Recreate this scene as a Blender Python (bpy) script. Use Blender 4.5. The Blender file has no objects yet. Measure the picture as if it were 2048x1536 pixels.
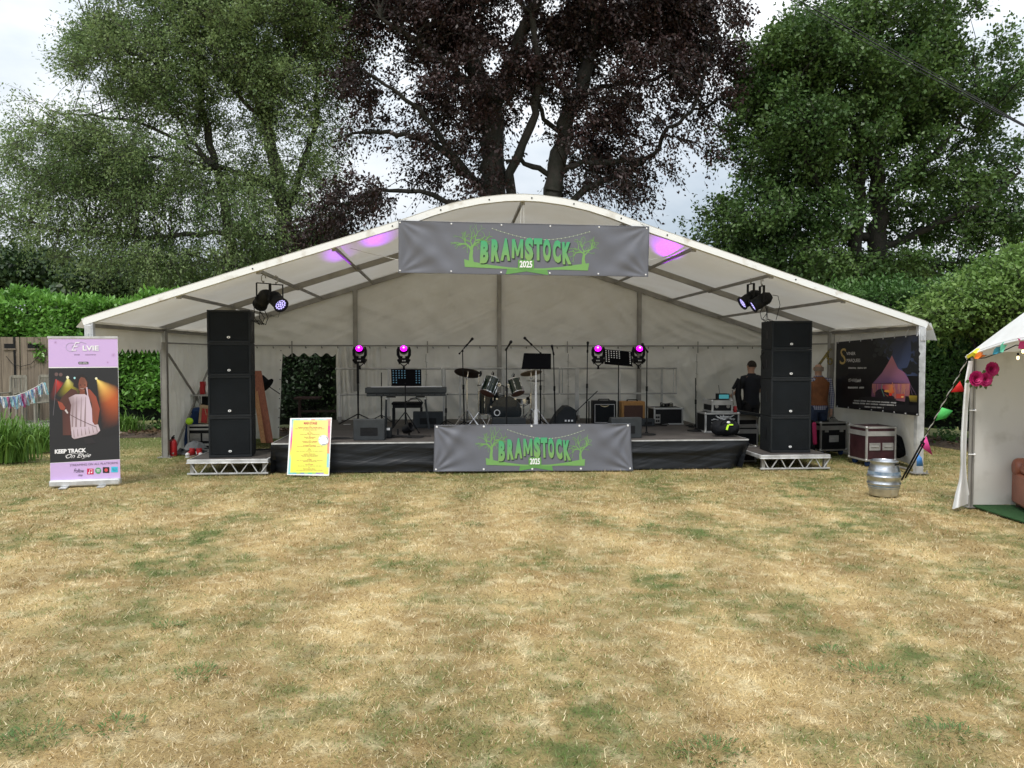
import bpy, math, random
import numpy as np
from math import pi, sin, cos, radians as R, sqrt
from mathutils import Vector, Matrix
S = bpy.context.scene
col = S.collection
random.seed(5); RNG = np.random.default_rng(11)
# ------------------------------------------------------------ camera
CX, CY, CZ, YAW, PIT, F = -1.010, -10.926, 1.780, 0.078, -0.039, 1538.0
cam_d = bpy.data.cameras.new("camera"); cam = bpy.data.objects.new("camera", cam_d); col.objects.link(cam)
cam.location = (CX, CY, CZ); cam.rotation_euler = (pi/2+PIT, 0, -YAW)
cam_d.sensor_width = 36; cam_d.lens = 36*F/2048; cam_d.clip_end = 2000; cam_d.clip_start = .05
S.camera = cam
S.view_settings.view_transform = 'Standard'; S.view_settings.look = 'None'
S.view_settings.gamma = 1; S.view_settings.exposure = 0.7
SUN_EL, SUN_AZ = R(58), R(205)      # azimuth clockwise from +Y: behind the photographer, slightly left
# ------------------------------------------------------------ world
W = bpy.data.worlds.new("World"); S.world = W; W.use_nodes = True
nt = W.node_tree; nt.nodes.clear()
def N(nt, t, **kw):
    n = nt.nodes.new(t)
    for k, v in kw.items(): setattr(n, k, v)
    return n
out = N(nt, 'ShaderNodeOutputWorld')
sky = N(nt, 'ShaderNodeTexSky'); sky.sky_type = 'NISHITA'; sky.sun_disc = False
sky.sun_elevation = SUN_EL; sky.sun_rotation = SUN_AZ
b1 = N(nt, 'ShaderNodeBackground'); b1.inputs[1].default_value = 0.1
nt.links.new(sky.outputs[0], b1.inputs[0])
tc = N(nt, 'ShaderNodeTexCoord')
mp = N(nt, 'ShaderNodeMapping'); mp.inputs['Scale'].default_value = (1, 1, 2.6); mp.inputs['Location'].default_value = (.3, .1, .25)
nt.links.new(tc.outputs['Generated'], mp.inputs[0])
nz = N(nt, 'ShaderNodeTexNoise'); nz.inputs['Scale'].default_value = 2.3; nz.inputs['Detail'].default_value = 7; nz.inputs['Roughness'].default_value = .52
nt.links.new(mp.outputs[0], nz.inputs['Vector'])
cr = N(nt, 'ShaderNodeValToRGB')
cr.color_ramp.elements[0].position = .36; cr.color_ramp.elements[0].color = (.45, .53, .61, 1)
cr.color_ramp.elements[1].position = .62; cr.color_ramp.elements[1].color = (.93, .95, .965, 1)
nt.links.new(nz.outputs[0], cr.inputs[0])
b2 = N(nt, 'ShaderNodeBackground'); b2.inputs[1].default_value = .92
nt.links.new(cr.outputs[0], b2.inputs[0])
# an overcast sky is brighter overhead than at the horizon
sxyz = N(nt, 'ShaderNodeSeparateXYZ'); nt.links.new(tc.outputs['Generated'], sxyz.inputs[0])
mxx = N(nt, 'ShaderNodeMath', operation='MAXIMUM'); nt.links.new(sxyz.outputs[2], mxx.inputs[0]); mxx.inputs[1].default_value = 0
mad = N(nt, 'ShaderNodeMath', operation='MULTIPLY_ADD'); nt.links.new(mxx.outputs[0], mad.inputs[0]); mad.inputs[1].default_value = 1.1; mad.inputs[2].default_value = .52
nt.links.new(mad.outputs[0], b2.inputs[1])
mx = N(nt, 'ShaderNodeMixShader'); mx.inputs[0].default_value = .88
nt.links.new(b1.outputs[0], mx.inputs[1]); nt.links.new(b2.outputs[0], mx.inputs[2])
nt.links.new(mx.outputs[0], out.inputs[0])
# ------------------------------------------------------------ sun
sl = bpy.data.lights.new("sun", 'SUN'); sl.energy = 1.5; sl.angle = R(14); sl.color = (1, .95, .87)
so = bpy.data.objects.new("sun", sl); col.objects.link(so)
sd = Vector((sin(SUN_AZ)*cos(SUN_EL), cos(SUN_AZ)*cos(SUN_EL), sin(SUN_EL)))
so.rotation_euler = sd.to_track_quat('Z', 'Y').to_euler()
# ------------------------------------------------------------ pixel ray -> point on a world plane
def at(u, v, Y=None, Z=None, X=None):
    x = (u-1024)/F; z2 = -(v-768)/F
    cp, sp = cos(PIT), sin(PIT)
    y = cp-z2*sp; z = sp+z2*cp
    c, s = cos(YAW), sin(YAW)
    dx = x*c+y*s; dy = -x*s+y*c
    if Z is not None: t = (Z-CZ)/z
    elif Y is not None: t = (Y-CY)/dy
    else: t = (X-CX)/dx
    return Vector((CX+t*dx, CY+t*dy, CZ+t*z))
# ------------------------------------------------------------ materials
MATS = {}
def mat(name, c=(.5,.5,.5), rough=.6, metal=0, var=0, vs=8, bump=0, bs=60, transl=0, emit=None, es=1, spec=None, c2=None, island=False, vec='Object', cl=(.35,.65), coat=0, stretch=None, attr=False, detail=4, alpha=None):
    m = bpy.data.materials.new(name); m.use_nodes = True; MATS[name] = m
    nt = m.node_tree; b = nt.nodes['Principled BSDF']; o = nt.nodes['Material Output']
    b.inputs['Roughness'].default_value = rough; b.inputs['Metallic'].default_value = metal
    if spec is not None: b.inputs['Specular IOR Level'].default_value = spec
    if coat: b.inputs['Coat Weight'].default_value = coat
    tc = N(nt, 'ShaderNodeTexCoord'); src = tc.outputs['Object']
    if vec == 'World': src = N(nt, 'ShaderNodeNewGeometry').outputs['Position']
    if stretch:
        mp = N(nt, 'ShaderNodeMapping'); mp.inputs['Scale'].default_value = stretch
        nt.links.new(src, mp.inputs[0]); src = mp.outputs[0]
    colr = None
    if attr:
        a = N(nt, 'ShaderNodeVertexColor'); a.layer_name = 'Col'; colr = a.outputs[0]
    elif c2 is None and var: c2 = tuple(x*(1-var) for x in c)
    if c2 is not None and not attr:
        nz = N(nt, 'ShaderNodeTexNoise'); nz.inputs['Scale'].default_value = vs; nz.inputs['Detail'].default_value = detail
        nt.links.new(src, nz.inputs['Vector'])
        rp = N(nt, 'ShaderNodeMapRange'); rp.inputs[1].default_value = cl[0]; rp.inputs[2].default_value = cl[1]
        nt.links.new(nz.outputs[0], rp.inputs[0]); f = rp.outputs[0]
        if island:
            g = N(nt, 'ShaderNodeNewGeometry'); ad = N(nt, 'ShaderNodeMath', operation='MULTIPLY_ADD')
            nt.links.new(g.outputs['Random Per Island'], ad.inputs[0]); ad.inputs[1].default_value = .4
            m2 = N(nt, 'ShaderNodeMath', operation='MULTIPLY'); nt.links.new(f, m2.inputs[0]); m2.inputs[1].default_value = .6
            nt.links.new(m2.outputs[0], ad.inputs[2]); f = ad.outputs[0]
        mx = N(nt, 'ShaderNodeMix', data_type='RGBA'); mx.inputs[6].default_value = (*c, 1); mx.inputs[7].default_value = (*c2, 1)
        nt.links.new(f, mx.inputs[0]); colr = mx.outputs[2]
    if colr is not None: nt.links.new(colr, b.inputs['Base Color'])
    else: b.inputs['Base Color'].default_value = (*c, 1)
    if bump:
        n2 = N(nt, 'ShaderNodeTexNoise'); n2.inputs['Scale'].default_value = bs; n2.inputs['Detail'].default_value = 5
        nt.links.new(src, n2.inputs['Vector'])
        bp = N(nt, 'ShaderNodeBump'); bp.inputs['Strength'].default_value = bump; bp.inputs['Distance'].default_value = .02
        nt.links.new(n2.outputs[0], bp.inputs['Height']); nt.links.new(bp.outputs[0], b.inputs['Normal'])
    if emit:
        b.inputs['Emission Color'].default_value = (*emit, 1); b.inputs['Emission Strength'].default_value = es
    if transl:
        t = N(nt, 'ShaderNodeBsdfTranslucent')
        if colr is not None: nt.links.new(colr, t.inputs[0])
        else: t.inputs[0].default_value = (*c, 1)
        ms = N(nt, 'ShaderNodeMixShader'); ms.inputs[0].default_value = transl
        nt.links.new(b.outputs[0], ms.inputs[1]); nt.links.new(t.outputs[0], ms.inputs[2]); nt.links.new(ms.outputs[0], o.inputs[0])
    return m
mat('alu', (.54,.54,.53), .42, .45, var=.3, vs=5, bump=.1)
mat('alu_bright', (.66,.67,.68), .4, .35, var=.3, vs=9, bump=.1)
mat('alu_dull', (.34,.33,.31), .5, .5, var=.25, vs=4, bump=.1)
mat('white_beam', (.80,.81,.80), .5, 0, c2=(.46,.41,.33), vs=3.5, cl=(.57,.72), bump=.1)
mat('pvc', (.78,.755,.70), .45, 0, c2=(.72,.685,.61), vs=1.2, transl=.19, bump=.12, bs=3)
mat('pvc_wall', (.86,.85,.81), .5, 0, c2=(.78,.765,.72), vs=1.5, transl=.14)
mat('tent_white', (.84,.85,.86), .5, 0, c2=(.70,.70,.68), vs=1.7, transl=.15, bump=.15, bs=5, cl=(.45,.7))
mat('black', (.007,.0075,.009), .6, spec=.25, var=.3, vs=20, bump=.1, bs=200)
mat('black_gloss', (.008,.008,.010), .4, spec=.3, var=.2)
mat('black_fabric', (.010,.011,.014), .8, spec=.2, var=.35, vs=6, bump=.3, bs=120)
mat('skirt', (.009,.011,.014), .5, spec=.35, var=.3, vs=2, bump=.2, bs=30)
mat('cabinet', (.013,.016,.019), .6, spec=.3, var=.25, vs=12, bump=.4, bs=250)
mat('grille', (.007,.010,.013), .6, spec=.2, var=.45, vs=3, bump=.5, bs=320)
mat('chrome', (.75,.75,.76), .18, 1, var=.1)
mat('steel', (.62,.64,.67), .3, .95, c2=(.42,.44,.47), vs=9, bump=.15, bs=30)
mat('keg_band', (.12,.19,.29), .45, .3, c2=(.30,.36,.42), vs=14)
mat('stage_deck', (.085,.075,.070), .7, var=.4, vs=3, bump=.3, bs=60)
mat('print', attr=True, rough=.45)
mat('grey_banner', (.135,.140,.165), .5, c2=(.122,.127,.150), vs=1.5, bump=.15, bs=4)
mat('banner_white', (.85,.85,.85), .4)
mat('drum_green', (.010,.026,.016), .18, coat=.6, var=.3)
mat('drum_black', (.010,.016,.020), .25, coat=.3, var=.3)
mat('drum_head', (.17,.085,.060), .5, var=.2)
mat('brass', (.38,.26,.13), .35, .8, var=.3, vs=20)
mat('cym_dark', (.10,.07,.06), .4, .7, var=.3, vs=20)
mat('skin', (.50,.29,.20), .55, var=.12, vs=20)
mat('hair', (.030,.022,.017), .8, var=.4, vs=60, bump=.5, bs=120)
mat('polo', (.010,.012,.020), .8, var=.3, vs=10, bump=.2)
mat('trouser', (.010,.010,.013), .8, var=.3, vs=10)
mat('vest', (.23,.085,.030), .75, var=.25, vs=12, bump=.2)
mat('denim', (.020,.035,.080), .8, var=.3, vs=14)
mat('magenta', (.8,.05,.9), .3, emit=(.85,0,1), es=1.35)
mat('hot_pink', (1,.5,1), .3, emit=(1,.45,1), es=1.6)
mat('led', (.6,.55,1), .3, emit=(.50,.45,1), es=.75)
mat('red', (.45,.015,.02), .35, var=.2)
mat('blue_cloth', (.012,.045,.16), .8, var=.3, vs=9, bump=.3)
mat('grey_cloth', (.16,.17,.18), .85, var=.2, vs=9, bump=.3)
mat('yellow_green', (.50,.85,.03), .6)
mat('cardboard', (.50,.36,.22), .7, var=.2)
mat('maroon', (.030,.008,.012), .5, c2=(.050,.016,.022), vs=9, bump=.2)
mat('wood_red', (.36,.13,.07), .55, c2=(.24,.08,.05), vs=6, stretch=(8,8,.7))
mat('wood_orange', (.50,.26,.12), .6, c2=(.36,.17,.07), vs=6, stretch=(8,8,.7))
mat('tweed', (.42,.21,.06), .6, var=.25, vs=60)
mat('tweed_cloth', (.085,.040,.030), .8, var=.3, vs=60)
mat('leather', (.30,.105,.060), .38, c2=(.22,.07,.04), vs=5, bump=.3, bs=40)
mat('fence_wood', (.24,.195,.145), .8, c2=(.15,.12,.09), vs=4, stretch=(9,9,.5), bump=.4, bs=40)
mat('grey_wood', (.26,.245,.20), .8, c2=(.18,.165,.135), vs=5, stretch=(6,6,1), bump=.3, bs=60)
mat('dark_wood', (.050,.022,.018), .5, var=.3)
mat('stone', (.26,.25,.22), .9, c2=(.17,.16,.13), vs=6, bump=.6, bs=14)
mat('soil', (.085,.060,.042), .95, c2=(.045,.032,.022), vs=5, bump=.8, bs=25)
mat('mat_green', (.018,.085,.018), .9, var=.3, vs=50, bump=.6, bs=300)
mat('bark', (.030,.026,.021), .9, c2=(.016,.018,.012), vs=5, bump=.8, bs=18)
mat('bark_grey', (.060,.055,.043), .9, c2=(.035,.040,.028), vs=5, bump=.8, bs=18)
mat('rope', (.55,.55,.52), .8)
mat('pink_cloth', (.45,.02,.11), .7)
mat('board_grey', (.16,.155,.13), .6)
mat('scrn', (.02,.05,.07), .3, emit=(.1,.5,.55), es=.25)
mat('strap_yellow', (.35,.27,.05), .7, c2=(.05,.05,.05), vs=40)
mat('dots_blue', (.10,.25,.38), .5)
mat('dots_white', (.75,.75,.77), .5)
mat('gold', (.7,.6,.35), .4)
mat('gazebo_wall',(.62,.61,.58),.55,c2=(.40,.385,.34),vs=3.2,cl=(.55,.85),bump=.25,bs=6,transl=.12)
mat('rose', (.55,.01,.16), .6, c2=(.32,.005,.09), vs=30)
mat('bulb', (1,.8,.4), .3, emit=(1,.75,.35), es=2.5)
for n, c in dict(flag_red=(.75,.02,.02), flag_green=(.10,.60,.14), flag_pink=(.80,.08,.35), flag_blue=(.10,.33,.75), flag_yellow=(.85,.80,.05), flag_orange=(.85,.22,.03), flag_teal=(.05,.30,.42), flag_mint=(.2,.75,.55), r_white=(.75,.76,.78), r_blue=(.25,.36,.60), r_aqua=(.38,.65,.72), r_pink=(.55,.10,.28), r_mauve=(.35,.22,.32)).items():
    mat(n, c, .65, transl=.25)
# foliage
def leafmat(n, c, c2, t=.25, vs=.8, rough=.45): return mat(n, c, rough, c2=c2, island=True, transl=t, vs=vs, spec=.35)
leafmat('leaf_birch', (.100,.180,.062), (.270,.350,.140), .38)
leafmat('leaf_beech', (.014,.010,.009), (.050,.024,.023), .10)
leafmat('leaf_oak', (.030,.076,.020), (.120,.200,.052), .26)
leafmat('leaf_shaded', (.010,.026,.010), (.034,.062,.020), .15)  # laurel leaves with the shade of overhanging trees put into the colour
leafmat('leaf_dark', (.020,.045,.016), (.045,.080,.025), .2)
leafmat('leaf_laurel', (.075,.215,.030), (.20,.40,.075), .30, rough=.3)
leafmat('leaf_hedge', (.038,.100,.022), (.090,.180,.042), .24)
leafmat('leaf_lime', (.095,.19,.040), (.20,.30,.075), .28)
leafmat('leaf_strap', (.075,.18,.026), (.17,.29,.06), .3)
leafmat('leaf_litter', (.16,.10,.06), (.07,.05,.03), .1)
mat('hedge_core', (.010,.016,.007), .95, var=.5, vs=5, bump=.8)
M = MATS
def fold_bump(m,specs=None,dist=.16):     # creased cloth: long slanting folds as relief
    nt=m.node_tree; b=nt.nodes['Principled BSDF']; tc=N(nt,'ShaderNodeTexCoord'); prev=None
    for rot,sc,ns,st in (specs or ((R(-24),(2.6,1,.34),.9,.42),(R(14),(2.4,1,.30),.8,.20),(R(-62),(1.4,1,.22),1.0,.14))):
        mp=N(nt,'ShaderNodeMapping'); mp.vector_type='TEXTURE'; mp.inputs['Rotation'].default_value=(0,rot,0); mp.inputs['Scale'].default_value=sc; nt.links.new(tc.outputs['Object'],mp.inputs[0])
        nz=N(nt,'ShaderNodeTexNoise'); nz.inputs['Scale'].default_value=ns; nz.inputs['Detail'].default_value=2.5; nz.inputs['Distortion'].default_value=.5; nt.links.new(mp.outputs[0],nz.inputs['Vector'])
        bp=N(nt,'ShaderNodeBump'); bp.inputs['Strength'].default_value=st; bp.inputs['Distance'].default_value=dist; nt.links.new(nz.outputs[0],bp.inputs['Height'])
        if prev: nt.links.new(prev.outputs[0],bp.inputs['Normal'])
        prev=bp
    nt.links.new(prev.outputs[0],b.inputs['Normal'])
fold_bump(M['pvc_wall']); fold_bump(M['skirt'],((R(5),(2.2,1,.16),.8,.55),(R(-16),(1.3,1,.13),.8,.4)),.07); mat('kb_grey',(.040,.047,.052),.55,var=.2); mat('wedge_grey',(.026,.031,.035),.65,var=.25,vs=9,bump=.3,bs=200)
mat('desk_black',(.004,.004,.005),.95,spec=.05)
# ------------------------------------------------------------ mesh builder
class MB:
    def __init__(s): s.v = []; s.f = []; s.c = []; s.m = []; s.cur = (1,1,1); s.mi = 0
    def add(s, vs, fs, c=None):
        o = len(s.v); s.v += [tuple(p) for p in vs]
        for f in fs:
            s.f.append(tuple(o+i for i in f)); s.c.append(c if c is not None else s.cur); s.m.append(s.mi)
        return s
    def box(s, c, d, rz=0, rx=0, ry=0, taper=None):
        Mx = Matrix.Rotation(rz,3,'Z') @ Matrix.Rotation(rx,3,'X') @ Matrix.Rotation(ry,3,'Y')
        vs = []
        for x,y,z in ((-1,-1,-1),(1,-1,-1),(1,1,-1),(-1,1,-1),(-1,-1,1),(1,-1,1),(1,1,1),(-1,1,1)):
            k = taper if (taper and z > 0) else 1
            vs.append(Vector(c)+Mx@Vector((x*d[0]/2*k, y*d[1]/2*k, z*d[2]/2)))
        return s.add(vs, [(0,3,2,1),(4,5,6,7),(0,1,5,4),(1,2,6,5),(2,3,7,6),(3,0,4,7)])
    def bx(s, x0,x1,y0,y1,z0,z1): return s.box(((x0+x1)/2,(y0+y1)/2,(z0+z1)/2),(x1-x0,y1-y0,z1-z0))
    def path(s, pts, r, n=8, caps=True, sx=1):
        pts = [Vector(p) for p in pts]; k = len(pts)
        rs = r if isinstance(r, (list,tuple)) else [r]*k
        vs = []; u = None
        for i,p in enumerate(pts):
            t = (pts[min(i+1,k-1)]-pts[max(i-1,0)])
            if t.length < 1e-9: t = Vector((0,0,1))
            t.normalize()
            if u is None: u = t.cross(Vector((0,0,1)) if abs(t.z) < .9 else Vector((0,1,0))).normalized()
            u = (u - t*u.dot(t)); u = u.normalized() if u.length > 1e-6 else t.orthogonal().normalized()
            w = t.cross(u)
            for j in range(n):
                a = 2*pi*j/n + (pi/4 if n == 4 else 0); vs.append(p+(u*cos(a)*sx+w*sin(a))*rs[i])
        fs = [(i*n+j, i*n+(j+1)%n, (i+1)*n+(j+1)%n, (i+1)*n+j) for i in range(k-1) for j in range(n)]
        if caps: fs += [tuple(range(n))[::-1], tuple((k-1)*n+j for j in range(n))]
        return s.add(vs, fs)
    def tube(s, a, b, r, n=8, r2=None): return s.path([a,b],[r, r if r2 is None else r2], n)
    def bar(s, a, b, w, h):     # rectangular bar, h vertical-ish
        a=Vector(a); b=Vector(b); t=(b-a).normalized(); side = t.cross(Vector((0,0,1)))
        side = side.normalized() if side.length > 1e-4 else Vector((1,0,0)); up = side.cross(t)
        vs=[p+side*sx*w/2+up*sz*h/2 for p in (a,b) for sx,sz in ((-1,-1),(1,-1),(1,1),(-1,1))]
        return s.add(vs,[(0,1,2,3)[::-1],(4,5,6,7),(0,1,5,4),(1,2,6,5),(2,3,7,6),(3,0,4,7)])
    def lathe(s, prof, c=(0,0,0), n=24, axis=None, a0=0):
        c = Vector(c); q = Vector(axis).normalized().to_track_quat('Z','Y').to_matrix() if axis is not None else Matrix.Identity(3)
        vs = [c+q@Vector((r*cos(a0+2*pi*j/n), r*sin(a0+2*pi*j/n), z)) for r,z in prof for j in range(n)]
        fs = [(i*n+j, i*n+(j+1)%n, (i+1)*n+(j+1)%n, (i+1)*n+j) for i in range(len(prof)-1) for j in range(n)]
        return s.add(vs, fs)
    def ball(s, c, r, n=12, m=8):
        r = (r,r,r) if not isinstance(r,(tuple,list)) else r
        vs=[]; 
        for i in range(m+1):
            t=pi*i/m
            for j in range(n):
                a=2*pi*j/n; vs.append((c[0]+r[0]*sin(t)*cos(a), c[1]+r[1]*sin(t)*sin(a), c[2]+r[2]*cos(t)))
        return s.add(vs,[(i*n+j,(i+1)*n+j,(i+1)*n+(j+1)%n,i*n+(j+1)%n) for i in range(m) for j in range(n)])
    def prism(s, poly, mapf, d):   # poly 2D extruded: mapf(x,y,k) with k=0 or d
        n=len(poly); vs=[mapf(x,y,0) for x,y in poly]+[mapf(x,y,d) for x,y in poly]
        return s.add(vs,[tuple(range(n)),tuple(range(n,2*n))[::-1]]+[(i,i+n,(i+1)%n+n,(i+1)%n) for i in range(n)])
    def grid(s, f, nu, nv):
        vs=[f(i/nu,j/nv) for j in range(nv+1) for i in range(nu+1)]; w=nu+1
        return s.add(vs,[(j*w+i,j*w+i+1,(j+1)*w+i+1,(j+1)*w+i) for j in range(nv) for i in range(nu)])
    def build(s, name, m, parent=None, world=False, smooth=True, bevel=0, solid=0, ang=40):
        me = bpy.data.meshes.new(name)
        vs = s.v
        if world and parent is not None:
            o = Vector((0,0,0)); p = parent; rz = 0
            while p is not None: o += p.location; rz += p.rotation_euler.z; p = p.parent
            Mr = Matrix.Rotation(-rz,3,'Z'); vs = [tuple(Mr@(Vector(v)-o)) for v in vs]
        me.from_pydata(vs, [], s.f)
        ms = m if isinstance(m,(list,tuple)) else [m]
        for q in ms: me.materials.append(q if not isinstance(q,str) else M[q])
        if len(ms) > 1: me.polygons.foreach_set('material_index', s.m)
        if any(q in ('print','print_dim') for q in ms if isinstance(q,str)):
            ca = me.color_attributes.new('Col','FLOAT_COLOR','CORNER'); arr=[]
            for f,c in zip(s.f,s.c):
                if isinstance(c[0],(tuple,list)):
                    for k in range(len(f)): arr += [*c[k%len(c)],1]
                else: arr += [*c,1]*len(f)
            ca.data.foreach_set('color', arr)
        me.validate(); me.update()
        if smooth:
            me.polygons.foreach_set('use_smooth',[True]*len(me.polygons)); me.set_sharp_from_angle(angle=R(ang))
        ob = bpy.data.objects.new(name, me); col.objects.link(ob)
        if parent is not None: ob.parent = parent
        if bevel:
            b = ob.modifiers.new('b','BEVEL'); b.width = bevel; b.segments = 2; b.limit_method='ANGLE'
        if solid:
            b = ob.modifiers.new('s','SOLIDIFY'); b.thickness = solid; b.offset = 0
        return ob
def tag(o, label, cat, group=None):
    o['label']=label; o['category']=cat
    if group: o['group']=group
    return o
def thing(name, label, cat, loc=(0,0,0), rz=0, group=None):
    o = bpy.data.objects.new(name, None); col.objects.link(o); o.location = loc; o.rotation_euler=(0,0,rz)
    o.empty_display_size=.1
    return tag(o,label,cat,group)
def dup(src, label=None, loc=None, rz=None, scale=None, group=None):
    def cp(o, par):
        c = o.copy(); col.objects.link(c); c.parent = par
        for ch in list(o.children): cp(ch, c)
        return c
    r = cp(src, None)
    if label: r['label']=label
    if group: r['group']=group
    if loc is not None: r.location = loc
    if rz is not None: r.rotation_euler=(0,0,rz)
    if scale: r.scale=(scale,)*3 if not isinstance(scale,tuple) else scale
    return r
def struct(o, kind='structure'): o['kind']=kind; return o
# text -> 2D mesh (cap height 1 unit = size)
def text2d(t, size=1, width=None, align='C', bold=0, shear=0, spacing=1):
    cu = bpy.data.curves.new('t','FONT'); cu.body = t; cu.offset = bold; cu.shear = shear; cu.space_character = spacing
    cu.resolution_u = 3
    ob = bpy.data.objects.new('t', cu); col.objects.link(ob)
    dg = bpy.context.evaluated_depsgraph_get(); me = bpy.data.meshes.new_from_object(ob.evaluated_get(dg))
    vs = [(v.co.x, v.co.y) for v in me.vertices]; fs = [tuple(p.vertices) for p in me.polygons]
    bpy.data.objects.remove(ob); bpy.data.curves.remove(cu); bpy.data.meshes.remove(me)
    if not vs: return [], []
    x0=min(v[0] for v in vs); x1=max(v[0] for v in vs)
    k = size/.70; kx = width/(x1-x0) if width else k
    ox = {'C':(x0+x1)/2,'L':x0,'R':x1}[align]
    return [((x-ox)*kx, y*k) for x,y in vs], fs
class Art(MB):              # flat printed artwork; mp(x, y, layer) -> world
    def __init__(s, mp): super().__init__(); s.mp = mp
    def poly(s, pts, c, l=1): return s.add([s.mp(x,y,l) for x,y in pts],[tuple(range(len(pts)))],c)
    def rect(s, x0,y0,x1,y1, c, l=1, n=1):
        if n == 1: return s.poly([(x0,y0),(x1,y0),(x1,y1),(x0,y1)],c,l)
        for i in range(n):
            a=x0+(x1-x0)*i/n; b=x0+(x1-x0)*(i+1)/n; s.poly([(a,y0),(b,y0),(b,y1),(a,y1)],c,l)
    def disc(s, x,y,r, c, l=1, n=18, ry=None):
        ry = r if ry is None else ry
        return s.poly([(x+r*cos(2*pi*i/n), y+ry*sin(2*pi*i/n)) for i in range(n)],c,l)
    def stroke(s, pts, w, c, l=1):
        ws = w if isinstance(w,(list,tuple)) else [w]*len(pts)
        L=[];Rr=[]
        for i,p in enumerate(pts):
            a=pts[max(i-1,0)]; b=pts[min(i+1,len(pts)-1)]; dx,dy=b[0]-a[0],b[1]-a[1]; d=sqrt(dx*dx+dy*dy) or 1
            L.append((p[0]-dy/d*ws[i]/2,p[1]+dx/d*ws[i]/2)); Rr.append((p[0]+dy/d*ws[i]/2,p[1]-dx/d*ws[i]/2))
        for i in range(len(pts)-1): s.poly([L[i],L[i+1],Rr[i+1],Rr[i]],c,l)
    def text(s, t, x,y,size, c, l=2, flip=1, warp=None, **kw):
        vs,fs = text2d(t,size,**kw)
        P=[(x+a, y+flip*b) for a,b in vs]
        if warp: P=[warp(*p) for p in P]
        cc = c
        s.add([s.mp(a,b,l) for a,b in P], fs, cc)
        return s
    def scrib(s, x,y,w,h,c,l=2, seed=0):   # unreadably small line of print
        r=random.Random(seed); a=x-w/2
        while a < x+w/2:
            k=r.uniform(2.,6)*h; k=min(k,x+w/2-a)
            b=a
            while b < a+k*.95:
                q=r.uniform(.35,.6)*h; s.rect(b,y-h*r.uniform(.35,.5),b+q*.75,y+h*r.uniform(.35,.5),c,l); b+=q
            a+=k+h*.7
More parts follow.
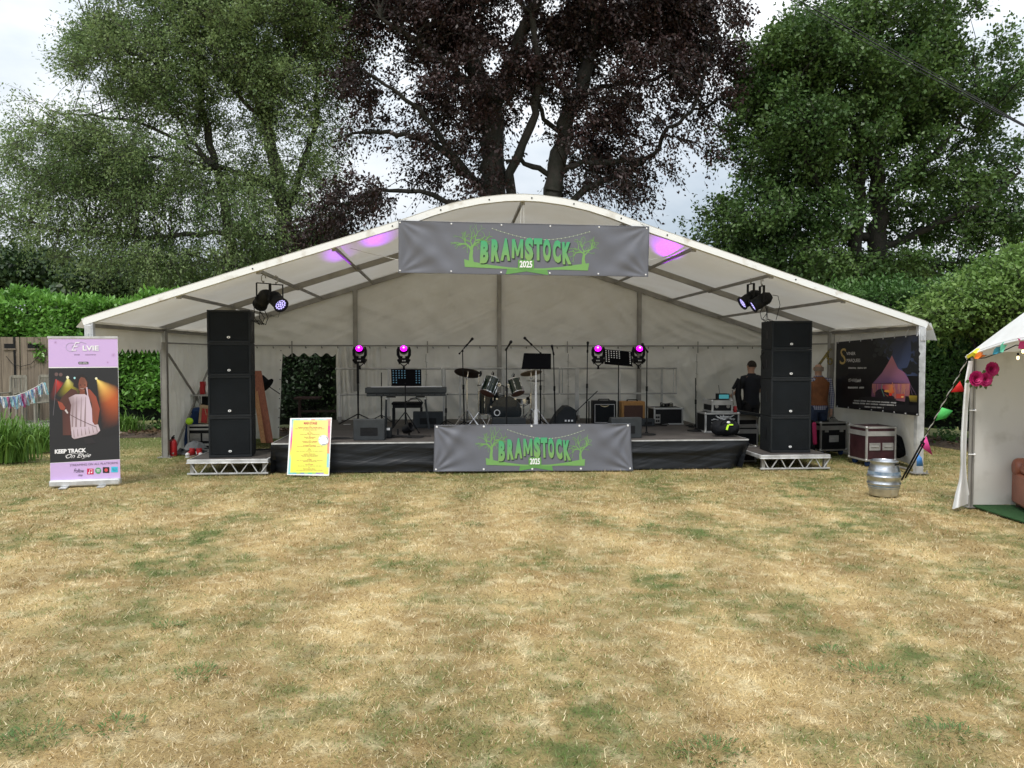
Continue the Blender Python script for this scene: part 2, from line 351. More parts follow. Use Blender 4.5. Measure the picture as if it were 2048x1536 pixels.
# ============================================================ LAWN
def lawn_material(name, blades=False):
    m = bpy.data.materials.new(name); m.use_nodes = True; nt = m.node_tree; b = nt.nodes['Principled BSDF']; o = nt.nodes['Material Output']
    L = nt.links.new
    b.inputs['Roughness'].default_value = .8; b.inputs['Specular IOR Level'].default_value = .15
    g = N(nt,'ShaderNodeNewGeometry')
    def noise(scale, det=4, rough=.55, stretch=None, off=(0,0,0)):
        mp = N(nt,'ShaderNodeMapping'); mp.inputs['Scale'].default_value = stretch or (1,1,0); mp.inputs['Location'].default_value = off
        L(g.outputs['Position'], mp.inputs[0])
        n = N(nt,'ShaderNodeTexNoise'); n.inputs['Scale'].default_value=scale; n.inputs['Detail'].default_value=det; n.inputs['Roughness'].default_value=rough
        L(mp.outputs[0], n.inputs['Vector']); return n.outputs[0]
    def rng(x,a,c,lo=0,hi=1):
        r = N(nt,'ShaderNodeMapRange'); r.inputs[1].default_value=a; r.inputs[2].default_value=c; r.inputs[3].default_value=lo; r.inputs[4].default_value=hi; L(x,r.inputs[0]); return r.outputs[0]
    def mix(f,a,c):
        x = N(nt,'ShaderNodeMix',data_type='RGBA')
        L(f,x.inputs[0])
        for k,q in ((6,a),(7,c)):
            if isinstance(q,tuple): x.inputs[k].default_value=(*q,1)
            else: L(q,x.inputs[k])
        return x.outputs[2]
    def math_(op,a,c):
        x = N(nt,'ShaderNodeMath',operation=op,use_clamp=True)
        for k,q in ((0,a),(1,c)):
            if isinstance(q,(int,float)): x.inputs[k].default_value=q
            else: L(q,x.inputs[k])
        return x.outputs[0]
    straw = mix(rng(noise(1.4,5),.38,.62),(.67,.505,.24),(.44,.305,.130))
    straw = mix(rng(noise(6,4,off=(3,1,0)),.5,.72),straw,(.87,.74,.45))
    # mowing stripes, running away from the photographer
    w = N(nt,'ShaderNodeTexWave'); w.inputs['Scale'].default_value=.27; w.inputs['Distortion'].default_value=2.2; w.inputs['Detail Scale'].default_value=.4
    mp = N(nt,'ShaderNodeMapping'); mp.inputs['Rotation'].default_value=(0,0,R(4)); L(g.outputs['Position'],mp.inputs[0]); L(mp.outputs[0],w.inputs['Vector'])
    straw = mix(rng(w.outputs[1],.2,.8,0,.28),straw,(.20,.155,.065))
    gm = math_('MULTIPLY', rng(noise(.75,6,.62),.45,.62), rng(noise(3.5,5,.6,off=(5,2,0)),.36,.60))
    sx = N(nt,'ShaderNodeSeparateXYZ'); L(g.outputs['Position'],sx.inputs[0])
    far = math_('MULTIPLY', rng(sx.outputs[1],-2.5,1.5,0,.8), rng(noise(1.1,4,off=(1,7,0)),.34,.60))
    gm = math_('MAXIMUM', gm, far)
    gm = math_('MAXIMUM', gm, rng(sx.outputs[1],2.2,4.5,0,.92))
    c = mix(gm, straw, (.120,.165,.048))
    dk = rng(noise(2.3,5,.65,off=(9,9,0)),.60,.74,0,.45)
    c = mix(dk, c, (.13,.095,.055))
    if blades:
        rp = N(nt,'ShaderNodeNewGeometry').outputs['Random Per Island']
        c = mix(rng(rp,0,.42,.80,0), c, (.17,.115,.055))
        c = mix(rng(rp,.55,1,0,.75), c, (.92,.80,.55))
        q = N(nt,'ShaderNodeMath',operation='MULTIPLY'); L(rp,q.inputs[0]); q.inputs[1].default_value=37.3
        fr = N(nt,'ShaderNodeMath',operation='FRACT'); L(q.outputs[0],fr.inputs[0])
        lim = N(nt,'ShaderNodeMath',operation='LESS_THEN' if False else 'LESS_THAN'); L(fr.outputs[0],lim.inputs[0]); 
        L(rng(gm,0,1,.05,.85),lim.inputs[1])
        c = mix(math_('MULTIPLY',lim.outputs[0],.75), c, (.115,.200,.048))
        t = N(nt,'ShaderNodeBsdfTranslucent'); L(c,t.inputs[0]); ms=N(nt,'ShaderNodeMixShader'); ms.inputs[0].default_value=.2
        L(b.outputs[0],ms.inputs[1]); L(t.outputs[0],ms.inputs[2]); L(ms.outputs[0],o.inputs[0])
    else:
        n3 = noise(55,6,.7); c = mix(rng(n3,.35,.65,0,.55), c, (.17,.115,.060))
        bp = N(nt,'ShaderNodeBump'); bp.inputs['Strength'].default_value=.9; bp.inputs['Distance'].default_value=.03
        L(n3,bp.inputs['Height']); L(bp.outputs[0],b.inputs['Normal'])
    L(c,b.inputs['Base Color']); return m
M['lawn']=lawn_material('lawn'); M['blades']=lawn_material('blades',True)
def gz(x,y):   # gentle unevenness
    return .012*np.sin(x*1.9+np.sin(y*1.3))*np.cos(y*2.3)-.012
def lawn():
    a=np.arange(-14,14.01,.22); b=np.arange(-12,9.01,.22)
    X,Y=np.meshgrid(a,b); Z=gz(X,Y); n=len(a); k=len(b)
    vs=[tuple(p) for p in zip(X.ravel(),Y.ravel(),Z.ravel())]
    fs=[(j*n+i,j*n+i+1,(j+1)*n+i+1,(j+1)*n+i) for j in range(k-1) for i in range(n-1)]
    mb=MB(); mb.add(vs,fs)
    B=900; e=[(-14,-12),(14-.0,-12),(14,9),(-14,9)]
    x1=a[-1]; y1=b[-1]
    z=-.03
    mb.add([(-B,-B,z),(B,-B,z),(B,B,z),(-B,B,z),(-14,-12,z),(x1,-12,z),(x1,y1,z),(-14,y1,z)],[(0,1,5,4),(1,2,6,5),(2,3,7,6),(3,0,4,7)])
    return struct(mb.build('lawn','lawn',ang=80))
lawn()
def np_mesh(name, V, nv, m):   # V: (n, nv, 3) polygons of nv vertices
    n=len(V); me=bpy.data.meshes.new(name)
    me.vertices.add(n*nv); me.vertices.foreach_set('co',np.ascontiguousarray(V,dtype=np.float32).ravel())
    me.loops.add(n*nv); me.loops.foreach_set('vertex_index',np.arange(n*nv,dtype=np.int32))
    me.polygons.add(n); me.polygons.foreach_set('loop_start',np.arange(0,n*nv,nv,dtype=np.int32)); me.polygons.foreach_set('loop_total',np.full(n,nv,dtype=np.int32))
    me.materials.append(M[m] if isinstance(m,str) else m); me.update(calc_edges=True)
    o=bpy.data.objects.new(name,me); col.objects.link(o); return o
def grass(n=520000):
    r=2.4+ (19-2.4)*RNG.random(n)**1.15; a=YAW+(RNG.random(n)-.5)*R(84)
    x=CX+r*np.sin(a); y=CY+r*np.cos(a)
    nt_=n//14; rt=2.3+(19-2.3)*RNG.random(nt_)**1.15; at_=YAW+(RNG.random(nt_)-.5)*R(86); tx=CX+rt*np.sin(at_); ty=CY+rt*np.cos(at_); th=RNG.random(nt_); th2=RNG.random(nt_)
    ti=RNG.integers(0,nt_,n); tuft=RNG.random(n)<.62; sp_=.022*(1+.05*rt[ti]); gx=tx[ti]+RNG.normal(0,1,n)*sp_; gy=ty[ti]+RNG.normal(0,1,n)*sp_
    x=np.where(tuft,gx,x); y=np.where(tuft,gy,y); h=np.where(tuft,th[ti],.45); h2=np.where(tuft,th2[ti],RNG.random(n)); r=np.hypot(x-CX,y-CY)
    keep=~((y>.72)&(x>-3.7)&(x<3.6)&(y<4.6)); x=x[keep];y=y[keep];r=r[keep];h=h[keep];h2=h2[keep]; n=len(x)
    sc=(1+.06*(r-2.4))
    L=(.014+.027*RNG.random(n))*(.7+.6*h)*np.clip(sc,1,1.5); w=(.0018+.0020*RNG.random(n))*sc
    az=RNG.random(n)*2*pi; az=np.where(RNG.random(n)<.5, h2*2*pi+RNG.normal(0,.5,n), az)
    tilt=.55+.95*RNG.random(n)
    dx=np.cos(az)*np.sin(tilt)*L; dy=np.sin(az)*np.sin(tilt)*L; dz=np.cos(tilt)*L
    sa=RNG.random(n)*2*pi; wx=np.cos(sa)*w; wy=np.sin(sa)*w; z=gz(x,y)-.003
    V=np.empty((n,3,3)); 
    V[:,0]=np.stack([x-wx,y-wy,z],1); V[:,1]=np.stack([x+wx,y+wy,z],1); V[:,2]=np.stack([x+dx,y+dy,z+dz],1)
    struct(np_mesh('grass',V,3,'blades'),'stuff')
grass()
def weeds():   # flat green rosettes and longer green tufts in the dry turf
    r=random.Random(3); P=[]
    spots=[(1740,1345,.15),(1420,1500,.13),(1660,1300,.08),(400,1345,.11),(225,1450,.11),(1890,1460,.12),(945,1048,.10),(1300,1052,.10),(645,1005,.08),(60,1475,.14),(340,1250,.09)]
    for i in range(0): spots.append((r.uniform(0,2048),r.uniform(980,1530),r.uniform(.03,.09)))
    for u,v,rad in spots:
        c=at(u,v,Z=0)
        for k in range(int(rad*900)):
            a=r.uniform(0,2*pi); d=rad*r.random()**.6; b=Vector((c.x+d*cos(a)*1.3,c.y+d*sin(a),-.01))
            l=r.uniform(.025,.06); t=r.uniform(.9,1.5); a2=a+r.gauss(0,.7); w=r.uniform(.002,.0055)
            tip=b+Vector((cos(a2)*sin(t),sin(a2)*sin(t),cos(t)))*l; s=Vector((-sin(a2),cos(a2),0))*w; mid=(b+tip)/2+Vector((0,0,l*.18))
            P.append([b,mid-s,tip,mid+s])
    struct(np_mesh('green_weeds',np.array(P),4,leafmat('leaf_weed',(.060,.125,.028),(.15,.21,.06),.25)),'stuff')
weeds()
# ============================================================ MARQUEE
PROF=[(-6.02,2.255),(-4.87,2.633),(-3.86,2.96),(-2.835,3.285),(-1.95,3.565),(-1.62,3.675),(-1.28,3.80),(-.95,3.90),(-.60,3.975),(-.25,4.018),(0,4.028),(.25,4.018),(.60,3.975),(.95,3.90),(1.28,3.80),(1.62,3.675),(1.95,3.565),(2.835,3.28),(3.86,2.945),(4.87,2.62),(6.02,2.25)]
PX=[p[0] for p in PROF]; PZ=[p[1] for p in PROF]
def rz_(x): return float(np.interp(x,PX,PZ))
FB=[0,2.7,5.4]
mq=thing('marquee','wide white frame marquee with curved ridge and open front over the stage','marquee',(0,0,0))
def rafter(y,m,w,h,drop=0):
    mb=MB(); vs=[]; n=len(PROF)
    for i,(x,z) in enumerate(PROF):
        a=PROF[max(i-1,0)]; b=PROF[min(i+1,n-1)]; t=Vector((b[0]-a[0],0,b[1]-a[1])).normalized(); nn=Vector((-t.z,0,t.x))
        p=Vector((x,y,z))-nn*drop
        for sy,k in ((-1,0),(1,0),(1,-1),(-1,-1)): vs.append(p+Vector((0,sy*w/2,0))+nn*k*h)
    fs=[(i*4+j,i*4+(j+1)%4,(i+1)*4+(j+1)%4,(i+1)*4+j) for i in range(n-1) for j in range(4)]+[(3,2,1,0),(n*4-4,n*4-3,n*4-2,n*4-1)]
    mb.add(vs,fs); return mb.build('rafter',m,mq)
rf=rafter(0,'white_beam',.09,.088)
for i,(x,z) in enumerate(PROF[1:-1]):
    if i%2: bl=MB(); bl.lathe([(0,0),(.011,0),(.011,.006),(0,.006)],(x+.12,-.046,rz_(x+.12)-.045),8,(0,-1,0)); bl.build('bolt_head','black',rf)
rafter(2.7,'alu_dull',.055,.095,.02); rafter(5.4,'alu_dull',.055,.095,.02)
for y in FB:
    for s in (-1,1):
        mb=MB(); top=rz_(5.93*s)-.05
        mb.bx(s*5.93-.055,s*5.93+.055,y-.04,y+.04,0.01,top)
        for k in (-1,1): mb.bx(s*5.93+k*.045-.008,s*5.93+k*.045+.008,y-.05,y-.038,.01,top-.05)
        leg=mb.build('leg','alu_bright' if y==0 else 'alu_dull',mq,bevel=.006)
        mb=MB(); mb.bx(s*5.93-.11,s*5.93+.11,y-.10,y+.10,0,.012); mb.tube((s*5.93+.09,y-.08,0),(s*5.93+.09,y-.08,.05),.012); mb.build('base_plate','alu_dull',leg)
        mb=MB(); mb.box((s*5.93,y-.045,top-.16),(.075,.02,.19)); mb.box((s*5.93,y-.058,top-.2),(.014,.012,.06)); mb.build('corner_bracket',('alu_bright'),leg,bevel=.004)
for x in (-4.77,-3.69,-2.65,-1.52,0,1.47,2.5,3.66,4.76):
    z=rz_(x)-.075; mb=MB()
    mb.bar((x,.045,z),(x,2.67,z-.01),.034,.045); mb.bar((x,2.73,z),(x,5.37,z-.01),.034,.045)
    for y in (2.64,2.76,5.34,.07): mb.box((x,y,z-.01),(.06,.03,.08))
    mb.build('purlin','alu_dull',mq)
for s in (-1,1):
    mb=MB(); mb.bar((s*5.93,.03,2.17),(s*5.93,2.67,2.17),.05,.05); mb.bar((s*5.93,2.73,2.17),(s*5.93,5.37,2.17),.05,.05); mb.build('eaves_purlin','alu_dull',mq)
    mb=MB(); mb.tube((s*5.90,2.74,1.97),(s*5.90,5.36,1.97),.014); mb.build('wall_rail','alu_dull',mq)
# x braces on the side bay
mb=MB(); mb.bar((-5.88,2.75,1.78),(-5.86,5.3,.25),.03,.03); mb.bar((-5.83,2.75,.05),(-5.81,5.3,1.9),.03,.03); mb.build('brace','alu_dull',mq)
# roof cloth
def roofz(x,y):
    t=(y%2.7)/2.7; return rz_(x)+.008-.035*sin(pi*t)*(1 if abs(x)>1.6 else .3)+.006*sin(9*x+5*y)*sin(3*y)
mb=MB(); xs=np.linspace(-6.09,6.09,110)
mb.grid(lambda u,v:(-6.09+12.18*u,-.05+5.60*v,roofz(-6.09+12.18*u,min(max(5.4*v,0),5.399)) - (max(0,abs(-6.09+12.18*u)-6.03)*2)),110,32)
mb.build('roof_cover','pvc',mq,ang=80)
# cream stitched seam with dirt where cloth meets eaves
for s in (-1,1):
    mb=MB()
    mb.grid(lambda u,v:(s*(5.86+.17*v),.02+5.36*u,2.20+.045*v+.008*sin(u*60+s)*(1-v)),60,2); mb.build('eaves_flap','pvc',mq)
# hanging corner skirt on the outside right
mb=MB(); mb.grid(lambda u,v:(6.06+.10*v+.02*sin(u*30),-.04+5.45*u,2.24-.26*v+.01*sin(u*40)*v),80,4); mb.build('valance','tent_white',mq,label if False else False) if False else mb.build('valance','tent_white',mq)
# left open bay: pointed valance
def scallop(mb,x0,y0,x1,y1,zt,zb,n,amp,pointed=False,sub=10,bul=.01):
    k=n*sub
    def f(u,v):
        x=x0+(x1-x0)*u; y=y0+(y1-y0)*u; ph=(u*n)%1
        e=(1-abs(2*ph-1)) if pointed else .5-.5*cos(2*pi*ph)
        zz=zb-amp*e if v==1 else zt+(zb-zt)*v
        return (x+bul*sin(u*n*2)*v*(abs(y1-y0)>.1),y+bul*sin(u*n*2)*v*(abs(x1-x0)>.1),zz)
    mb.grid(f,k,3)
mb=MB(); scallop(mb,-5.95,.05,-5.95,2.64,2.2,1.86,15,.075,True,6); mb.build('valance','pvc_wall',mq)
# wrinkled wall cloth
def wr(a,b,k=1,seed=0):
    s=a*.82+b*.57+.22*sin(1.7*a+seed)+.15*sin(2.9*b+seed*2)
    t=-a*.5+b*.9+.2*sin(2.1*a+1+seed)
    e=.35+.65*abs(sin(.9*a+1.3*b+seed))
    h=(abs(sin(4.3*s+seed))**5)*.040*e+(abs(sin(7.9*s+2*seed+1.1+.6*sin(2*t)))**6)*.026*(1.35-e)+(abs(sin(3.1*t+seed))**7)*.022+(abs(sin(13*s+3*sin(1.3*t)))**6)*.008
    return h*k*1.4
def wall(fn,name,nu,nv,parent=mq,m='pvc_wall'):
    mb=MB(); mb.grid(fn,nu,nv); return mb.build(name,m,parent,ang=85)
YB=5.44
# gable (upper part of the back)
wall(lambda u,v:(-5.93+11.86*u, YB-wr(-5.93+11.86*u,v*2,.8,2)*min(1,4*v*(1-v)), 1.93+(roofz(-5.93+11.86*u,5.399)+.03-1.93)*v),'gable_wall',150,26)
XO0,XO1=at(566,760,Y=YB).x, at(671,760,Y=YB).x
def bw(x0,x1,seed,slant=0,nu=100,k=1.0,pleat=0):
    def f(u,v):
        x=x0+(x1-x0)*u; z=1.96*v; x2=x-slant*(1-v)*u
        sag=.03*abs(sin(x*5.2))*v**8
        return (x2,YB+.03-wr(x,z,k,seed)*min(1,5*v*(1-v)+.1)-pleat*.02*sin(x*38),z+.012-sag)
    return f
wall(bw(-5.93,XO0,1.3,.10,30,.6,.6),'back_wall',40,24)
wall(bw(XO1+.02,XO1+.95,.4,0,60,.7,1.3),'back_wall',70,24)
wall(bw(XO1+.95,0.0,2.2),'back_wall',90,40)
wall(bw(0.0,3.01,4.1,k=1.1),'back_wall',90,40)
wall(bw(3.01,5.93,5.3,k=1.25),'back_wall',90,40)
mb=MB(); scallop(mb,XO0-.03,YB+.01,XO1+.05,YB+.01,1.96,1.80,5,.075,False,10); mb.build('valance','pvc_wall',mq)
for k in range(9): mb=MB(); mb.box((XO0-.03-.08*(1-(.25+k*.2)/1.96),YB-.005,.25+k*.2),(.018,.01,.018)); mb.build('eyelet','black',mq)
# rolled curtain edge on the other side of the opening
mb=MB(); mb.path([(XO1+.05,YB-.03,1.88),(XO1+.07,YB-.05,1.2),(XO1+.10,YB-.03,.5),(XO1+.08,YB-.03,.03)],[.035,.05,.055,.05],10); mb.path([(XO1+.20,YB-.02,1.93),(XO1+.27,YB-.05,1.2),(XO1+.32,YB-.03,.3)],[.03,.045,.05],10); mb.build('gathered_curtain','pvc_wall',mq)
for x in (-3.01,0,3.01):
    mb=MB(); mb.bx(x-.038,x+.038,YB-.11,YB-.05,1.0 if x<-3 else .0,rz_(x)-.12); mb.bx(x-.052,x-.040,YB-.10,YB-.06,1.0 if x<-3 else 0,rz_(x)-.12); mb.build('gable_post','alu_dull',mq)
mb=MB()
mb.tube((-5.9,YB-.06,1.955),(5.9,YB-.06,1.955),.013)
for x in np.arange(-5.7,5.8,.33): mb.tube((x,YB-.06,1.95),(x,YB-.02,1.91),.005,5); mb.tube((x,YB-.045,1.93),(x+.01,YB-.03,1.90),.012,6)
mb.build('wall_rail','alu_dull',mq)
for x in (-4.32,-1.52,1.45,4.3): mb=MB(); mb.tube((x,YB-.07,1.80 if x>-4 else 1.72),(x,YB-.07,2.05),.012,6); mb.build('rail_hook','alu_dull',mq)
for x,sd in ((-1.55,1),(.95,2),(1.47,2),(4.28,3)):   # laced seams between wall cloths
    r=random.Random(sd); mb=MB(); mb.path([(x+r.uniform(-.008,.008),YB-.06,z) for z in np.arange(.1,1.9,.12)],.006,5)
    for z in np.arange(.3,1.8,.26): mb.tube((x-.03,YB-.065,z+.02),(x+.03,YB-.06,z),.004,4)
    mb.build('lacing','alu_dull',mq)
# side walls
def sw(s,y0,y1,seed,zt=2.0,pleat=0,nu=70,k=.7):
    return lambda u,v:(s*(5.95+.02)-s*wr(y0+(y1-y0)*u,v*2,k,seed)*min(1,5*v*(1-v)+.1)-s*pleat*.025*sin((y0+(y1-y0)*u)*26+v), y0+(y1-y0)*u, .012+(zt-.012)*v)
wall(sw(-1,2.72,5.44,1,1.98,1.2),'side_wall',80,20); wall(sw(-1,2.72,5.44,3,2.22,0,k=.1),'side_wall',30,6) if False else None
mb=MB(); mb.grid(lambda u,v:(-5.97,2.72+2.72*u,1.97+.25*v),20,2); mb.build('eaves_wall','pvc_wall',mq); mb=MB(); mb.grid(lambda u,v:(5.97,.04+5.4*u,1.97+.25*v),20,2); mb.build('eaves_wall','pvc_wall',mq)
wall(lambda u,v:(5.97+.42*(1-v)**1.2*max(0,sin(pi*min(1,max(0,(.03+2.6*u-.15)/2.2))))-wr(.06+2.62*u,v*2,.3,2)*min(1,5*v*(1-v)+.1)-.006*sin(2.62*u*26+v), .06+2.62*u, .012+1.988*v),'side_wall',70,20); wall(sw(1,2.72,5.44,5,2.0,.3,k=.7),'side_wall',60,20)
# ground bar and mud flap
mb=MB(); mb.tube((5.86,.1,.04),(5.86,2.6,.04),.02); mb.build('ground_bar','alu_dull',mq)
# ============================================================ STAGE
SZ=.455; SX0,SX1,SY0,SY1=-3.68,3.60,.72,4.75
st=thing('stage','low black carpeted stage with a black fabric skirt inside the marquee','stage',(0,2.5,0))
mb=MB(); mb.bx(SX0,SX1,SY0,SY1,SZ-.06,SZ); mb.build('deck','stage_deck',st,True,bevel=.004)
for i in range(1,6):
    x=SX0+(SX1-SX0)*i/6
mb=MB(); mb.bx(SX0-.004,SX1+.004,SY0-.012,SY0-.001,SZ-.022,SZ-.002); mb.bx(SX0-.012,SX0-.001,SY0,SY1,SZ-.03,SZ-.001); mb.bx(SX1+.001,SX1+.012,SY0,SY1,SZ-.022,SZ-.002); mb.build('edge_trim','alu_bright',st,True)
def skirt(u,v):
    # runs left side, front, right side
    per=u*(1.6+7.28+1.6); z=(SZ-.03)*(1-v)+.0
    q=per+.35*sin(per*.9+2); h=(.026*abs(sin(5.2*v+1.6*sin(q*.8)+.7*sin(q*2.1)))**4*(.5+.5*sin(q*1.7+v*3))+.016*abs(sin(8.7*v-2.1*sin(q*.6+1)+.4*sin(q*3.3)))**5*(.5+.5*cos(q*1.1)))*min(1,6*v)+.018*v
    corner_out=0
    if per<1.6: x=SX0-.015-h; y=SY0+1.6-per
    elif per<8.88:
        t=per-1.6; x=SX0+t; y=SY0-.015-h
        e=min(t,7.28-t); 
        if e<.35: y+= (1-e/.35)**2*.22*v; 
    else: x=SX1+.015+h-.12*v; y=SY0+(per-8.88)
    if per>=1.6 and per<8.88 and 8.88-per<.3: x-=.12*v*(1-(8.88-per)/.3)
    return (x,y,z-.002+.01)
mb=MB(); mb.grid(skirt,420,22); mb.build('skirt','skirt',st,True,ang=85)
for i in range(7):
    for y in (SY0+.25,SY1-.2):
        x=SX0+.08+(SX1-SX0-.16)*i/6; mb=MB(); mb.tube((x,y,0),(x,y,SZ-.06),.025); mb.build('leg','alu_dull',st,True)
# ============================================================ PRINTED SIGN ART
G1=(.115,.30,.075); G2=(.17,.36,.10); GT=(.055,.36,.165); GB=(.20,.36,.105)
def branches(a,x,y,ang,L,w,c,depth,r,l=1,bend=.5):
    pts=[(x,y)]; n=4
    for i in range(n):
        ang+=r.gauss(0,.20)*bend*2; x+=cos(ang)*L/n; y-=sin(ang)*L/n; pts.append((x,y))
    a.stroke(pts,[w*(1-.45*i/n) for i in range(n+1)],c,l)
    if depth==0: return
    for k in range(2 if depth<3 else 3):
        b=ang+r.choice((-1,1))*r.uniform(.3,.85); 
        q=r.uniform(.5,.78)
        branches(a,x,y,b,L*q,max(w*.55,2.0),c,depth-1,r,l,bend)
    if depth>=2:
        m=pts[2]; branches(a,m[0],m[1],ang+r.choice((-1,1))*r.uniform(.6,1.1),L*.5,max(w*.4,2.0),c,depth-2,r,l,bend)
def festival_banner(name,label,corners,nrm,eyes,bright,wrinkle,seed):
    # artwork authored in a 1900 x 400 field
    A,Bc,C,D=[Vector(c) for c in corners]   # tl tr br bl
    nv=Vector(nrm)
    def base(u,v): return A*(1-u)*(1-v)+Bc*u*(1-v)+C*u*v+D*(1-u)*v
    def dz(u,v):
        h=0
        for (cx_,cy_) in ((0,0),(1,0),(1,1),(0,1)):
            dx=abs(u-cx_)*4.6; dy=abs(v-cy_); d=sqrt(dx*dx+dy*dy); an=math.atan2(dy,dx)
            h+=(.011 if bright<.014 else .016)*math.exp(-d*1.7)*sin(an*13+seed)*min(1,d*3)
        for e in eyes:
            for vv in (0,1):
                dx=abs(u-e)*4.6; dy=abs(v-vv); h+=.006*math.exp(-(dx*dx*9+dy*dy*9))
        for (x0,y0,sl,am,wd) in wrinkle:
            d=(u-x0)*4.6*cos(sl)+(v-y0)*sin(sl); e=-(u-x0)*4.6*sin(sl)+(v-y0)*cos(sl)
            h+=am*math.exp(-(d/wd)**2-(e/.6)**2)
        mid=1-min(1,max(0,(abs(u-.5)-.2)/.1)) 
        return h*(1-.75*mid)
    t=thing(name,label,'banner',base(.5,1))
    mb=MB(); mb.grid(lambda u,v: base(u,v)+nv*dz(u,v),150,40); sh=mb.build('sheet','grey_banner',t,True,ang=85,solid=.002)
    a=Art(lambda x,y,l: base(x/1900,y/400)+nv*(dz(x/1900,y/400)+.0022+.0012*l))
    f=[(490,285),(600,312),(760,336),(880,347),(980,350),(1090,346),(1250,328),(1360,310),(1435,296)]
    g=[(1435,352),(1250,358),(1060,362),(960,362),(820,360),(500,345)]
    # ribbon under the lettering
    top=[(490,285),(560,305),(700,328),(830,343),(960,348),(1090,346),(1230,332),(1350,312),(1440,300)]
    bot=[(495,345),(560,347),(700,352),(830,356),(960,359),(1090,358),(1230,354),(1350,356),(1432,357)]
    for i in range(8): a.poly([top[i],top[i+1],bot[i+1],bot[i]],G2,2)
    a.poly([(815,357),(835,357),(965,360),(960,372),(805,398)],G1,3); a.poly([(965,360),(1105,357),(1120,357),(1130,398),(960,372)],G1,3)
    r=random.Random(9)
    for (bx_,by_,sc,angs) in ((545,312,1,(1.62,1.2,1.95,2.4,.9)),(1400,306,.78,(1.6,1.05,2.2,2.7,.6))):
        a.stroke([(bx_,by_+6),(bx_-5,by_-50*sc),(bx_+2,by_-100*sc)],[40*sc,26*sc,22*sc],G2,1)
        for q,an in enumerate(angs):
            branches(a,bx_,by_-(70+12*q)*sc,an,(95 if q<2 else 78)*sc,13*sc,G2,3,r,1,.4)
    # string of lights
    pts=[(770+ (1440-770)*k/24, 70+70*(1-((k-13)/13)**2) if k<13 else 70+70*(1-((k-13)/13)**2)) for k in range(25)]
    pts=[(700+(740)*k/24, 40+82*sin(pi*min(1,(k/24)*.93+.02))) for k in range(25)]
    a.stroke(pts,2.2,(.35,.45,.28),1)
    for p in pts[::1]: a.disc(p[0],p[1],3.4,(.62,.66,.50),2,6)
    # lettering
    xs=[(642,'B'),(726,'R'),(802,'A'),(892,'M'),(980,'S'),(1048,'T'),(1115,'O'),(1191,'C'),(1268,'K')]
    for x,ch in xs:
        q=(x-965)/330; top_=122+30*q*q; bt=270+33*q*q; tilt=-.10+.11*(q+1); 
        H=bt-top_; Wd=dict(B=62,R=64,A=74,M=86,S=64,T=64,O=60,C=60,K=68)[ch]
        vs,fs=text2d(ch,1,1,'C',bold=(.02 if ch=='M' else .065))
        if ch=='M': vs=[(-.5,0),(-.5,1),(-.24,1),(0,.42),(.24,1),(.5,1),(.5,0),(.27,0),(.27,.60),(.07,.12),(-.07,.12),(-.27,.60),(-.27,0)]; fs=[(0,1,11,12),(1,2,11),(2,3,10,11),(3,9,10),(3,4,8,9),(4,5,8),(5,6,7,8)]
        P=[(x+px*Wd*1.0+(py-.5)*(-tilt)*H*.35+py*0, bt-py*H) for px,py in vs]
        def cc(p): 
            k=min(1,max(0,(p[1]-top_)/H)); return tuple(GT[i]*(1-k)+GB[i]*k for i in range(3))
        for f_ in fs:
            a.poly([(P[i][0]+7,P[i][1]+8) for i in f_],(.018,.040,.028),3)
            a.poly([P[i] for i in f_],[cc(P[i]) for i in f_],6)
    a.rect(897,282,1018,352,(.11,.30,.06),5)
    a.text('2025',957,340,48,(.85,.85,.85),8,flip=-1,width=96,bold=.03)
    o=a.build('printed_logo','print',t,True,smooth=False)
    for i,e in enumerate(list(eyes)):
        for vv in (.04,.955): mb=MB(); mb.lathe([(0,0),(bright,0),(bright*.8,.006),(0,.008)],base(e,vv)+nv*(dz(e,vv)+.002),12,tuple(nv)); mb.build('eyelet','banner_white',t,True)
    mb=MB()
    for e0,e1,vv in ((0,1,0),(0,1,1)):
        mb.path([base(k/40,vv+(.008 if vv==0 else -.008))+nv*(dz(k/40,vv)+.003) for k in range(41)],.0035,5)
    mb.build('hem','grey_banner',t,True)
    return t
tb=festival_banner('event_banner','wide grey vinyl banner with green tree logo tied across the marquee gable front',
  [at(797,441,Y=-.08),at(1298,453,Y=-.08),at(1296,554,Y=-.08),at(797,546,Y=-.08)],(0,-1,0),(.006,.207,.405,.60,.796,.99),.012,
  [(.13,.65,-.75,.03,.14),(.16,.2,-.6,.014,.12),(.93,.6,.8,.022,.16),(.83,.3,-.9,.018,.16),(.72,.5,-.6,.012,.12)],1.0)
bb=festival_banner('event_banner','wide grey vinyl banner with green tree logo and white eyelets fixed on the stage front',
  [at(869,850,Y=.60),at(1261,847,Y=.60),at(1266,941,Y=.56),at(867,943,Y=.56)],(0,-1,0),(.012,.248,.49,.735,.985),.016,
  [(.1,.25,.7,.018,.12),(.85,.3,-.7,.018,.15),(.22,.8,-.5,.010,.14)],2.0)
# tie cords of the upper banner
mb=MB(); A=at(797,450,Y=-.08)
mb.tube(at(800,441,Y=-.07),at(835,434,Y=.0),.004,5); mb.tube(at(1297,453,Y=-.07),at(1255,437,Y=.0),.004,5)
mb.path([at(797,520,Y=-.07),at(740,507,Y=.5),at(695,495,Y=.9)],.004,5); mb.path([at(1297,520,Y=-.07),at(1345,512,Y=.5),at(1385,500,Y=.8)],.004,5)
mb.tube(at(1043,402,Y=.05),at(1041,446,Y=-.06),.003,4); mb.tube(at(1047,402,Y=.05),at(1048,446,Y=-.06),.003,4)
mb.build('tie_cords','rope',tb,True)
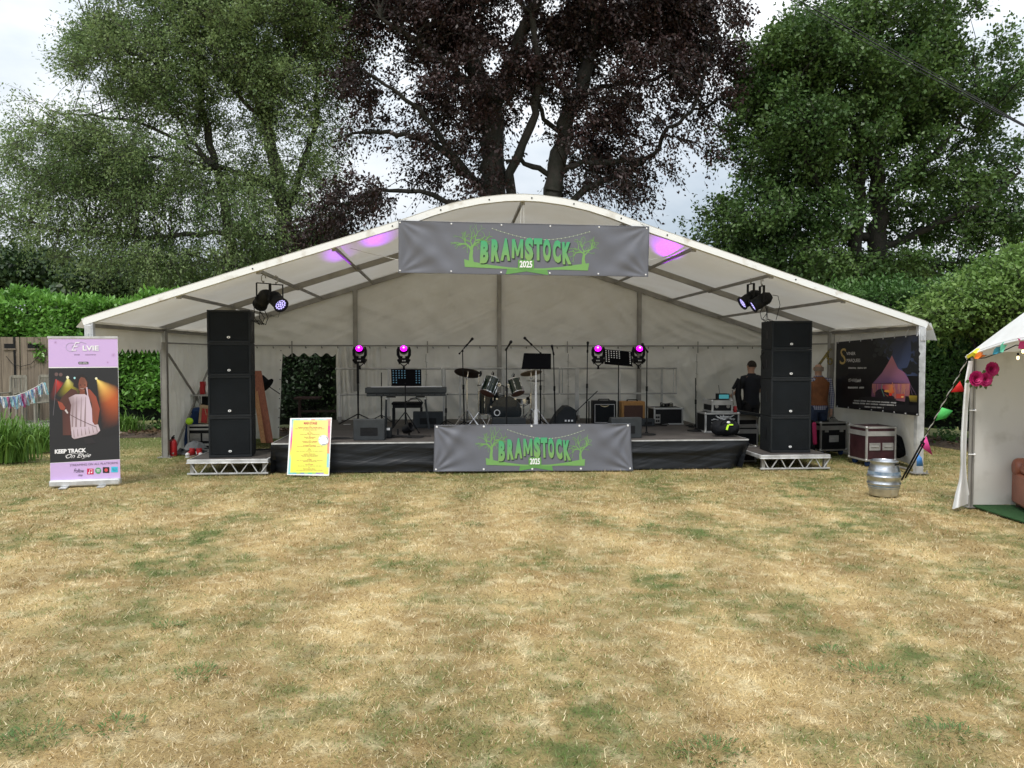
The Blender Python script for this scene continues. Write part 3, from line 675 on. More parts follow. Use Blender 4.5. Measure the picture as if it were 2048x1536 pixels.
# ============================================================ SPEAKER PLATFORMS
def platform(label,xl,xr,yf,h=.235,d=1.2):
    w=xr-xl; t=thing('platform',label,'platform',((xl+xr)/2,yf+d/2,0),0,'low aluminium decks under the speaker stacks'); w/=1
    mb=MB(); mb.bx(-w/2+.03,w/2-.03,-d/2+.03,d/2-.03,h-.02,h+.004); mb.build('deck','stage_deck',t)
    mb=MB()
    for y in (-d/2+.02,d/2-.02): mb.box((0,y,h-.03),(w,.045,.058))
    for x in (-w/2+.022,w/2-.022): mb.box((x,0,h-.03),(.044,d-.09,.056))
    mb.box((0,-d/2-.004,h-.055),(w+.02,.02,.01))
    mb.build('frame','alu_bright',t,bevel=.004)
    for y in (-d/2+.02,d/2-.02):
        mb=MB(); mb.box((0,y,.025),(w,.03,.02)); n=4; p=w/n
        for k in range(n):
            x=-w/2+p*k+.03
            mb.bar((x+.02,y,h-.06),(x+p*.36,y,.035),.014,.014); mb.bar((x+p*.55,y,.035),(x+p*.90,y,h-.06),.014,.014)
        mb.build('truss','alu_bright',t)
    for x in (-w/2+.06,w/2-.06):
        for y in (-d/2+.06,d/2-.06): mb=MB(); mb.box((x,y,(h-.06)/2),(.05,.05,h-.06)); mb.build('leg','alu_dull',t)
    return t
pl=at(368,951,Z=0); plr=at(545,948,Z=0)
platform('low aluminium deck with lattice edge under the left speaker stack',pl.x+.05,plr.x-.05,.60)
pr=at(1508,942,Z=0); prr=at(1666,941,Z=0)
platform('low aluminium deck with lattice edge under the right speaker stack',pr.x+.12,prr.x+.0,.44)
# ============================================================ SPEAKER CABINETS
def cabinet(name,w,h,d,scuff):
    t=thing(name,'','speaker',(0,0,0))
    mb=MB(); mb.bx(-w/2,w/2,-d/2,d/2,.0,h)
    mb.build('cabinet_body','cabinet',t,bevel=.012)
    mb=MB(); mb.bx(-w/2+.03,w/2-.03,-d/2-.008,-d/2-.001,.04,h-.035); g=mb.build('grille','grille',t,bevel=.004)
    mb=MB(); 
    for (x0,x1,z0,z1) in ((-w/2,w/2,.001,.034),(-w/2,w/2,h-.030,h-.001),(-w/2,-w/2+.026,.036,h-.032),(w/2-.026,w/2,.036,h-.032)): mb.bx(x0,x1,-d/2-.015,-d/2-.0005,z0,z1)
    mb.build('front_frame','cabinet',t,bevel=.004)
    mb=MB(); c=(-.005,-d/2-.0085,.085 if h<.55 else .09)
    mb.lathe([(0,.004),(.022,.004),(.024,0)],c,20,(0,-1,0)); 
    ob=mb.build('badge','banner_white',t); ob.scale=(1,1,.72); ob.location=(0,0,c[2]*.28)
    mb=MB(); mb.lathe([(0,.0065),(.0085,.006),(.010,.004)],c,14,(0,-1,0)); mb.bx(-.024,.014,c[1]-.0052,c[1]-.004,c[2]-.028,c[2]-.024)
    o2=mb.build('emblem','black',ob)
    for s in (-1,1):
        mb=MB(); mb.bx(s*(w/2+.0005)-.002,s*(w/2+.0005)+.002,-.07,-.02,h*.38,h*.66)
        mb.build('handle','black_gloss',t)
    return t
cs=[]
def stack(u0,u1,ys,yf,rz,side,X=None):
    # ys: pixel rows from the bottom up
    base=.243
    xl=at(u0,900,Y=yf).x; xr=at(u1,900,Y=yf).x; w=xr-xl
    z=base
    out=[]
    for k in range(len(ys)-1):
        h=(ys[k]-ys[k+1])/F*(abs(yf-CY))*1.0
        big=k<2
        c=cabinet('speaker_cabinet',w,h,.48,big)
        c.location=((xl+xr)/2,yf+.24,z); c.rotation_euler=(0,0,rz)
        c['group']='black speaker cabinets stacked beside the stage'
        nm=['bottom','second from the bottom','third from the bottom','topmost'][k]
        c['label']=('large ' if big else 'smaller ')+'black speaker cabinet, '+nm+' in the '+side+' stack'
        z+=h+.001; out.append(c)
    return z
zt=stack(415,499,[925,846,766,702,638],.78,R(7),'left')
zt2=stack(1543,1621,[917,843,765,704,645],.66,R(-3),'right')
# ============================================================ PAR CANS
def par():
    t=thing('stage_light','','stage light',(0,0,0))
    # origin = clamp on the purlin, can hangs below; can axis along local +X when lit end at +X
    ax=Vector((.55,-.62,-.50)).normalized(); c=Vector((0,0,-.30))
    mb=MB(); q=c-ax*.16
    prof=[(0,0),(.055,0),(.075,.03),(.095,.06),(.098,.2),(.102,.205),(.102,.225),(.098,.23),(.098,.31),(.112,.312),(.112,.33),(.09,.33),(.088,.30)]
    mb.lathe(prof,q,24,ax)
    for k in range(3): mb.lathe([(.099,0),(.103,.003),(.103,.009),(.099,.012)],q+ax*(.08+.03*k),24,ax)
    mb.build('can','black',t,ang=50)
    mb=MB(); r=random.Random(4); z=q+ax*.305; u=ax.orthogonal().normalized(); w=ax.cross(u)
    pos=[(0,0)]+[(.035*cos(a*pi/3),.035*sin(a*pi/3)) for a in range(6)]+[(.068*cos(a*pi/6),.068*sin(a*pi/6)) for a in range(12)]
    for a,b in pos: mb.lathe([(0,.004),(.0125,.002),(.014,-.004)],z+u*a+w*b,8,ax)
    led=mb.build('lamp','led',t)
    mb=MB(); mb.lathe([(0,0),(.088,0)],q+ax*.297,20,ax); mb.build('lens_plate','black_gloss',t)
    s=ax.cross(Vector((0,0,1))).normalized()
    mb=MB()
    for k in (-1,1): mb.bar(c+s*.108*k,c+s*.108*k+Vector((0,0,.22)),.012,.035); mb.lathe([(0,.03),(.022,.03),(.022,0)],c+s*.10*k,10,s*k)
    mb.bar(c+s*.11+Vector((0,0,.225)),c-s*.11+Vector((0,0,.225)),.035,.012)
    mb.build('yoke','black',t)
    mb=MB(); mb.path([(0,0,-.07),(.03,0,-.03),(.03,0,.03),(0,0,.055),(-.03,0,.03),(-.03,0,.0)],.008,6); mb.tube((0,0,-.08),(0,0,-.04),.012); mb.build('hook_clamp','alu_dull',t)
    return t
p0=par(); a=at(549,556,Y=.62); tag(p0,'black can stage light with lit violet lamps hanging over the left speaker stack','stage light','can lights hanging from the roof bars'); p0.location=(a.x+.02,.62,a.z-.02)
p1=dup(p0,'black can stage light facing away, beside the lit one over the left stack'); a=at(527,551,Y=.75); p1.location=(a.x,.75,a.z-.04); p1.rotation_euler=(0,0,R(175))
p2_=dup(p0,'black can stage light pointing down to the left over the right speaker stack'); a=at(1524,560,Y=.7); p2_.location=(a.x,.7,a.z-.02); p2_.rotation_euler=(0,0,R(222))
p3_=dup(p0,'black can stage light hidden behind its neighbour over the right stack'); a=at(1508,556,Y=.98); p3_.location=(a.x-.05,.98,a.z-.02); p3_.rotation_euler=(0,0,R(232))
mb=MB(); r=random.Random(8)
for k in range(4):
    A=at(515+6*k,598,Y=.75); B=at(503+4*k,640,Y=.95)
    mb.path([A,A+Vector((-.05,0,-.12)),A+Vector((r.uniform(-.08,.06),0,-.28)),B+Vector((.12,0,-.07)),B],.006,5)
mb.path([at(560,590,Y=.7),at(563,615,Y=.7),at(556,635,Y=.7),at(546,633,Y=.7)],.003,4)
tag(mb.build('cable','black'),'thin black cables drooping from the left can lights to the speaker stack','cable','loose cables')
mb=MB()
for k in range(4):
    A=at(1527+3*k,612,Y=.7); B=at(1534+7*k,645,Y=.85)
    mb.path([A,A+Vector((r.uniform(-.06,.04),0,-.1)),A+Vector((r.uniform(-.06,.06),0,-.2)),B],.0055,5)
mb.path([at(1545,590,Y=.7),at(1556,592,Y=.7),at(1560,610,Y=.7),at(1552,640,Y=.8)],.005,5)
mb.path([at(1532,700,Y=1.0),at(1521,712,Y=1.0),at(1523,725,Y=1.0),at(1529,740,Y=1.0)],.006,5)
tag(mb.build('cable','black'),'thin black cables drooping from the right can lights to the speaker stack','cable','loose cables')
# ============================================================ HANDRAIL
YR=4.3
def rail_frame(label,u0,u1,low=True,posts=(0,1),foot=True):
    x0=at(u0,740,Y=YR).x; x1=at(u1,740,Y=YR).x; zt=at(1000,737,Y=YR).z; zm=at(1000,788,Y=YR).z
    t=thing('handrail',label,'handrail',((x0+x1)/2,YR,SZ),0,'aluminium handrail sections along the back of the stage')
    mb=MB(); mb.path([(x0,YR,zt),(x1,YR,zt)],.019,8); mb.build('top_rail','alu',t,True)
    mb=MB(); mb.path([(x0,YR,zm),(x1,YR,zm)],.016,8); mb.build('lower_rail','alu',t,True)
    for p in posts:
        x=x0+(x1-x0)*p; mb=MB(); mb.bx(x-.019,x+.019,YR-.021,YR+.019,SZ,zt-.012); mb.build('post','alu',t,True)
        mb=MB(); mb.bx(x-.035,x+.035,YR-.03,YR+.03,SZ,SZ+.10); mb.build('post_foot','alu_dull',t,True,bevel=.004)
    return t
rail_frame('aluminium handrail section at the left beside the curtain opening',671,882,posts=(.035,.50))
rail_frame('aluminium handrail section behind the keyboard and crash cymbal',885,1118,posts=(.01,.15,.52))
rail_frame('aluminium handrail section between the tall music stand and the black amplifier',1121,1236,posts=(.3,.985) if False else (.3,.27))
rail_frame('aluminium handrail section behind the two guitar amplifiers, with a closed square end',1238,1354,posts=(.01,.74))
mb=MB(); x=at(1353,740,Y=YR).x; zt=at(1000,737,Y=YR).z; zm=at(1000,788,Y=YR).z
# verticals at section ends
for lab,u in (('short upright closing the right end of the handrail',1353),('short upright where handrail sections meet behind the mic stands',1119),('short upright where handrail sections meet beside the crash cymbal',884)):
    x=at(u,740,Y=YR).x; mb=MB(); mb.path([(x,YR,zm),(x,YR,zt)],.016,8); mb.path([(x+.06 if u<1300 else x-.06,YR,zm),(x+.06 if u<1300 else x-.06,YR,zt)],.012,8)
    tag(mb.build('rail_upright','alu'),lab,'rail upright','uprights of the handrail')
# ============================================================ MOVING HEADS
def mhead():
    t=thing('moving_head','','stage light',(0,0,0))
    mb=MB(); mb.add([(-.115,-.09,.02),(.115,-.09,.02),(.115,.09,.02),(-.115,.09,.02),(-.15,-.11,.09),(.15,-.11,.09),(.15,.11,.09),(-.15,.11,.09),(-.10,-.08,.13),(.10,-.08,.13),(.10,.08,.13),(-.10,.08,.13)],
        [(3,2,1,0),(0,1,5,4),(1,2,6,5),(2,3,7,6),(3,0,4,7),(4,5,9,8),(5,6,10,9),(6,7,11,10),(7,4,8,11),(8,9,10,11)])
    mb.build('base','black',t,bevel=.006)
    mb=MB(); mb.bx(-.035,-.005,-.114,-.10,.06,.085); mb.bx(.01,.04,-.114,-.10,.06,.085); mb.build('display','dots_white',t)
    mb=MB()
    for s in (-1,1): mb.path([(s*.03,0,.14),(s*.10,0,.15),(s*.125,0,.20),(s*.13,0,.30),(s*.115,0,.38)],[.03,.035,.035,.032,.02],8)
    mb.build('yoke','black',t)
    mb=MB(); mb.ball((0,.0,.305),(.098,.12,.105),20,12); hd=mb.build('head','black_gloss',t)
    mb=MB(); mb.lathe([(0,.045),(.036,.039),(.064,.018),(.074,0),(.074,-.02)],(0,-.085,.345),20,(0,-.8,.45)); mb.build('lens','magenta',hd)
    mb=MB(); mb.lathe([(0,.047),(.012,.0465),(.022,.0445),(.022,.040)],(0,-.085,.345),14,(0,-.8,.45)); mb.build('bulb','hot_pink',hd)
    mb=MB(); mb.path([(-.075,-.112,.25),(-.045,-.125,.222),(0,-.13,.212),(.045,-.125,.222),(.075,-.112,.25)],[.004,.008,.009,.008,.004],6); mb.build('trim','alu_dull',hd)
    mb=MB()
    for s in (-1,1): mb.bar((s*.10,0,.03),(s*.02,0,-.045),.02,.02); mb.tube((s*.10,0,.03),(s*.105,0,-.01),.012)
    mb.tube((0,0,-.03),(0,0,-.10),.022); mb.box((0,0,-.105),(.05,.06,.03)); mb.build('clamp','black',t)
    return t
mh0=mhead(); hz=at(720,735,Y=YR).z+.05
spec=[(720,'moving head light with magenta lens on the pole nearest the curtain opening'),(808,'moving head light with magenta lens clamped above the keyboard music stand'),(1196,'moving head light with magenta lens clamped left of the dotted music stand'),(1276,'moving head light with magenta lens clamped right of the dotted music stand')]
heads=[]
for i,(u,lb) in enumerate(spec):
    x=at(u,735,Y=YR).x; o=mh0 if i==0 else dup(mh0)
    o['label']=lb; o['group']='four magenta moving head lights'; o.scale=(.88,)*3; o.location=(x,YR-.03,hz+.02); o.rotation_euler=(0,0,R([-3,2,-16,3][i])); heads.append(x)
# real beams of those lamps on the roof cloth
for (hx,tu,tv,ty,e,sz) in ((heads[0],688,530,.95,60,14),(heads[1],762,508,.7,150,12),(heads[2],1330,498,.5,75,10),(heads[3],1334,534,.95,230,11)):
    tg=at(tu,tv,Y=ty); tg.z=roofz(tg.x,ty)
    l=bpy.data.lights.new('lamp','SPOT'); l.energy=e; l.color=(.45,.0,1); l.spot_size=R(sz); l.spot_blend=1.0; l.shadow_soft_size=.03
    o=bpy.data.objects.new('lamp',l); col.objects.link(o); o.location=(hx,YR-.28,hz+.48)
    o.rotation_euler=(tg-o.location).to_track_quat('-Z','Y').to_euler()
# ============================================================ STANDS
def px_base(u,v): p=at(u,v,Z=SZ); return p
def mic(mb,p,d,k=1.0):
    d=Vector(d).normalized(); p=Vector(p)
    mb.path([p,p+d*.07,p+d*.12,p+d*.13],[.011,.014,.018,.022],10); mb.ball(p+d*.15,.026,10,8)
def tripod(t,x,y,h,r=.30,rot=0,m='black',rr=.009):
    for k in range(3):
        a=rot+k*2*pi/3; mb=MB(); mb.tube((x,y,SZ+h),(x+r*cos(a),y+r*sin(a),SZ+.012),rr,6); mb.ball((x+r*cos(a),y+r*sin(a),SZ+.014),.014,6,4); mb.build('leg',m,t,True)
def micstand(u,vb,vt,lab,boom=None,base='round',Y=None,tilt=.0,mdir=(.35,-.5,.5),wmic=True):
    y=Y; p=at(u,vb,Y=y) ; x=p.x; top=at(u+tilt,vt,Y=y); 
    t=thing('microphone_stand',lab,'mic stand',(x,y,SZ),0,'microphone stands on the stage')
    mb=MB(); mz=SZ+(top.z-SZ)*.55
    mb.path([(x,y,SZ+.02),(x+(top.x-x)*.55,y,mz)],.013,8); mb.path([(x+(top.x-x)*.55,y,mz-.04),(x+(top.x-x)*.55,y,mz+.04)],.019,8); mb.path([(x+(top.x-x)*.55,y,mz),tuple(top)],.009,8); mb.build('pole','black',t,True)
    if base=='round':
        mb=MB(); mb.lathe([(0,.0),(.15,.0),(.152,.008),(.145,.018),(.03,.028),(.02,.05),(0,.05)],(x,y,SZ+.001),28); mb.build('base','black',t,True)
    else: tripod(t,x,y,.16,.28,base)
    if boom:
        a,b=boom; mb=MB(); mb.tube(a,b,.008,6); mb.tube(top+Vector((0,-.02,0)),top+Vector((0,.02,0)),.02); mb.ball(a,.018,6,4); mb.build('boom','black',t,True)
        tip=Vector(b); dd=(Vector(b)-Vector(a)).normalized()
    else: tip=top; dd=Vector(mdir).normalized()
    if wmic:
        mb=MB(); mic(mb,tip,dd); mb.path([tip-dd*.03,tip+dd*.02],.017,8); mb.build('microphone','black_gloss',t,True)
    return t
micstand(929,851,702,'microphone stand with short boom in front of the crash cymbal',(at(919,707,Y=2.2),at(933,691,Y=2.2)),0.4,2.3,tilt=-4)
micstand(1013,868,698,'tall straight microphone stand in front of the bass drum',None,'round',1.3,mdir=(.35,-.4,.6))
micstand(1081,850,707,'microphone stand whose boom rises behind the tall black music stand',(at(1081,706,Y=2.5),at(1062,688,Y=2.5)),0.2,2.5)
micstand(1111,852,707,'straight microphone stand right of the tall black music stand',None,'round',2.2,tilt=-4,mdir=(-.2,-.4,.7))
micstand(1173,852,702,'thin microphone stand left of the black guitar amplifier',None,'round',2.6,tilt=2,wmic=True,mdir=(0,-.2,.9))
micstand(1293,868,702,'tall straight microphone stand on a round base in front of the brown amplifier',None,'round',1.45,tilt=1,mdir=(-.5,-.3,.6))
micstand(1392,863,756,'short bare microphone stand on a round base at the right of the stage',None,'round',2.0,tilt=-1,wmic=False)
micstand(763,846,745,'bare microphone stand folded behind the keyboard',None,0.9,3.9,wmic=False)
micstand(892,850,790,'short black stand at the right end of the keyboard',None,0.2,2.6,wmic=False)
# tripod stand of left moving head
x=heads[0]; t=thing('lighting_stand','black tripod pole under the moving head nearest the curtain opening','light stand',(x,3.9,SZ))
mb=MB(); mb.path([(x,3.95,SZ+.05),(x,3.95,hz-.25)],.017,8); mb.path([(x,3.95,hz-.35),(x,3.95,hz+.04)],.024,8); mb.build('pole','black',t,True)
tripod(t,x,3.95,.18,.42,R(-20),rr=.011)
# small boom stand on a low base near the black amp
y=2.9; t=thing('microphone_stand','low stand with a long angled boom left of the black guitar amplifier','mic stand',at(1179,848,Y=y)*1,0,'microphone stands on the stage'); t.location.z=SZ
mb=MB(); p=at(1178,802,Y=y); mb.path([(p.x,y,SZ+.02),p],.012,8); mb.build('pole','black',t,True)
mb=MB(); mb.tube(at(1152,823,Y=y),at(1195,782,Y=y),.009,6); mb.ball(at(1152,823,Y=y),.02,8,5); mb.build('boom','black',t,True)
mb=MB(); mb.lathe([(0,0),(.11,0),(.11,.012),(.02,.03),(0,.03)],(p.x,y,SZ+.001),20); mb.build('base','black',t,True)
# ---- music stands
def musicstand(lab,corners,Y,pu,vb,polem,dots=None,pole_r=.010,tri=True,depth=.04,dotm=None,pale=False):
    c=[at(u,v,Y=Y) for u,v in corners]; 
    for k in (0,1): c[k]=c[k]+Vector((0,.10,0))
    x=at(pu,vb,Y=Y).x
    t=thing('music_stand',lab,'music stand',(x,Y,SZ),0,'music stands on the stage')
    n=(c[1]-c[0]).cross(c[3]-c[0]).normalized(); 
    if n.y>0: n=-n
    mb=MB(); q=[p for p in c]; b=[p-n*.008 for p in c]
    mb.add(q+b,[(0,1,2,3),(7,6,5,4),(0,4,5,1),(1,5,6,2),(2,6,7,3),(3,7,4,0)])
    mb.bar(c[3]+n*.02,c[2]+n*.02,.05,.012); dk=mb.build('desk','desk_black',t,True,bevel=.003)
    if dots:
        mb=MB(); rows=6; cols=10
        for i in range(rows):
            for j in range(cols):
                if not dots(i,j): continue
                u=(j+.75)/(cols+.5); v=(i+.75)/(rows+1.2)
                p=(c[0]*(1-u)+c[1]*u)*(1-v)+(c[3]*(1-u)+c[2]*u)*v
                mb.lathe([(0,.0025),(.0105,.002),(.011,0)],p+n*.001,8,tuple(n))
        mb.build('perforation',dotm,dk,True)
    cen=(c[2]+c[3])/2
    if pale:
        mb=MB(); mb.path([(x,Y+.02,SZ+.03),(x,Y+.02,SZ+.42),(x,Y+.02,SZ+.44),(x,Y+.02,cen.z-.02)],[.040,.030,.022,.011],12); mb.build('pole','r_white',t,True)
    else:
        mb=MB(); mb.path([(x,Y+.02,SZ+.10),(x,Y+.02,SZ+.5)],pole_r*1.4,8); mb.path([(x,Y+.02,SZ+.5),(x,Y+.02,cen.z+.05)],pole_r,8); mb.build('pole','black',t,True)
    if tri: tripod(t,x,Y+.02,.38,.30,R(-75),rr=.008)
    else:
        mb=MB(); mb.lathe([(0,0),(.16,0),(.16,.01),(.03,.03),(0,.03)],(x,Y+.02,SZ+.001),24); mb.build('base','black',t,True)
    return t
musicstand('black music stand with blue-dotted perforated desk in front of the keyboard',[(781,738),(842,739),(843,772),(783,772)],1.75,811,872,'black',lambda i,j:(i<4 and j<5) or (i<4 and j>7) or (i>3 and (j<2 or j>7)),dotm='dots_blue')
musicstand('tall solid black music stand on a pale grey pole at centre stage',[(1049,706),(1104,707),(1102,738),(1043,738)],1.2,1072,872,'r_white',None,tri=False,pale=True)
musicstand('black perforated music stand between the two right moving heads',[(1210,698),(1266,703),(1265,733),(1209,728)],2.4,1237,850,'black',lambda i,j:(i<4 and j<6) or j==9 or (i>3 and j<2),dotm='dots_white',tri=False)
# ---- keyboard
y=2.55; A=at(732,774,Y=y); B=at(893,772,Y=y); z=SZ+.62; zk=at(810,783,Y=y).z
t=thing('keyboard_piano','long dark stage piano on a folding stand','keyboard',((A.x+B.x)/2,y,SZ))
mb=MB(); mb.bx(A.x,B.x,y-.16,y+.16,zk-.02,zk+.075); mb.bx(A.x+.02,B.x-.02,y-.14,y+.14,zk-.075,zk-.022); mb.build('case','kb_grey',t,True,bevel=.01)
mb=MB(); mb.bx(A.x+.08,B.x-.08,y+.02,y+.155,zk+.0755,zk+.085); mb.build('white_keys','banner_white',t,True)
mb=MB()
for k in range(12): xx=A.x+.2+k*.11; mb.box((xx,y-.147,zk-.045),(.02,.012,.02))
mb.build('sockets','black_gloss',t,True)
for s,(ut,ub) in ((-1,(773,770)),(1,(850,858))):
    xt=at(ut,800,Y=y).x; xb=at(ub,850,Y=y).x
    mb=MB(); mb.bar((xt,y-.02,zk-.09),(xt-s*.16,y-.02,zk-.09),.04,.03); mb.path([(xt,y,zk-.10),(xb,y+.0,SZ+.015)],.017,8); mb.path([(xt,y,zk-.2),(xb,y+.24,SZ+.015)],.014,8); mb.build('stand_leg','kb_grey',t,True)
    mb=MB(); mb.lathe([(0,.012),(.018,.01),(.02,0)],(xt,y-.03,zk-.12),12,(0,-1,0)); mb.build('knob','banner_white',t,True)
# stool
y=3.1; A=at(784,806,Y=y); B=at(846,806,Y=y); t=thing('piano_stool','padded black stool behind the keyboard','stool',((A.x+B.x)/2,y,SZ))
zs=at(800,804,Y=y).z
mb=MB(); mb.bx(A.x,B.x,y-.16,y+.16,zs-.045,zs); mb.build('seat','black_fabric',t,True,bevel=.02)
mb=MB(); mb.bx(A.x+.02,B.x-.02,y-.14,y+.14,zs-.10,zs-.046); mb.build('apron','black',t,True)
for sx in (A.x+.03,B.x-.03):
    for sy in (y-.13,y+.13): mb=MB(); mb.box((sx,sy,(SZ+zs-.1)/2),(.035,.035,zs-.1-SZ)); mb.build('leg','black',t,True)
mb=MB(); mb.path([(A.x+.3,y,zs+.005),(A.x+.33,y-.05,zs+.06),(A.x+.42,y,zs+.075),(A.x+.5,y-.04,zs+.05),(A.x+.54,y,zs+.006)],.007,5); mb.path([(A.x+.25,y+.03,zs+.006),(A.x+.36,y,zs+.05),(A.x+.46,y-.06,zs+.06),(A.x+.5,y,zs+.006)],.007,5); tag(mb.build('cable','black'),'black cable coiled on the piano stool','cable','loose cables')
# ---- monitor wedges
def wedge(lab,u0,u1,vt,vb,Y,rz=0,d=.42,name='monitor_speaker',front=True):
    A=at(u0,vb,Y=Y); B=at(u1,vb,Y=Y); w=B.x-A.x; h=at(u0,vt,Y=Y).z-SZ
    t=thing(name,lab,'monitor speaker',((A.x+B.x)/2,Y+d/2,SZ),rz,'floor monitor speakers on the stage')
    mb=MB(); P=[(-d/2,0),(d/2,0),(d/2,h*.35),(-d/2+.16,h),(-d/2,h)]
    mb.prism(P,lambda a,b,k:(-w/2+k,a,b+.001),w); mb.build('cabinet_body','wedge_grey',t,bevel=.01)
    mb=MB(); p0=Vector((0,d/2,h*.35)); p1=Vector((0,-d/2+.16,h)); e=(p1-p0); nn=Vector((0,e.z,-e.y)).normalized(); nn=nn if nn.z>0 else -nn
    q=[p0+e*.08,p0+e*.92]; vs=[Vector((sx*w*.46,0,0))+q[i]+nn*.004 for i,sx in ((0,-1),(0,1),(1,1),(1,-1))]; mb.add(vs,[(0,1,2,3)]); mb.build('grille','grille',t)
    mb=MB(); mb.box((0,-d/2-.002,h*.42),(w*.55,.004,h*.38)); mb.box((0,-d/2-.006,h*.45),(w*.28,.006,h*.1)); mb.build('rear_panel','black',t)
    return t
wedge('grey floor monitor at the front left edge of the stage',707,770,839,881,.95,R(-1))
wedge('grey floor monitor beside the right end of the stage front banner',1222,1283,836,877,.95,R(2))
wedge('floor monitor lying in front of the bass drum',985,1052,836,858,1.9)
wedge('black floor monitor standing behind the stage piano legs',826,886,824,860,2.9)
wedge('low blue-black floor box right of the brown amplifier',1283,1310,838,850,2.9,d=.3)
# curved-back wedge in the middle
y=2.4; A=at(1096,848,Y=y); B=at(1149,848,Y=y); w=B.x-A.x; h=at(1130,812,Y=y).z-SZ
t=thing('monitor_speaker','rounded black wedge speaker seen from the side, tangled in cables','monitor speaker',((A.x+B.x)/2,y,SZ),0,'floor monitor speakers on the stage')
mb=MB(); P=[(-w/2,0),(w/2,0),(w/2,h*.85),(w*.3,h),(w*.08,h),(-w*.2,h*.68),(-w*.42,h*.25)]
mb.prism(P,lambda a,b,k:(a,-.2+k,b+.001),.4); mb.build('cabinet_body','cabinet',t,bevel=.012)
mb=MB(); 
for k in range(3): mb.box((w*(.1+.12*k),-.203,h*.42),(.03,.006,.03))
mb.build('socket','dots_white',t)
# ---- guitar amps
def amp(lab,u0,u1,vt,vb,Y,m,mg,badge,rz=0,piping=True):
    A=at(u0,vb,Y=Y); B=at(u1,vb,Y=Y); w=B.x-A.x; h=at(u0,vt,Y=Y).z-SZ
    t=thing('guitar_amplifier',lab,'amplifier',((A.x+B.x)/2,Y+.13,SZ),rz,'guitar amplifiers on the stage')
    mb=MB(); mb.bx(-w/2,w/2,-.13,.13,.012,h); mb.build('cabinet_body',m,t,bevel=.015)
    mb=MB(); mb.bx(-w/2+.05,w/2-.05,-.137,-.131,.05,h-.075); mb.build('speaker_cloth',mg,t)
    mb=MB(); mb.bx(-.10,.10,-.05,-.02,h+.018,h+.035); mb.bx(-.11,-.09,-.05,-.02,h,h+.02); mb.bx(.09,.11,-.05,-.02,h,h+.02); mb.build('handle','black',t)
    mb=MB()
    for sx in (-1,1):
        for sy in (-.1,.1): mb.lathe([(0,0),(.015,0),(.015,.012),(0,.012)],(sx*(w/2-.05),sy,0),10)
    mb.build('foot','black',t)
    if piping:
        mb=MB(); 
        for a,b in (((-w/2+.04,.04),(-w/2+.04,h-.065)),((-w/2+.04,h-.065),(w/2-.04,h-.065)),((w/2-.04,h-.065),(w/2-.04,.04)),((w/2-.04,.04),(-w/2+.04,.04))): mb.tube((a[0],-.139,a[1]),(b[0],-.139,b[1]),.004,5)
        mb.build('piping','dots_white',t)
        mb=MB(); mb.path([(-.08,-.142,h-.085),(-.04,-.142,h-.10),(0,-.142,h-.105),(.04,-.142,h-.10),(.08,-.142,h-.085)],[.003,.008,.011,.008,.003],6); mb.build('badge','gold',t)
    return t
amp('black guitar amplifier with white piping and a pale crescent badge',1186,1233,802,846,3.3,'black','grille',True,R(-2))
amp('tan and brown guitar amplifier',1242,1290,803,840,3.5,'tweed','tweed_cloth',False,R(3),False)
# ============================================================ DRUM KIT
y=2.75; c=at(1012,822,Y=y); rad=at(1043,822,Y=y).x-c.x; c.z=SZ+rad+.02
def shell(mb,c,ax,r,l,n=36): mb.lathe([(0,0),(r,0),(r,l),(0,l)],c,n,ax)
def lugs(t,c,ax,r,l,n,m='chrome'):
    ax=Vector(ax).normalized(); u=ax.orthogonal().normalized(); w=ax.cross(u); mb=MB()
    for k in range(n):
        a=2*pi*(k+.5)/n; d=u*cos(a)+w*sin(a); p=Vector(c)+d*(r+.008)
        mb.tube(p+ax*.01,p+ax*(l-.01),.004,5); mb.path([p+ax*(l*.3),p+ax*(l*.5)],.010,6); mb.path([p+ax*(l*.6),p+ax*(l*.75)],.010,6)
    return mb.build('lug',m,t,True)
t=thing('bass_drum','large dark bass drum with silver-ringed port carrying two tilted green toms','drum',(c.x,y,SZ),0,'drums of the kit')
mb=MB(); shell(mb,c,(0,1,0),rad-.012,.36); mb.build('shell','drum_green',t,True)
mb=MB(); mb.lathe([(rad-.012,-.02),(rad,-.02),(rad+.004,.0),(rad,.02),(rad-.012,.02)],c,40,(0,1,0)); mb.lathe([(rad-.012,.34),(rad,.34),(rad,.38),(rad-.012,.38)],c,40,(0,1,0)); mb.build('hoop','drum_black',t,True)
mb=MB(); mb.lathe([(0,-.008),(rad-.015,-.006),(rad-.012,0)],c,36,(0,1,0)); hd=mb.build('drum_head','drum_black',t,True)
pc=c+Vector((-rad*.58,-.012,-.02)); mb=MB(); mb.lathe([(.042,0),(.042,.008),(.057,.008),(.057,0)],pc,24,(0,-1,0)); mb.build('port_ring','banner_white',hd,True)
mb=MB(); mb.lathe([(0,.002),(.042,.002)],pc,18,(0,-1,0)); mb.ball(pc+Vector((.01,-.02,0)),.022,8,6); mb.build('port','black_gloss',hd,True)
mb=MB()
for k in range(10):
    a=2*pi*(k+.5)/10; p=c+Vector((cos(a)*(rad+.004),-.02,sin(a)*(rad+.004))); mb.box(p,(.03,.03,.03),0,0,-a); mb.tube(p,p+Vector((0,.36,0)),.004,5)
mb.build('claw','chrome',t,True)
for s in (-1,1):
    mb=MB(); mb.tube(c+Vector((s*rad*.93,.05,-.05)),(c.x+s*(rad+.09),y-.10,SZ+.01),.008,6); mb.build('spur','chrome',t,True)
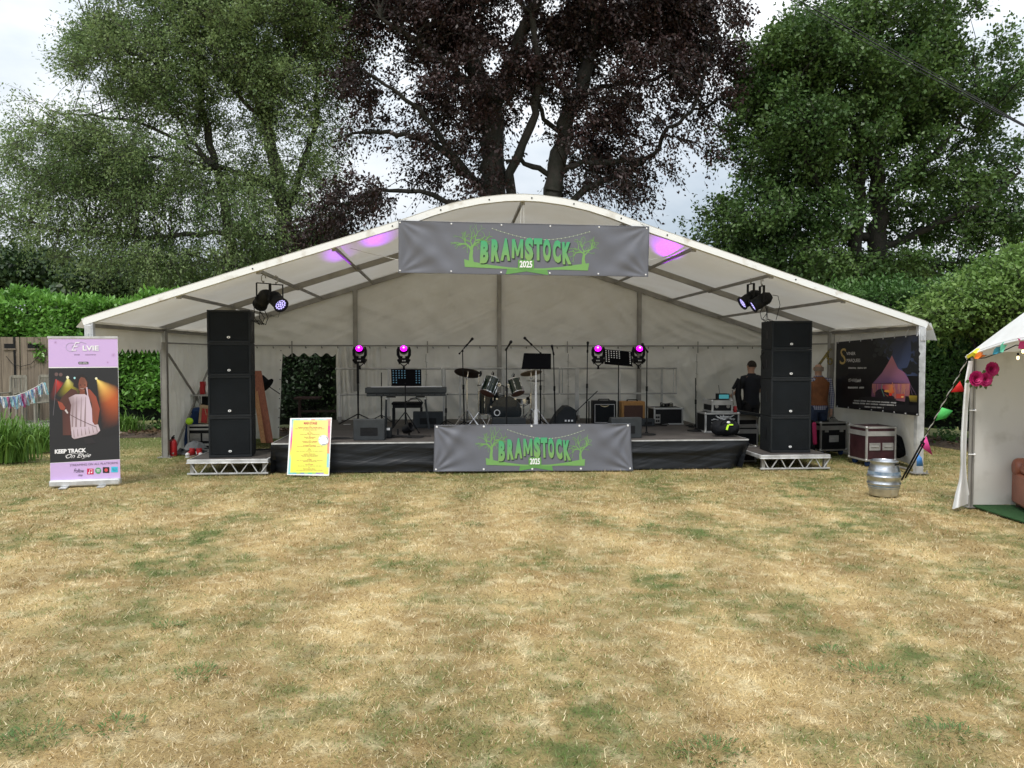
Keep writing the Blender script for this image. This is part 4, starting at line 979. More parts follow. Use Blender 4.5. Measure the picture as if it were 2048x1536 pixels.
for (u,v,s,ubot,vbot,rr) in ((986,757,-1,974,787,.112),(1027,760,1,1036,787,.098)):
    top=at(u,v,Y=y+.02); bot=at(ubot,vbot,Y=y-.10); ax=(top-bot).normalized(); l=(top-bot).length*.98
    rw=rr*1.18
    tm=MB(); shell(tm,bot,ax,rw,l); tt=tm.build('tom','drum_green',t,True)
    for k,e in ((0,-.004),(1,l-.012)):
        mb=MB(); mb.lathe([(rw-.004,0),(rw+.008,0),(rw+.008,.016),(rw-.004,.016)],bot+ax*e,30,ax); mb.build('hoop','chrome',tt,True)
    mb=MB(); mb.lathe([(0,0),(rw-.002,0)],bot-ax*.003,28,-ax); mb.build('drum_head','drum_head',tt,True)
    lugs(tt,bot,ax,rw,l,6)
    if s<0:
        mb=MB(); p=bot+ax*l*.72+Vector((-.01,-rw-.003,.0)); mb.box(p,(.055,.006,.045),0,R(-25)); mb.build('badge','gold',tt,True)
    mb=MB(); q=bot+ax*l*.6-Vector((s*-1*0,0,0)); mb.tube(q+Vector((-s*(rw),0,0)),(c.x-s*-.0+(-s*-.03),y+.05,q.z-.03),.012,8); mb.tube((c.x+s*.03,y+.05,q.z-.03),(c.x+s*.03,y+.1,c.z+rad-.02),.011,8); mb.lathe([(.018,-.02),(.03,-.02),(.03,.02),(.018,.02)],q+Vector((-s*(rw+.02),-.02,0)),14,(0,1,0)); mb.build('tom_mount','chrome',t,True)
    mb=MB(); q=top+Vector((0,-.03,.0)); mb.path([q,q+Vector((0,0,.06))],.016,8); mb.path([q+Vector((0,0,.05)),q+Vector((.01,-.01,.11))],[.018,.012],8); mb.path([q+Vector((-.02,0,.03)),q+Vector((-.03,0,.08)),q+Vector((-.005,0,.13)),q+Vector((.02,0,.10))],.005,5); mb.build('clip_microphone','black',tt,True)
# floor tom
y2=3.15; a=at(957,783,Y=y2); b=at(990,828,Y=y2); r_=(b.x-a.x)/2+.04; cx=(a.x+b.x)/2+.03
t=thing('floor_tom','dark floor tom on chrome legs behind the bass drum','drum',(cx,y2,SZ),0,'drums of the kit')
mb=MB(); mb.lathe([(0,0),(r_,0),(r_,a.z-b.z),(0,a.z-b.z)],(cx,y2,b.z),32); mb.build('shell','drum_black',t,True)
for z in (b.z-.003,a.z-.012): mb=MB(); mb.lathe([(r_,0),(r_+.01,0),(r_+.01,.018),(r_,.018)],(cx,y2,z),32); mb.build('hoop','chrome',t,True)
lugs(t,(cx,y2,b.z),(0,0,1),r_,a.z-b.z,8)
for k in range(3): aa=R(210+120*k); mb=MB(); mb.tube((cx+cos(aa)*(r_+.02),y2+sin(aa)*(r_+.02),SZ+.01),(cx+cos(aa)*(r_+.02),y2+sin(aa)*(r_+.02),b.z+.25),.007,6); mb.build('leg','chrome',t,True)
# snare
y2=3.2; p=at(1056,800,Y=y2); t=thing('snare_drum','chrome snare drum on a stand behind the right tom','drum',(p.x-.08,y2,SZ),0,'drums of the kit')
mb=MB(); mb.lathe([(0,0),(.155,0),(.155,.09),(0,.09)],(p.x-.08,y2,p.z-.06),30); mb.build('shell','chrome',t,True)
mb=MB(); mb.lathe([(0,.004),(.15,.002),(.15,0)],(p.x-.08,y2,p.z+.03),26); mb.build('drum_head','banner_white',t,True)
mb=MB(); mb.tube((p.x-.08,y2,p.z-.07),(p.x-.08,y2,SZ+.1),.011,8)
for k in range(3): aa=R(30+120*k); mb.tube((p.x-.08,y2,SZ+.2),(p.x-.08+.22*cos(aa),y2+.22*sin(aa),SZ+.01),.008,6); mb.tube((p.x-.08,y2,p.z-.12),(p.x-.08+.15*cos(aa),y2+.15*sin(aa),p.z-.06),.006,6)
mb.build('stand','chrome',t,True)
mb=MB(); mb.ball((p.x-.02,y2-.16,p.z+.04),.03,8,6); mb.path([(p.x-.02,y2-.16,p.z+.04),(p.x+.02,y2-.17,p.z+.10),(p.x+.04,y2-.16,p.z+.05),(p.x+.05,y2-.15,p.z-.06)],.008,6); mb.build('clip_microphone','black',t,True)
# throne
t=thing('drum_throne','black round drum stool behind the kit','stool',(c.x+.05,3.75,SZ)); mb=MB(); mb.lathe([(0,.42),(.16,.42),(.17,.45),(.15,.49),(0,.50)],(0,0,0),24); mb.build('seat','black_fabric',t)
mb=MB(); mb.tube((0,0,.05),(0,0,.42),.015); 
for k in range(3): mb.tube((0,0,.2),(.22*cos(k*2.09),.22*sin(k*2.09),.01),.01)
mb.build('stand','chrome',t)
# cymbals
def cymbal(lab,u,v,r,Y,nrm,m,vb,feet=True,hihat=False,pu=None):
    p=at(u,v,Y=Y); x=at(pu or u,v,Y=Y).x
    t=thing('cymbal_stand',lab,'cymbal',(x,Y,SZ),0,'cymbals of the drum kit')
    n=Vector(nrm).normalized()
    mb=MB(); mb.lathe([(0,.03),(.018,.028),(.032,.012),(.06,.006),(r,-.012),(r,-.015),(.06,.003),(.03,.008),(0,.02)],p,36,n); mb.build('cymbal',m,t,True)
    if hihat: mb=MB(); mb.lathe([(0,-.04),(.03,-.03),(.06,-.024),(r,-.014),(r,-.018),(.03,-.035),(0,-.045)],p,36,n); mb.build('cymbal',m,t,True)
    mb=MB(); mb.tube(p-Vector((0,0,.03)),p+Vector((0,0,.06)),.006,6); mb.ball(p+Vector((0,0,.045)),.015,8,5)
    q=Vector((x,Y,p.z-.10)); mb.tube(p-Vector((0,0,.02)),q,.009,6); mb.ball(q,.026,8,6)
    mb.path([q,(x,Y,SZ+.6)],.010,8); mb.path([(x,Y,SZ+.64),(x,Y,SZ+.30)],.014,8); mb.path([(x,Y,SZ+.33),(x,Y,SZ+.06)],.017,8); mb.build('pole','chrome',t,True)
    for k in range(3):
        a=R(-35+120*k+10*(u%3)); mb=MB()
        for o in (-.012,.012):
            ox=Vector((-sin(a),cos(a),0))*o; mb.tube(Vector((x,Y,SZ+.34))+ox,Vector((x+.28*cos(a),Y+.28*sin(a),SZ+.015))+ox,.006,5)
        mb.tube((x,Y,SZ+.12),(x+.16*cos(a),Y+.16*sin(a),SZ+.16),.006,5); mb.ball((x+.28*cos(a),Y+.28*sin(a),SZ+.015),.017,6,4); mb.build('leg','chrome',t,True)
cymbal('large dark crash cymbal tilted on a chrome stand left of the kit',936,745,.245,2.75,(.16,.38,1),'cym_dark',0,pu=934)
cymbal('brass ride cymbal on a stand right of the kit',1062,745,.20,2.95,(-.12,.30,1),'brass',0)
cymbal('flat pair of hi-hat cymbals on a stand, rightmost of the kit',1071,760,.175,3.3,(0,.06,1),'alu_dull',0,hihat=True)
t=thing('microphone_stand','slim chrome stand with a small microphone left of the floor tom','mic stand',at(958,845,Y=2.6),0,'microphone stands on the stage'); t.location.z=SZ
mb=MB(); x=at(958,800,Y=2.6).x; mb.tube((x,2.6,SZ+.02),(x,2.6,at(958,748,Y=2.6).z),.008); mb.lathe([(0,0),(.03,0),(.035,.02),(0,.03)],(x,2.6,at(958,772,Y=2.6).z),12); mb.build('pole','chrome',t,True)
mb=MB(); p=at(961,742,Y=2.6); mb.path([p,p+Vector((.01,0,-.05)),p+Vector((-.02,0,-.09))],.018,8); mb.build('microphone','black_gloss',t,True); tripod(t,x,2.6,.3,.24,R(-50),'chrome',.006)
# ============================================================ FLIGHT CASES & CLUTTER
def flightcase(name,lab,loc,dims,rz,m='black',edge='alu',lid=True,wheels=True,handles=1,group='flight cases',cat='flight case',front=None,latch=True):
    w,d,h=dims; t=thing(name,lab,cat,loc,rz,group); z0=.09 if wheels else .0
    mb=MB(); mb.bx(-w/2,w/2,-d/2,d/2,z0,z0+h); body=mb.build('case_body',m,t)
    e=.028; mb=MB()
    for sx in (-1,1):
        for sy in (-1,1): mb.box((sx*(w/2-e/2+.003),sy*(d/2-e/2+.003),z0+h/2),(e,e,h+.006))
    for z in (z0+e/2-.003,z0+h-e/2+.003):
        for sy in (-1,1): mb.box((0,sy*(d/2-e/2+.0045),z),(w+.004,e,e))
        for sx in (-1,1): mb.box((sx*(w/2-e/2+.0045),0,z),(e,d+.004,e))
    if lid:
        zl=z0+h*.80
        for sy in (-1,1): mb.box((0,sy*(d/2+.002),zl),(w-.05,.008,.075))
        for sx in (-1,1): mb.box((sx*(w/2+.002),0,zl),(.008,d-.05,.075))
    mb.build('edge_trim',edge,t)
    for sx in (-1,1):
        for sy in (-1,1):
            for z in (z0+.012,z0+h-.012): mb=MB(); mb.ball((sx*(w/2-.008),sy*(d/2-.008),z),.026,10,8); mb.build('corner','alu',t)
    if latch and lid:
        for x in ((-w*.28,w*.28) if w>.45 else (0,)):
            mb=MB(); mb.box((x,-d/2-.009,z0+h*.75),(.07,.01,.10)); mb.box((x,-d/2-.016,z0+h*.75),(.035,.01,.05)); mb.build('latch','alu_dull',t)
    for k in range(handles):
        x=0 if handles==1 else (-w*.22 if k==0 else w*.22)
        mb=MB(); zc=z0+h*.42
        for a,b in (((-.085,.055),(.17,.014)),((-.085,-.055),(.17,.014))): mb.box((x,-d/2-.006,zc+a+.085 if False else zc+b*0+(.055 if b[1]==0 else 0)),(0.001,.001,.001)) if False else None
        mb.box((x,-d/2-.006,zc+.05),(.18,.010,.016)); mb.box((x,-d/2-.006,zc-.05),(.18,.010,.016)); mb.box((x-.083,-d/2-.006,zc),(.016,.010,.085)); mb.box((x+.083,-d/2-.006,zc),(.016,.010,.085))
        mb.box((x,-d/2-.004,zc),(.145,.006,.082)); mb.path([(x-.06,-d/2-.014,zc),(x+.06,-d/2-.014,zc)],.008,6); mb.build('handle','alu',t)
    if wheels:
        for sx in (-1,1):
            for sy in (-1,1):
                mb=MB(); mb.lathe([(0,-.018),(.045,-.018),(.048,0),(.045,.018),(0,.018)],(sx*(w/2-.07),sy*(d/2-.07),.049),16,(1,.3,0)); mb.box((sx*(w/2-.07),sy*(d/2-.07),.082),(.06,.05,.012)); mb.build('wheel','blue_cloth',t)
    return t
# big maroon case on the right
P0=at(1734,921,Z=0); P1=at(1793,911,Z=0); rz=math.atan2(P1.y-P0.y,P1.x-P0.x)*.55; w=.62; d=.80
cc=P0+Vector((cos(rz)*w/2-sin(rz)*d/2, sin(rz)*w/2+cos(rz)*d/2,0)); cc.z=0
cc=Vector((cc.x-.35,cc.y+.0,0))
Q0=at(1732,921,Z=.1); Q1=at(1793,913,Z=.1); Q2=at(1694,908,Z=.1); rz=math.atan2(Q1.y-Q0.y,Q1.x-Q0.x); rz=R(2); w=.50; d=.50
bc=flightcase('flight_case','maroon flight case with twin handles beside the right marquee leg',(Q0.x+cos(rz)*w/2-sin(rz)*d/2,Q0.y+sin(rz)*w/2+cos(rz)*d/2,0),(w,d,.54),rz,'maroon','alu',handles=2,latch=False)
print('CASE',tuple(bc.location),w,rz)
flightcase('flight_case','black wheeled flight case behind the man in the orange waistcoat',(at(1664,860,Y=2.0).x,2.25,0),(.52,.5,.50),R(8),'black','alu_dull',handles=1)
# rack cases on the stage, right
y=2.1
def oncase(name,lab,u0,u1,vt,vb,Y,d=.45,rz=0,z=None,**k):
    A=at(u0,vb,Y=Y); B=at(u1,vb,Y=Y); w=B.x-A.x; zb=A.z if z is None else z; h=at(u0,vt,Y=Y).z-zb
    return flightcase(name,lab,((A.x+B.x)/2,Y+d/2,zb),(w,d,h),rz,wheels=False,**k)
c1=oncase('rack_case','open rack case full of plugs at the right end of the stage',1410,1478,826,868,1.7,z=SZ+.001,handles=0,lid=False,m='black',group='rack cases',cat='rack case')
mb=MB(); r=random.Random(2)
for k in range(26): mb.tube(Vector((r.uniform(-.2,.22),-.23,r.uniform(.16,.30))),Vector((r.uniform(-.2,.22),-.27,r.uniform(.12,.28))),.007,5)
mb.build('plug','alu_bright',c1)
zz=c1.location.z+at(1410,826,Y=1.7).z-SZ
c2=oncase('rack_case','small rack case with silver corners on top of the open rack case',1424,1465,801,826,1.75,z=zz+.006,handles=0,lid=True,m='black',latch=False,group='rack cases',cat='rack case')
for sx in (-1,1): mb=MB(); mb.lathe([(0,.01),(.03,.01),(.032,0)],(sx*.1,-.23,.10),12,(0,-1,0)); mb.build('knob','alu_dull',c2)
p=at(1449,798,Y=1.8); t=thing('receiver_box','small radio receiver with a glowing teal screen on the rack cases','receiver',(p.x,1.9,at(1440,800,Y=1.8).z))
mb=MB(); mb.box((0,0,.055),(.20,.14,.10)); mb.build('case_body','black',t,bevel=.005); mb=MB(); mb.box((0,-.073,.055),(.17,.004,.07)); mb.build('screen','scrn',t); mb=MB(); mb.tube((-.05,0,.1),(-.07,0,.25),.004,5); mb.build('aerial','black',t)
# amp head in flight case, stage right-centre
c3=oncase('rack_case','grey edged amplifier case with cables on top, right of the brown amplifier',1308,1366,816,842,3.2,z=SZ+.001,handles=0,lid=False,m='black',latch=False,group='rack cases',cat='rack case')
mb=MB(); mb.box((-.21,-.231,.11),(.10,.008,.17)); mb.build('front_panel','alu_dull',c3); mb=MB()
for k in range(4): mb.lathe([(0,.01),(.018,.008),(.02,0)],(-.21+.04*(k%2)-.02,-.236,.07+.07*(k//2)),10,(0,-1,0))
mb.build('knob','black',c3)
p=at(1333,813,Y=3.4); mb=MB(); mb.path([(p.x+.12*cos(a)*(1+.1*sin(a*2)),3.4+.09*sin(a),p.z+.0+.01*sin(a*3)+.004*a) for a in np.linspace(0,16,60)],.008,5); tag(mb.build('cable','black'),'black cable coiled on the grey edged amplifier case','cable','loose cables')
# ground-level cases between stage and right stack
flightcase('flight_case','black flight case with silver corners right of the stage end, on the grass',(3.98,2.25,0),(.62,.5,.44),R(-4),'black','alu_dull',handles=1,latch=False)
flightcase('flight_case','silver banded flight case, upper of the two right of the stage end',(3.96,2.22,.54),(.60,.46,.17),R(2),'black','alu_dull',handles=0,wheels=False,latch=False)
flightcase('flight_case','small black case with grey edges on the grass near the right deck',(3.85,1.55,0),(.30,.3,.26),R(3),'black','alu_dull',handles=0,wheels=False,lid=False)
t=thing('keyboard_piano','slim grey keyboard with a red stripe lying across the cases by the right stack','keyboard',(3.98,1.95,.745),R(-9)); mb=MB(); mb.box((0,0,.03),(.85,.25,.05)); mb.build('case','cabinet',t,bevel=.01).rotation_euler=(0,R(9),0); mb=MB(); mb.box((-.30,-.128,.065),(.25,.006,.03)); mb.build('stripe','flag_red',t)
t=thing('drink_can','small red can beside the rack cases','can',at(1470,822,Y=1.85)); mb=MB(); mb.lathe([(0,0),(.027,0),(.03,.01),(.03,.11),(.025,.12),(0,.12)],(0,0,0),14); mb.build('can_body','red',t); mb=MB(); mb.lathe([(0,.121),(.024,.121),(.025,.118)],(0,0,0),14); mb.build('lid','alu',t)
t.location.z=at(1470,826,Y=1.85).z
# bag on stage front
y=1.0; A=at(1427,876,Y=y); B=at(1483,876,Y=y); w=B.x-A.x; t=thing('holdall_bag','black zipped holdall with a lime tag at the right front corner of the stage','bag',((A.x+B.x)/2,y+.12,SZ))
def bagf(u,v):
    a=2*pi*u; s=v*2-1; e=(1-abs(s)**3.2)**.45 if abs(s)<1 else 0
    return (s*w/2, .155*cos(a)*e*(1+.04*sin(5*a+7*s)), .130+.128*sin(a)*e*(1+.06*sin(3*a+9*s)) + .01)
mb=MB(); mb.grid(bagf,28,28); mb.build('bag_body','black_fabric',t,ang=85)
mb=MB(); mb.path([(-.12,-.13,.2),(-.10,-.16,.255),(0,-.12,.285),(.10,-.10,.26),(.12,-.12,.2)],.011,6); mb.build('handle','black_fabric',t)
mb=MB(); mb.box((-.02,-.165,.16),(.03,.008,.085),0,R(-14),R(22)); mb.box((.04,-.155,.20),(.07,.008,.02),0,R(-14),0); mb.build('tag','yellow_green',t)
mb=MB(); mb.ball((.01,-.13,.235),(.03,.012,.02),8,6); mb.build('patch','dots_white',t)
# keyboard in soft case on its end, held by man
y=3.0; t=thing('keyboard_stand','tall black folded keyboard stand leaning by the man in the dark polo shirt','stand',at(1480,830,Y=y)); t.location.z=0
mb=MB(); P=[at(1487,757,Y=y),at(1475,777,Y=y),at(1480,800,Y=y),at(1485,835,Y=y)]
mb.path([at(1466,778,Y=y),at(1478,758,Y=y)],[.03,.04],8); mb.path([at(1478,760,Y=y),at(1476,790,Y=y),at(1484,838,Y=y),at(1488,872,Y=y)],[.05,.06,.055,.05],8,sx=1); mb.path([at(1486,800,Y=y),at(1492,838,Y=y),at(1494,870,Y=y)],.03,8); mb.ball(at(1487,806,Y=y),.06,10,8); mb.build('folded_frame','black',t,True)
mb=MB(); mb.path([at(1465,780,Y=y),at(1466,810,Y=y)],.012,6); mb.build('arm','alu_dull',t,True)
# scattered cables on stage
mb=MB(); r=random.Random(12)
def scribble(mb,x,y,z,sx,sy,n,rad=.007):
    P=[(x+r.uniform(-sx,sx),y+r.uniform(-sy,sy),z+.008+r.random()*.03) for k in range(n)]
    Q=[]
    for i in range(len(P)-1):
        for k in range(6):
            t_=k/6; a=P[max(i-1,0)];b=P[i];c_=P[i+1];d_=P[min(i+2,len(P)-1)]
            Q.append(tuple(.5*((2*b[j])+(-a[j]+c_[j])*t_+(2*a[j]-5*b[j]+4*c_[j]-d_[j])*t_*t_+(-a[j]+3*b[j]-3*c_[j]+d_[j])*t_**3) for j in range(3)))
    mb.path(Q,rad,5)
for (u,Y,sx,sy,n,lb) in ((690,1.1,.35,.1,9,'black cable heap left of the front left floor monitor'),(820,1.3,.35,.15,14,'tangled black cables under the stage piano'),(1125,1.6,.6,.3,26,'long tangle of black cables at the centre of the stage'),(1180,2.6,.4,.2,14,'black cables in front of the black guitar amplifier'),(1400,2.6,.35,.25,16,'black cable coil right of the short bare stand'),(930,1.9,.4,.25,16,'black cables below the crash cymbal stand'),(1310,3.0,.3,.12,10,'black cables beside the grey edged amplifier case')):
    p=at(u,850,Y=Y); mb=MB(); scribble(mb,p.x,Y,SZ,sx,sy,n); tag(mb.build('cable','black'),lb,'cable','loose cables')
mb=MB(); scribble(mb,-3.92,1.45,.245,.18,.12,16); tag(mb.build('cable','black'),'black cable heap on the left deck between speaker stack and stage','cable','loose cables')
mb=MB(); scribble(mb,3.66,1.15,.24,.12,.15,8); tag(mb.build('cable','black'),'black cable heap on the right deck beside the stage corner','cable','loose cables')
p=at(813,868,Y=1.45); t=thing('par_lamp','small black floor light with shiny fins under the stage piano','floor light',(p.x-.05,1.5,SZ)); mb=MB(); mb.lathe([(0,0),(.05,0),(.075,.04),(.08,.15),(.085,.16),(.07,.16)],(0,0,.09),16,(.6,-.3,.35)); mb.build('can','black_gloss',t); mb=MB(); mb.bar((-.1,0,.01),(.1,0,.01),.05,.015); mb.bar((-.09,0,.01),(-.09,0,.12),.03,.012); mb.bar((.09,0,.01),(.09,0,.12),.03,.012); mb.build('bracket','black',t)
p=at(778,860,Y=1.45); t=thing('floor_box','small upright black box with a white sticker under the stage piano','box',(p.x,1.3,SZ)); mb=MB(); mb.box((0,0,.09),(.11,.12,.17)); mb.build('case_body','cabinet',t,bevel=.006); mb=MB(); mb.box((0,-.062,.145),(.06,.003,.035)); mb.build('sticker','banner_white',t)
mb=MB()
for u,v in ((690,847),(700,850),(1402,851)): q=at(u,v,Z=SZ); mb.box((q.x,q.y,SZ+.004),(.10,.04,.003),R(u%40))
tag(mb.build('paper_scraps','banner_white'),'small white paper scraps lying on the stage deck','paper') if False else None
q=at(694,849,Z=SZ); mb=MB(); mb.box((q.x,q.y,SZ+.004),(.13,.06,.003),R(12)); tag(mb.build('paper_scrap','banner_white'),'white paper scrap on the stage left of the front left monitor','paper')
# ============================================================ PROGRAMME BOARD
def plane_at(u,v,P,n):
    d=at(u,v,Y=CY+5)-Vector((CX,CY,CZ)); c=Vector((CX,CY,CZ)); n=Vector(n); return c+d*((Vector(P)-c).dot(n)/d.dot(n))
P=at(575,948,Z=0); P=Vector((-3.4,.40,0)); n=Vector((0,-1,.27)).normalized()
t=thing('programme_board','yellow programme board with a rainbow edge leaning on the stage front','sign',(-3.15,.40,0))
zc=lambda x,y: (560+x/11.817, 830+y/11.815)    # artwork field 1418 x 1536
a=Art(lambda x,y,l: plane_at(*zc(x,y),P,n)+n*(.0015*l))
mb=MB(); q=[plane_at(*zc(*c),P,n) for c in ((240,75),(1225,62),(1160,1440),(165,1415))]; mb.add(q+[p-n*.012 for p in q],[(0,1,2,3),(7,6,5,4),(0,4,5,1),(1,5,6,2),(2,6,7,3),(3,7,4,0)]); mb.build('board','banner_white',t,True)
Yl=(.80,.85,.10); 
bc_=[(.25,.6,.62),(.55,.62,.65),(.80,.25,.55),(.75,.10,.35),(.78,.30,.28),(.8,.75,.12),(.35,.7,.6),(.3,.65,.68)]
def ql(k): return (262+(172-262)*k+20, 105+1290*k)
def qr(k): return (1195+(1145-1195)*k, 95+1305*k)
for i in range(8):
    k0,k1=i/8,(i+1)/8; c0=bc_[i]; c1=bc_[min(i+1,7)]
    a.poly([ql(k0),(ql(k0)[0]+70,ql(k0)[1]),(ql(k1)[0]+70,ql(k1)[1]),ql(k1)],[c0,c0,c1,c1],1)
    c0=[(.75,.3,.3),(.75,.15,.35),(.78,.25,.35),(.72,.3,.25),(.75,.32,.2),(.3,.65,.6),(.3,.6,.7),(.75,.8,.15)][i]
    a.poly([(qr(k0)[0]-62,qr(k0)[1]),qr(k0),qr(k1),(qr(k1)[0]-62,qr(k1)[1])],[c0,c0,c0,c0],1)
for i in range(10):
    c=[(.3,.6,.62),(.25,.45,.6),(.5,.6,.7),(.55,.5,.65),(.6,.65,.75),(.75,.3,.25),(.6,.6,.6),(.3,.6,.6),(.5,.6,.7),(.8,.45,.4)][i]; a.rect(290+90*i,100,380+90*i,135,c,2)
    c=[(.2,.6,.6),(.15,.5,.55),(.4,.6,.2),(.2,.3,.5),(.4,.65,.3),(.1,.55,.4),(.35,.6,.2),(.3,.25,.55),(.45,.35,.6),(.8,.8,.1)][i]; a.rect(205+92*i,1355,297+92*i,1392,c,2)
a.poly([(320,125),(1140,125),(1100,1362),(240,1362)],[(.82,.84,.16),(.84,.74,.30),(.74,.86,.12),(.78,.85,.08)],3)
Rd=(.62,.08,.09); R2=(.60,.22,.10)
a.text('MAIN STAGE',722,222,58,Rd,5,flip=-1,width=315,bold=.03)
hd=[(295,'sanford singers with charlie tokes',560),(427,'aka Trio',125),(525,'charlie Monsoon',275),(627,'2 Singers and a Ukulele',360),(722,'breakfast monkey',300),(825,'EVA',75),(922,'october tomorrow',285),(1048,'strange',110),(1170,'The Reveals',190),(1275,'Paul Custom Band',280)]
for y,s_,w_ in hd: a.text(s_,715-.02*y,y+10,24,Rd,5,flip=-1,width=w_,bold=.015); a.scrib(715-.02*y,y-32,46,14,R2,4,int(y))
for i,(y,w_) in enumerate([(328,700),(358,330),(457,460),(556,190),(656,320),(750,600),(855,640),(955,420),(978,360),(1078,620),(1103,320),(1206,580),(1305,640)]): a.scrib(705,y,w_,15,R2,4,i)
a.disc(1030,597,124,(.80,.82,.78),5,28); a.disc(1030,597,112,(.22,.22,.20),6,28)
a.poly([(1030+104*cos(t_)*(1+.08*sin(3*t_)),597+104*sin(t_)*(1+.08*sin(3*t_))) for t_ in np.linspace(0,6.1,20)],(.78,.82,.84),7)
for k in range(4): aa=.5+k*1.57; a.poly([(1030+95*cos(aa-.25),597+95*sin(aa-.25)),(1030+126*cos(aa-.2),597+126*sin(aa-.2)),(1030+126*cos(aa+.2),597+126*sin(aa+.2)),(1030+95*cos(aa+.25),597+95*sin(aa+.25))],(.82,.84,.82),8)
a.build('printed_programme','print',t,True,smooth=False)
# ============================================================ ROLL-UP BANNER
A=Vector((-6.42,-.30,0)); B=Vector((-5.60,-.16,0)); d=(B-A).normalized(); n=Vector((d.y,-d.x,0)); 
t=thing('rollup_banner','tall lilac and black roll-up banner with a singer printed on it','banner',tuple((A+B)/2))
zc=lambda x,y: (80+x/4.8, 660+y/4.8)
def ep(x,y,l=0): return plane_at(*zc(x,y),A,n)+n*(.0012*l)
LI=(.62,.44,.76); DK=(.022,.023,.028)
mb=MB(); q=[ep(78,75),ep(746,75),ep(772,1462),ep(100,1500)]; mb.add(q+[p-n*.003 for p in q],[(0,1,2,3),(7,6,5,4),(0,4,5,1),(1,5,6,2),(2,6,7,3),(3,7,4,0)]); mb.build('sheet','banner_white',t,True)
a=Art(ep)
a.poly([(80,84),(744,84),(748,352),(83,356)],LI,1); a.poly([(83,366),(748,360),(766,1240),(97,1276)],DK,1); a.poly([(99,1280),(768,1244),(772,1440),(101,1476)],LI,1)
# photograph printed on the banner
O1=(.75,.16,.02); Rr=(.50,.05,.03)
def beam(ax_,ay,a0,a1,L,hot,mid,l):     # printed stage light: fades out along and across
    NR,NA=9,10
    def cc(r,q):
        e=sin(pi*q)**.9; k=min(1,r*1.15); f=e*(1-k)**.8
        c=[hot[i]*(1-min(1,r*2.2))+mid[i]*min(1,r*2.2) for i in range(3)]
        return tuple(DK[i]*.9*(1-f)+c[i]*f for i in range(3))
    for i in range(NR):
        for j in range(NA):
            r0,r1,q0,q1=i/NR,(i+1)/NR,j/NA,(j+1)/NA; P_=[]; C_=[]
            for r_,q_ in ((r0,q0),(r1,q0),(r1,q1),(r0,q1)):
                an_=a0+(a1-a0)*q_; x_=ax_+cos(an_)*(L*r_+2); y_=ay+sin(an_)*(L*r_+2); x_=min(max(x_,92),752); P_.append((x_,y_)); C_.append(cc(r_,q_))
            a.poly(P_,C_,l)
beam(150,470,R(20),R(110),240,(.7,.05,.05),(.5,.04,.03),2); beam(266,455,R(40),R(125),230,(.95,.9,.35),(.6,.5,.03),3); beam(541,466,R(18),R(84),560,(1,.8,.2),(.85,.16,.03),3); beam(333,460,R(20),R(100),110,(.3,.6,.6),(.1,.2,.2),2)
a.disc(266,455,14,(.85,.82,.6),4); a.disc(333,460,10,(.4,.75,.78),4)
a.disc(541,466,12,(.9,.85,.6),4)
a.stroke([(160,470),(128,820)],5,(.15,.14,.16),4); a.disc(158,425,18,(.14,.09,.09),3); a.disc(200,428,18,(.14,.09,.09),3)
SK=(.20,.065,.045); SKd=(.085,.035,.030); SKr=(.30,.07,.045)
a.poly([(215,700),(300,640),(300,1010),(220,1010)],[(.07,.03,.03),(.08,.03,.03),(.12,.045,.04),(.09,.04,.035)],3)
a.poly([(330,480),(365,435),(410,425),(440,450),(455,500),(452,545),(420,590),(360,560),(320,540)],(.022,.018,.020),4)
a.poly([(395,450),(430,460),(455,500),(452,545),(430,585),(400,600),(375,575),(370,520),(378,475)],[(.17,.07,.05)]*3+[(.33,.12,.08)]*2+[SK]*4,5)
a.stroke([(386,558),(405,565),(424,558)],[3,7,3],(.42,.33,.30),6); a.disc(388,528,6,(.04,.02,.02),6); a.disc(433,528,6,(.04,.02,.02),6); a.stroke([(412,525),(414,548)],[6,12],(.25,.09,.06),6)
a.poly([(385,590),(432,585),(440,640),(370,650)],SK,4)
a.poly([(300,560),(215,640),(180,700),(200,740),(250,725),(300,660),(370,625),(350,580)],SKd,4)
a.poly([(440,560),(480,570),(540,640),(575,760),(560,860),(550,920),(490,940),(500,860),(495,700),(450,640)],[SK,SKr,SKr,SKr,SK,SK,SKd,SKr,SK,SK],4)
a.poly([(170,680),(215,700),(245,745),(235,770),(200,765),(185,735)],SKr,5); a.stroke([(245,765),(268,800)],[18,14],(.6,.55,.55),5); a.stroke([(268,800),(380,860),(480,905),(540,930)],5,(.10,.05,.05),8)
D1=(.55,.45,.50); D2=(.30,.22,.24); D3=(.62,.50,.60)
a.poly([(275,650),(340,618),(430,615),(470,640),(500,760),(505,880),(540,930),(300,970),(290,830),(300,720)],[D2,D1,D1,D3,D3,D3,D1,D1,D1,D2],6)
for xx,w_ in ((320,10),(355,14),(400,8),(440,12)): a.stroke([(xx,640),(xx-4,780),(xx-8,930)],[3,w_,w_+4],D2,7)
a.poly([(300,950),(420,930),(560,905),(580,965),(545,1000),(400,1030),(330,1048),(308,1030)],[D1,D3,D1,D1,D2,D1,D2,D1],7)
for k in range(7): a.stroke([(325+k*36,955-k*6),(330+k*37,1030-k*9)],[3,9],D2,8)
a.stroke([(430,560),(450,610)],[14,10],(.03,.02,.02),7); a.stroke([(450,550),(462,640)],[12,10],D3,7)
a.poly([(420,1040),(500,1030),(545,1085),(440,1095)],(.028,.026,.032),4)
